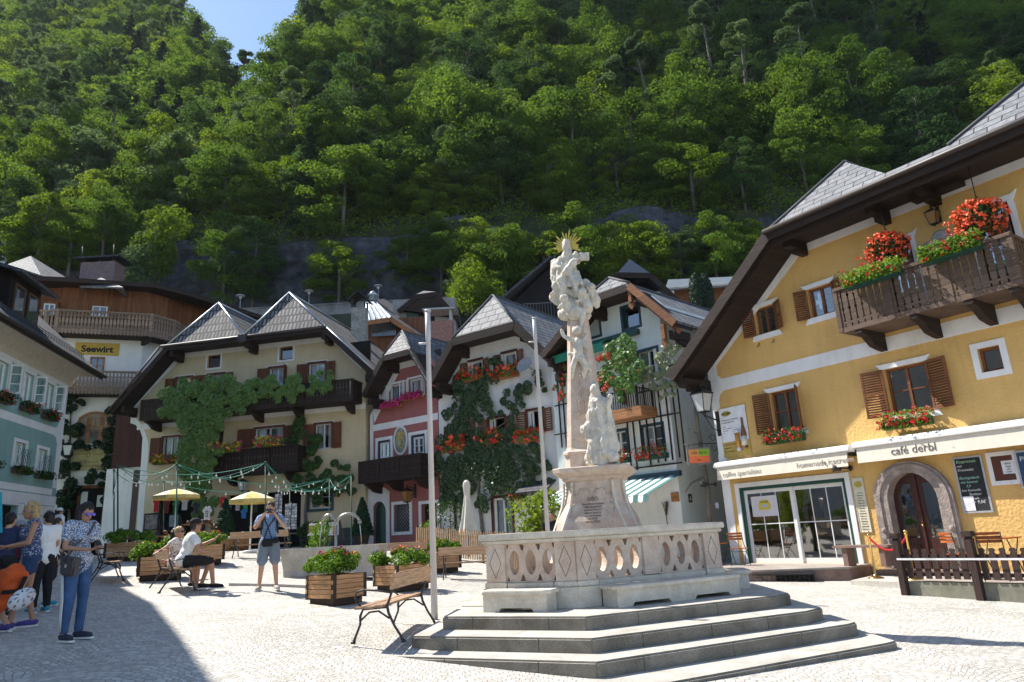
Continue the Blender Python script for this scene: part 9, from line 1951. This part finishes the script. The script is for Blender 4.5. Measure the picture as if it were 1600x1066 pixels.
JEAN=mat('blue denim',(.045,.10,.22),rough=.85,var=.35,scale=5); BLACKC=mat('black cloth',(.014,.014,.016),rough=.9,var=.2); WHC=mat('white cotton',(.78,.78,.77),rough=.9,var=.04); DKSH=mat('dark trainers',(.03,.035,.06),rough=.7,var=.3,scale=30); TURQ=mat('turquoise trainers',(.02,.30,.42),rough=.6,var=.2,scale=20); PURP=mat('purple trainers',(.07,.05,.25),rough=.6,var=.3,scale=20); BAGM=mat('grey leather bag',(.07,.06,.065),rough=.6,var=.15); MIRR=mat('blue mirror lens',(.12,.10,.75),rough=.08,spec=1,metal=.6); DLENS=mat('dark lens',(.01,.01,.012),rough=.1,spec=.8)
def ex_woman(root,j,S,hp,k):
 ph=MB(); M=Matrix.Translation(S(V(.02,.375,1.135)))@Matrix.Rotation(R(-50),4,'X'); ph.box(None,(.07*k,.14*k,.01),mtx=M); o=build('phone',ph,DARKM,None,local=True); o.parent=root; o.name='phone'
 b=MB(); M=Matrix.Translation(S(V(.205,.13,.89)))@Matrix.Rotation(R(82),4,'Z')@Matrix.Rotation(R(6),4,'Y'); b.box(None,(.30*k,.09*k,.22*k),mtx=M); bo=build('bag',b,BAGM,root,local=True,bevel=.02); f=MB(); f.box(None,(.29*k,.1*k,.11*k),mtx=M@Matrix.Translation((0,-.003,.06*k))); build('flap',f,mat('darker bag flap',(.055,.048,.052),rough=.5),bo,local=True); c=MB(); c.box(None,(.05*k,.106*k,.04*k),mtx=M@Matrix.Translation((0,-.003,.01))); build('clasp',c,mat('silver clasp',(.7,.7,.68),rough=.2,metal=1),bo,local=True)
 s=MB(); s.tube([S(V(.27,.09,.96)),S(V(.17,.15,1.15)),S(V(.0,.155,1.3)),S(V(-.12,.08,1.43)),S(V(-.13,-.05,1.42)),S(V(.0,-.15,1.25)),S(V(.2,-.08,1.0))],.012*k,n=6); build('strap',s,BAGM,bo,local=True)
 st=MB()
 for dx in (-.012,.012): st.tube([S(V(.205,dx,.84)),S(V(.196,.04+dx,.49)),S(V(.186,dx+.03,.30)),S(V(.172,dx+.02,.12))],.008*k,n=4)
 build('side_stripe',st,WPAINT,root,local=True)
JW=dict(eL=(-.23,.03,1.13),eR=(.24,.05,1.12),wL=(-.05,.30,1.10),wR=(.07,.30,1.08),gL=(.02,.38,1.13),gR=(.03,.40,1.12),aL=(-.13,-.05,.09),tL=(-.17,.12,.035),aR=(.12,.02,.09),tR=(.14,.19,.035),kR=(.11,.06,.49),head=(0,.05,1.555))
FLOR=printcloth('navy top with small white blossoms',(.05,.08,.17),(.55,.60,.68),scale=75,thr=.50)
person(colp(110,9.0),-112,1.63,'dark haired woman in a blue flowered top and jeans looking down at her phone',JW,FLOR,JEAN,HB,DKSH,skin=SKIN2,sleeve=.6,legs='long',hairlen=.22,fem=True,extra=ex_woman,headtilt=28,glasses=MIRR,loose=.012,vox=.011,hip=1.03)
def ex_man(root,j,S,hp,k):
 c=MB(); c.box(S(V(.0,.33,1.50)),(.12*k,.05*k,.075*k)); c.tube([S(V(.0,.34,1.50)),S(V(0,.41,1.50))],.03*k,n=10); build('camera',c,DARKM,root,local=True)
 b=MB(); b.box(S(V(.03,.16,.90)),(.20*k,.11*k,.15*k)); b.box(S(V(-.12,.15,.94)),(.13*k,.09*k,.11*k)); bo=build('camera_bag',b,BLACKC,root,local=True,bevel=.02); s=MB(); s.tube([S(V(.10,.15,.97)),S(V(.02,.17,1.2)),S(V(-.10,.12,1.38)),S(V(-.12,.0,1.46)),S(V(-.08,-.13,1.3))],.012*k,n=5); s.tube([S(V(-.05,.17,.97)),S(V(.03,.18,1.2)),S(V(.11,.11,1.38)),S(V(.12,0,1.46)),S(V(.1,-.13,1.3))],.010*k,n=5); build('strap',s,BLACKC,bo,local=True)
 bp=MB(); 
 for sx in (-1,1): bp.tube([S(V(sx*.13,-.12,1.42)),S(V(sx*.13,.02,1.47)),S(V(sx*.14,.13,1.36)),S(V(sx*.15,.12,1.15)),S(V(sx*.16,-.05,1.08))],.018*k,n=6)
 build('backpack_strap',bp,BLACKC,root,local=True); p=MB(); p.box(S(V(0,-.2,1.24)),(.26*k,.12*k,.4*k)); build('backpack',p,BLACKC,root,local=True,bevel=.04)
JM=dict(eL=(-.27,.13,1.20),eR=(.27,.13,1.20),wL=(-.10,.29,1.44),wR=(.10,.29,1.44),gL=(-.03,.34,1.50),gR=(.03,.34,1.50),aL=(-.16,-.02,.09),tL=(-.20,.13,.035),aR=(.16,-.02,.09),tR=(.20,.13,.035),kL=(-.125,.03,.49),kR=(.125,.03,.49),head=(0,.07,1.565))
person(colp(418,15.0),-163,1.76,'man in a blue plaid shirt and grey shorts taking a photograph with a small camera',JM,plaid('blue plaid shirt cloth',(.10,.20,.42),(.35,.48,.65),(.04,.09,.24)),mat('blue grey shorts cloth',(.17,.21,.26),rough=.9,var=.1),HBR,mat('pale canvas shoes',(.45,.40,.34),rough=.8,var=.3,scale=20),sleeve=.62,legs='shorts',extra=ex_man,headtilt=14,headturn=-18,loose=.012,vox=.012)
def seat(P,rz): pass
B0=P5; brz=RZ5; bx=Vector((math.cos(brz),math.sin(brz),0)); by=Vector((math.sin(brz),-math.cos(brz),0))  # bx along the bench, by = facing
if bx.y>0: bx=-bx
def onbench(t,fwd=.0): p=B0-bx*t+by*fwd; return Vector((p.x,p.y,B0.z))
faz=math.degrees(math.atan2(by.y,by.x))-90
SEAT=dict(pelvis=(0,-.02,.54),waist=(0,-.03,.68),chest=(0,.0,.86),neck=(0,.02,1.03),sL=(-.185,.01,.99),sR=(.185,.01,.99),hL=(-.10,.02,.53),hR=(.10,.02,.53),kL=(-.13,.44,.52),kR=(.13,.44,.52),aL=(-.13,.42,.10),aR=(.13,.50,.10),tL=(-.15,.58,.035),tR=(.15,.66,.035),head=(0,.06,1.17),eL=(-.27,.03,.76),eR=(.27,.03,.76),wL=(-.18,.24,.66),wR=(.18,.24,.66))
def sj(**k): d=dict(SEAT); d.update(k); return d
person(onbench(-.55,.10),faz-8,1.82,'man in white t-shirt, black cap and black shorts sitting on the bench seen from behind',sj(chest=(0,.08,.85),waist=(0,.03,.68),neck=(0,.13,1.02),sL=(-.21,.12,.98),sR=(.21,.12,.98),head=(0,.17,1.165),eL=(-.26,.30,.80),wL=(-.12,.52,.90),gL=(-.10,.6,1.0),eR=(.30,.22,.74),wR=(.26,.42,.62),kL=(-.18,.46,.51),kR=(.16,.46,.52),aL=(-.17,.34,.10),tL=(-.2,.50,.035),aR=(.15,.52,.10),tR=(.18,.68,.035)),WHC,BLACKC,HBR,BLACKC,skin=SKIN2,sleeve=.62,legs='knee',headturn=25,loose=.012,cap=BLACKC,vox=.013,hip=1.02)
DRS=printcloth('white dress with red and dark flowers',(.62,.60,.56),(.22,.07,.07),scale=38,thr=.57)
person(onbench(.05,.04),faz-28,1.66,'blond short haired woman with sunglasses in a flowered white dress on the bench',sj(eR=(.30,-.12,.86),wR=(.44,-.2,.80),head=(0,.05,1.17)),DRS,DRS,HLB,mat('pale sandals',(.42,.36,.28)),skin=SKIN2,sleeve=.45,legs='knee',fem=True,headturn=-20,glasses=DLENS,loose=.02,vox=.013,hip=1.08)
person(onbench(.55,.04),faz-10,1.64,'dark haired woman in a coral top at the far end of the bench',sj(),mat('coral top cloth',(.50,.14,.10),rough=.9),BLACKC,HB,BLACKC,sleeve=0,legs='knee',fem=True,hairlen=.1,vox=.014)
def ex_blond(root,j,S,hp,k):
 g=MB(); 
 for sx in (-1,1): g.sphere(hp(sx*.036,.05,.10),1,n=8,k=5,sc=(.03*k,.02*k,.02*k))
 g.tube([hp(-.07,.04,.1),hp(-.085,-.04,.07)],.004,n=4); g.tube([hp(.07,.04,.1),hp(.085,-.04,.07)],.004,n=4); build('raised_sunglasses',g,mat('clear lens',(.5,.55,.5),rough=.1),root,local=True)
 w=MB(); w.lathe(S(j['wR']),[(.032*k,-.01),(.032*k,.01)],n=10); build('wristband',w,BLACKC,root,local=True)
person(colp(36,10.3),124,1.72,'blond woman in a strappy blue patterned top and denim shorts, turned to the left',dict(eL=(-.24,.06,1.12),wL=(-.12,.30,1.08),gL=(-.08,.4,1.1),eR=(.24,.06,1.12),wR=(.12,.31,1.06),gR=(.08,.4,1.08),head=(0,.07,1.56),chest=(0,.02,1.26),kL=(-.11,.10,.50),aL=(-.12,.16,.09),tL=(-.13,.33,.035),kR=(.10,.0,.49),aR=(.11,-.10,.09),tR=(.12,.07,.035)),printcloth('indigo top with pale spots',(.03,.05,.14),(.40,.45,.55),scale=55,thr=.56),mat('dark denim shorts',(.02,.05,.12),rough=.85,var=.2),HBL,PURP,skin=SKIN2,sleeve=0,legs='hot',hairlen=.26,fem=True,extra=ex_blond,headtilt=12,vox=.011,hip=1.12)
def ex_cyc(root,j,S,hp,k):
 b=MB(); c=S(V(0,-.20,.60)); M=Matrix.Translation(c)@Matrix.Rotation(R(28),4,'X')
 for z,w,d in ((-.2,.32,.20),(-.02,.34,.24),(.16,.30,.20)): b.sphere(c+M.to_3x3()@V(0,0,z),1,n=12,k=8,sc=(w*.5,d*.5,.17),mtx=M.to_3x3().to_4x4())
 b.box(None,(.30,.16,.46),mtx=M); bo=fuse('backpack',b,mat('orange backpack cloth',(.60,.10,.02),rough=.8,var=.2),root,voxel=.015,smooth=4,disp=.006,off=Vector((0,0,0))); s=MB(); s.box(None,(.31,.02,.05),mtx=M@Matrix.Translation((0,-.125,.0))); s.box(None,(.05,.02,.4),mtx=M@Matrix.Translation((.08,-.125,.0))); build('strap',s,BLACKC,bo,local=True)
person(colp(-16,9.7),75,1.60,'crouching cyclist with dark shorts at the left edge, turned away',dict(pelvis=(0,-.10,.50),waist=(0,.02,.60),chest=(0,.18,.70),neck=(0,.34,.80),sL=(-.18,.28,.78),sR=(.18,.28,.78),head=(0,.45,.90),hL=(-.1,-.08,.48),hR=(.1,-.08,.48),kL=(-.15,.30,.52),kR=(.15,.22,.45),aL=(-.14,.20,.10),aR=(.14,-.12,.10),tL=(-.15,.36,.035),tR=(.15,.05,.035),eL=(-.25,.45,.62),eR=(.25,.45,.62),wL=(-.15,.62,.5),wR=(.15,.62,.5)),mat('navy jersey',(.02,.03,.08),rough=.8),BLACKC,HBR,PURP,sleeve=.5,legs='shorts',extra=ex_cyc,vox=.014)
def helmet():
 P=colp(34,9.3)+Vector((0,0,.42)); zc=atd(34,936,9.2); root=empty('bicycle_helmet',zc,'white vented bicycle helmet hanging low beside the orange backpack','helmet'); M=Matrix.Translation(zc)@Vector((.6,-.72,.45)).to_track_quat('Z','Y').to_matrix().to_4x4()@Matrix.Rotation(R(-50),4,'Z'); bm=MB(); n=24;k=9; P_=lambda a,b,r=1:M@Vector((.115*r*math.cos(a)*math.cos(b),.165*r*math.sin(a)*math.cos(b),.115*r*math.sin(b)))
 for i in range(n):
  for j_ in range(k):
   a0=2*math.pi*i/n;a1=2*math.pi*(i+1)/n;b0=math.pi/2*j_/k;b1=math.pi/2*(j_+1)/k
   if j_ in (2,3,5,6) and i%3==1: continue
   bm.face([P_(a0,b0),P_(a1,b0),P_(a1,b1),P_(a0,b1)],smooth=True); bm.face([P_(a0,b1,.86),P_(a1,b1,.86),P_(a1,b0,.86),P_(a0,b0,.86)],smooth=True)
  bm.face([P_(a0,0,.86),P_(a1,0,.86),P_(a1,0),P_(a0,0)])
 build('shell',bm,mat('white helmet shell',(.70,.71,.74),rough=.25,var=.04),root); s=MB(); s.tube([P_(0,0,.9),M@Vector((.03,0,-.16)),P_(math.pi,0,.9)],.006,n=4); build('chin_strap',s,BLACKC,root)
helmet()
person(colp(60,12.2),60,1.62,'person in white t-shirt and dark trousers behind the blond woman with turquoise shoes',dict(eL=(-.22,.08,1.12),wL=(-.1,.3,1.02),eR=(.22,.08,1.12),wR=(.1,.3,1.0)),WHC,BLACKC,HB,TURQ,sleeve=.5,legs='long',vox=.014,loose=.02)
person(colp(73,13.0),-60,1.50,'boy in white polo shirt and dark shorts standing behind the group at the left',dict(eL=(-.24,.02,1.12),wL=(-.12,.22,.98)),WHC,BLACKC,HBR,TURQ,skin=SKIN,sleeve=.6,legs='shorts',vox=.014,loose=.01)
person(colp(16,12.5),160,1.45,'seated looking woman with sunglasses and a grey cap behind the blond woman',dict(),mat('wine red top',(.14,.02,.04),rough=.9),BLACKC,HBR,DKSH,sleeve=.6,legs='long',glasses=DLENS,cap=mat('grey cap cloth',(.25,.27,.30),rough=.8),vox=.015)
person(colp(-4,11.6),10,1.60,'person in dark clothes cut by the left picture edge',dict(),mat('navy jersey',(.02,.03,.08)),BLACKC,HB,BLACKC,sleeve=1.6,vox=.016)
def ex_cam(root,j,S,hp,k): 
 c=MB(); c.box(S(V(0,.30,1.45)),(.16*k,.1*k,.10*k)); build('camera',c,DARKM,root,local=True)
person(colp(68,26.0),-60,1.74,'man with beige cap and dark vest photographing near the teal house corner',dict(eL=(-.25,.15,1.2),wL=(-.1,.28,1.42),eR=(.25,.15,1.2),wR=(.1,.28,1.42)),mat('dark vest cloth',(.03,.035,.05)),BLACKC,HBR,BLACKC,sleeve=.4,extra=ex_cam,cap=mat('beige cap cloth',(.50,.44,.36),rough=.8),vox=.018)
person(colp(84,25.5),-30,1.76,'person in a long white tunic and white cap near the teal house corner',dict(),WHC,WHC,HBR,BLACKC,sleeve=1.8,legs='robe',loose=.05,cap=WHC,vox=.018)
person(colp(868,19.0),175,1.72,'man in dark shirt with black hair partly hidden behind the column pedestal',dict(head=(0,.05,1.56)),BLACKC,BLACKC,HB,BLACKC,skin=SKIN2,sleeve=.6,vox=.018)
# === separate repeated parts that were collected in one mesh
SPLIT={'purlin','post','pilaster','trellis','bracket','hook','plinth','support','leg','corner_post','eye','dormer','dormer_frame','dormer_pane','dormer_roof','volute','heart_pendant','gutter','open_sash','shop_door','shoes','sole','casing','diamond_groove','water_jet','joint','entrance_panel','door_panel','pane','bulb','socket','trinkets','iron_frame','backpack_strap','rail','foundation','curtain','gable_bay'}
def split_parts():
 for o in [o for o in bpy.data.objects if o.type=='MESH' and o.parent]:
  if o.name.split('.')[0] not in SPLIT or o.data.users>1 or len(o.data.polygons)>6000: continue
  bm=bmesh.new(); bm.from_mesh(o.data); bmesh.ops.remove_doubles(bm,verts=bm.verts,dist=2e-4); bm.faces.ensure_lookup_table(); seen=set(); isl=[]
  for f in bm.faces:
   if f.index in seen: continue
   st=[f]; seen.add(f.index); cur=[]
   while st:
    g=st.pop(); cur.append(g.index)
    for v in g.verts:
     for h in v.link_faces:
      if h.index not in seen: seen.add(h.index); st.append(h)
   isl.append(cur)
  if not 2<=len(isl)<=(60 if o.name.startswith('diamond') else 24): bm.free(); continue
  tmp=bpy.data.meshes.new('tmp'); bm.to_mesh(tmp)
  for n,c in enumerate(isl):
   b2=bm.copy(); b2.faces.ensure_lookup_table(); keep=set(c); bmesh.ops.delete(b2,geom=[f for f in b2.faces if f.index not in keep],context='FACES')
   me=bpy.data.meshes.new(o.name.split('.')[0]); b2.to_mesh(me); b2.free()
   for m in o.data.materials: me.materials.append(m)
   if n==0: first=me
   else:
    q=bpy.data.objects.new(o.name.split('.')[0],me); COL.objects.link(q); q.parent=o.parent; q.matrix_basis=o.matrix_basis.copy()
  o.data=first; bm.free(); bpy.data.meshes.remove(tmp)
split_parts()
bpy.data.scenes.remove(TS)
for o in bpy.data.objects:
 if '_w' in o.keys(): del o['_w']
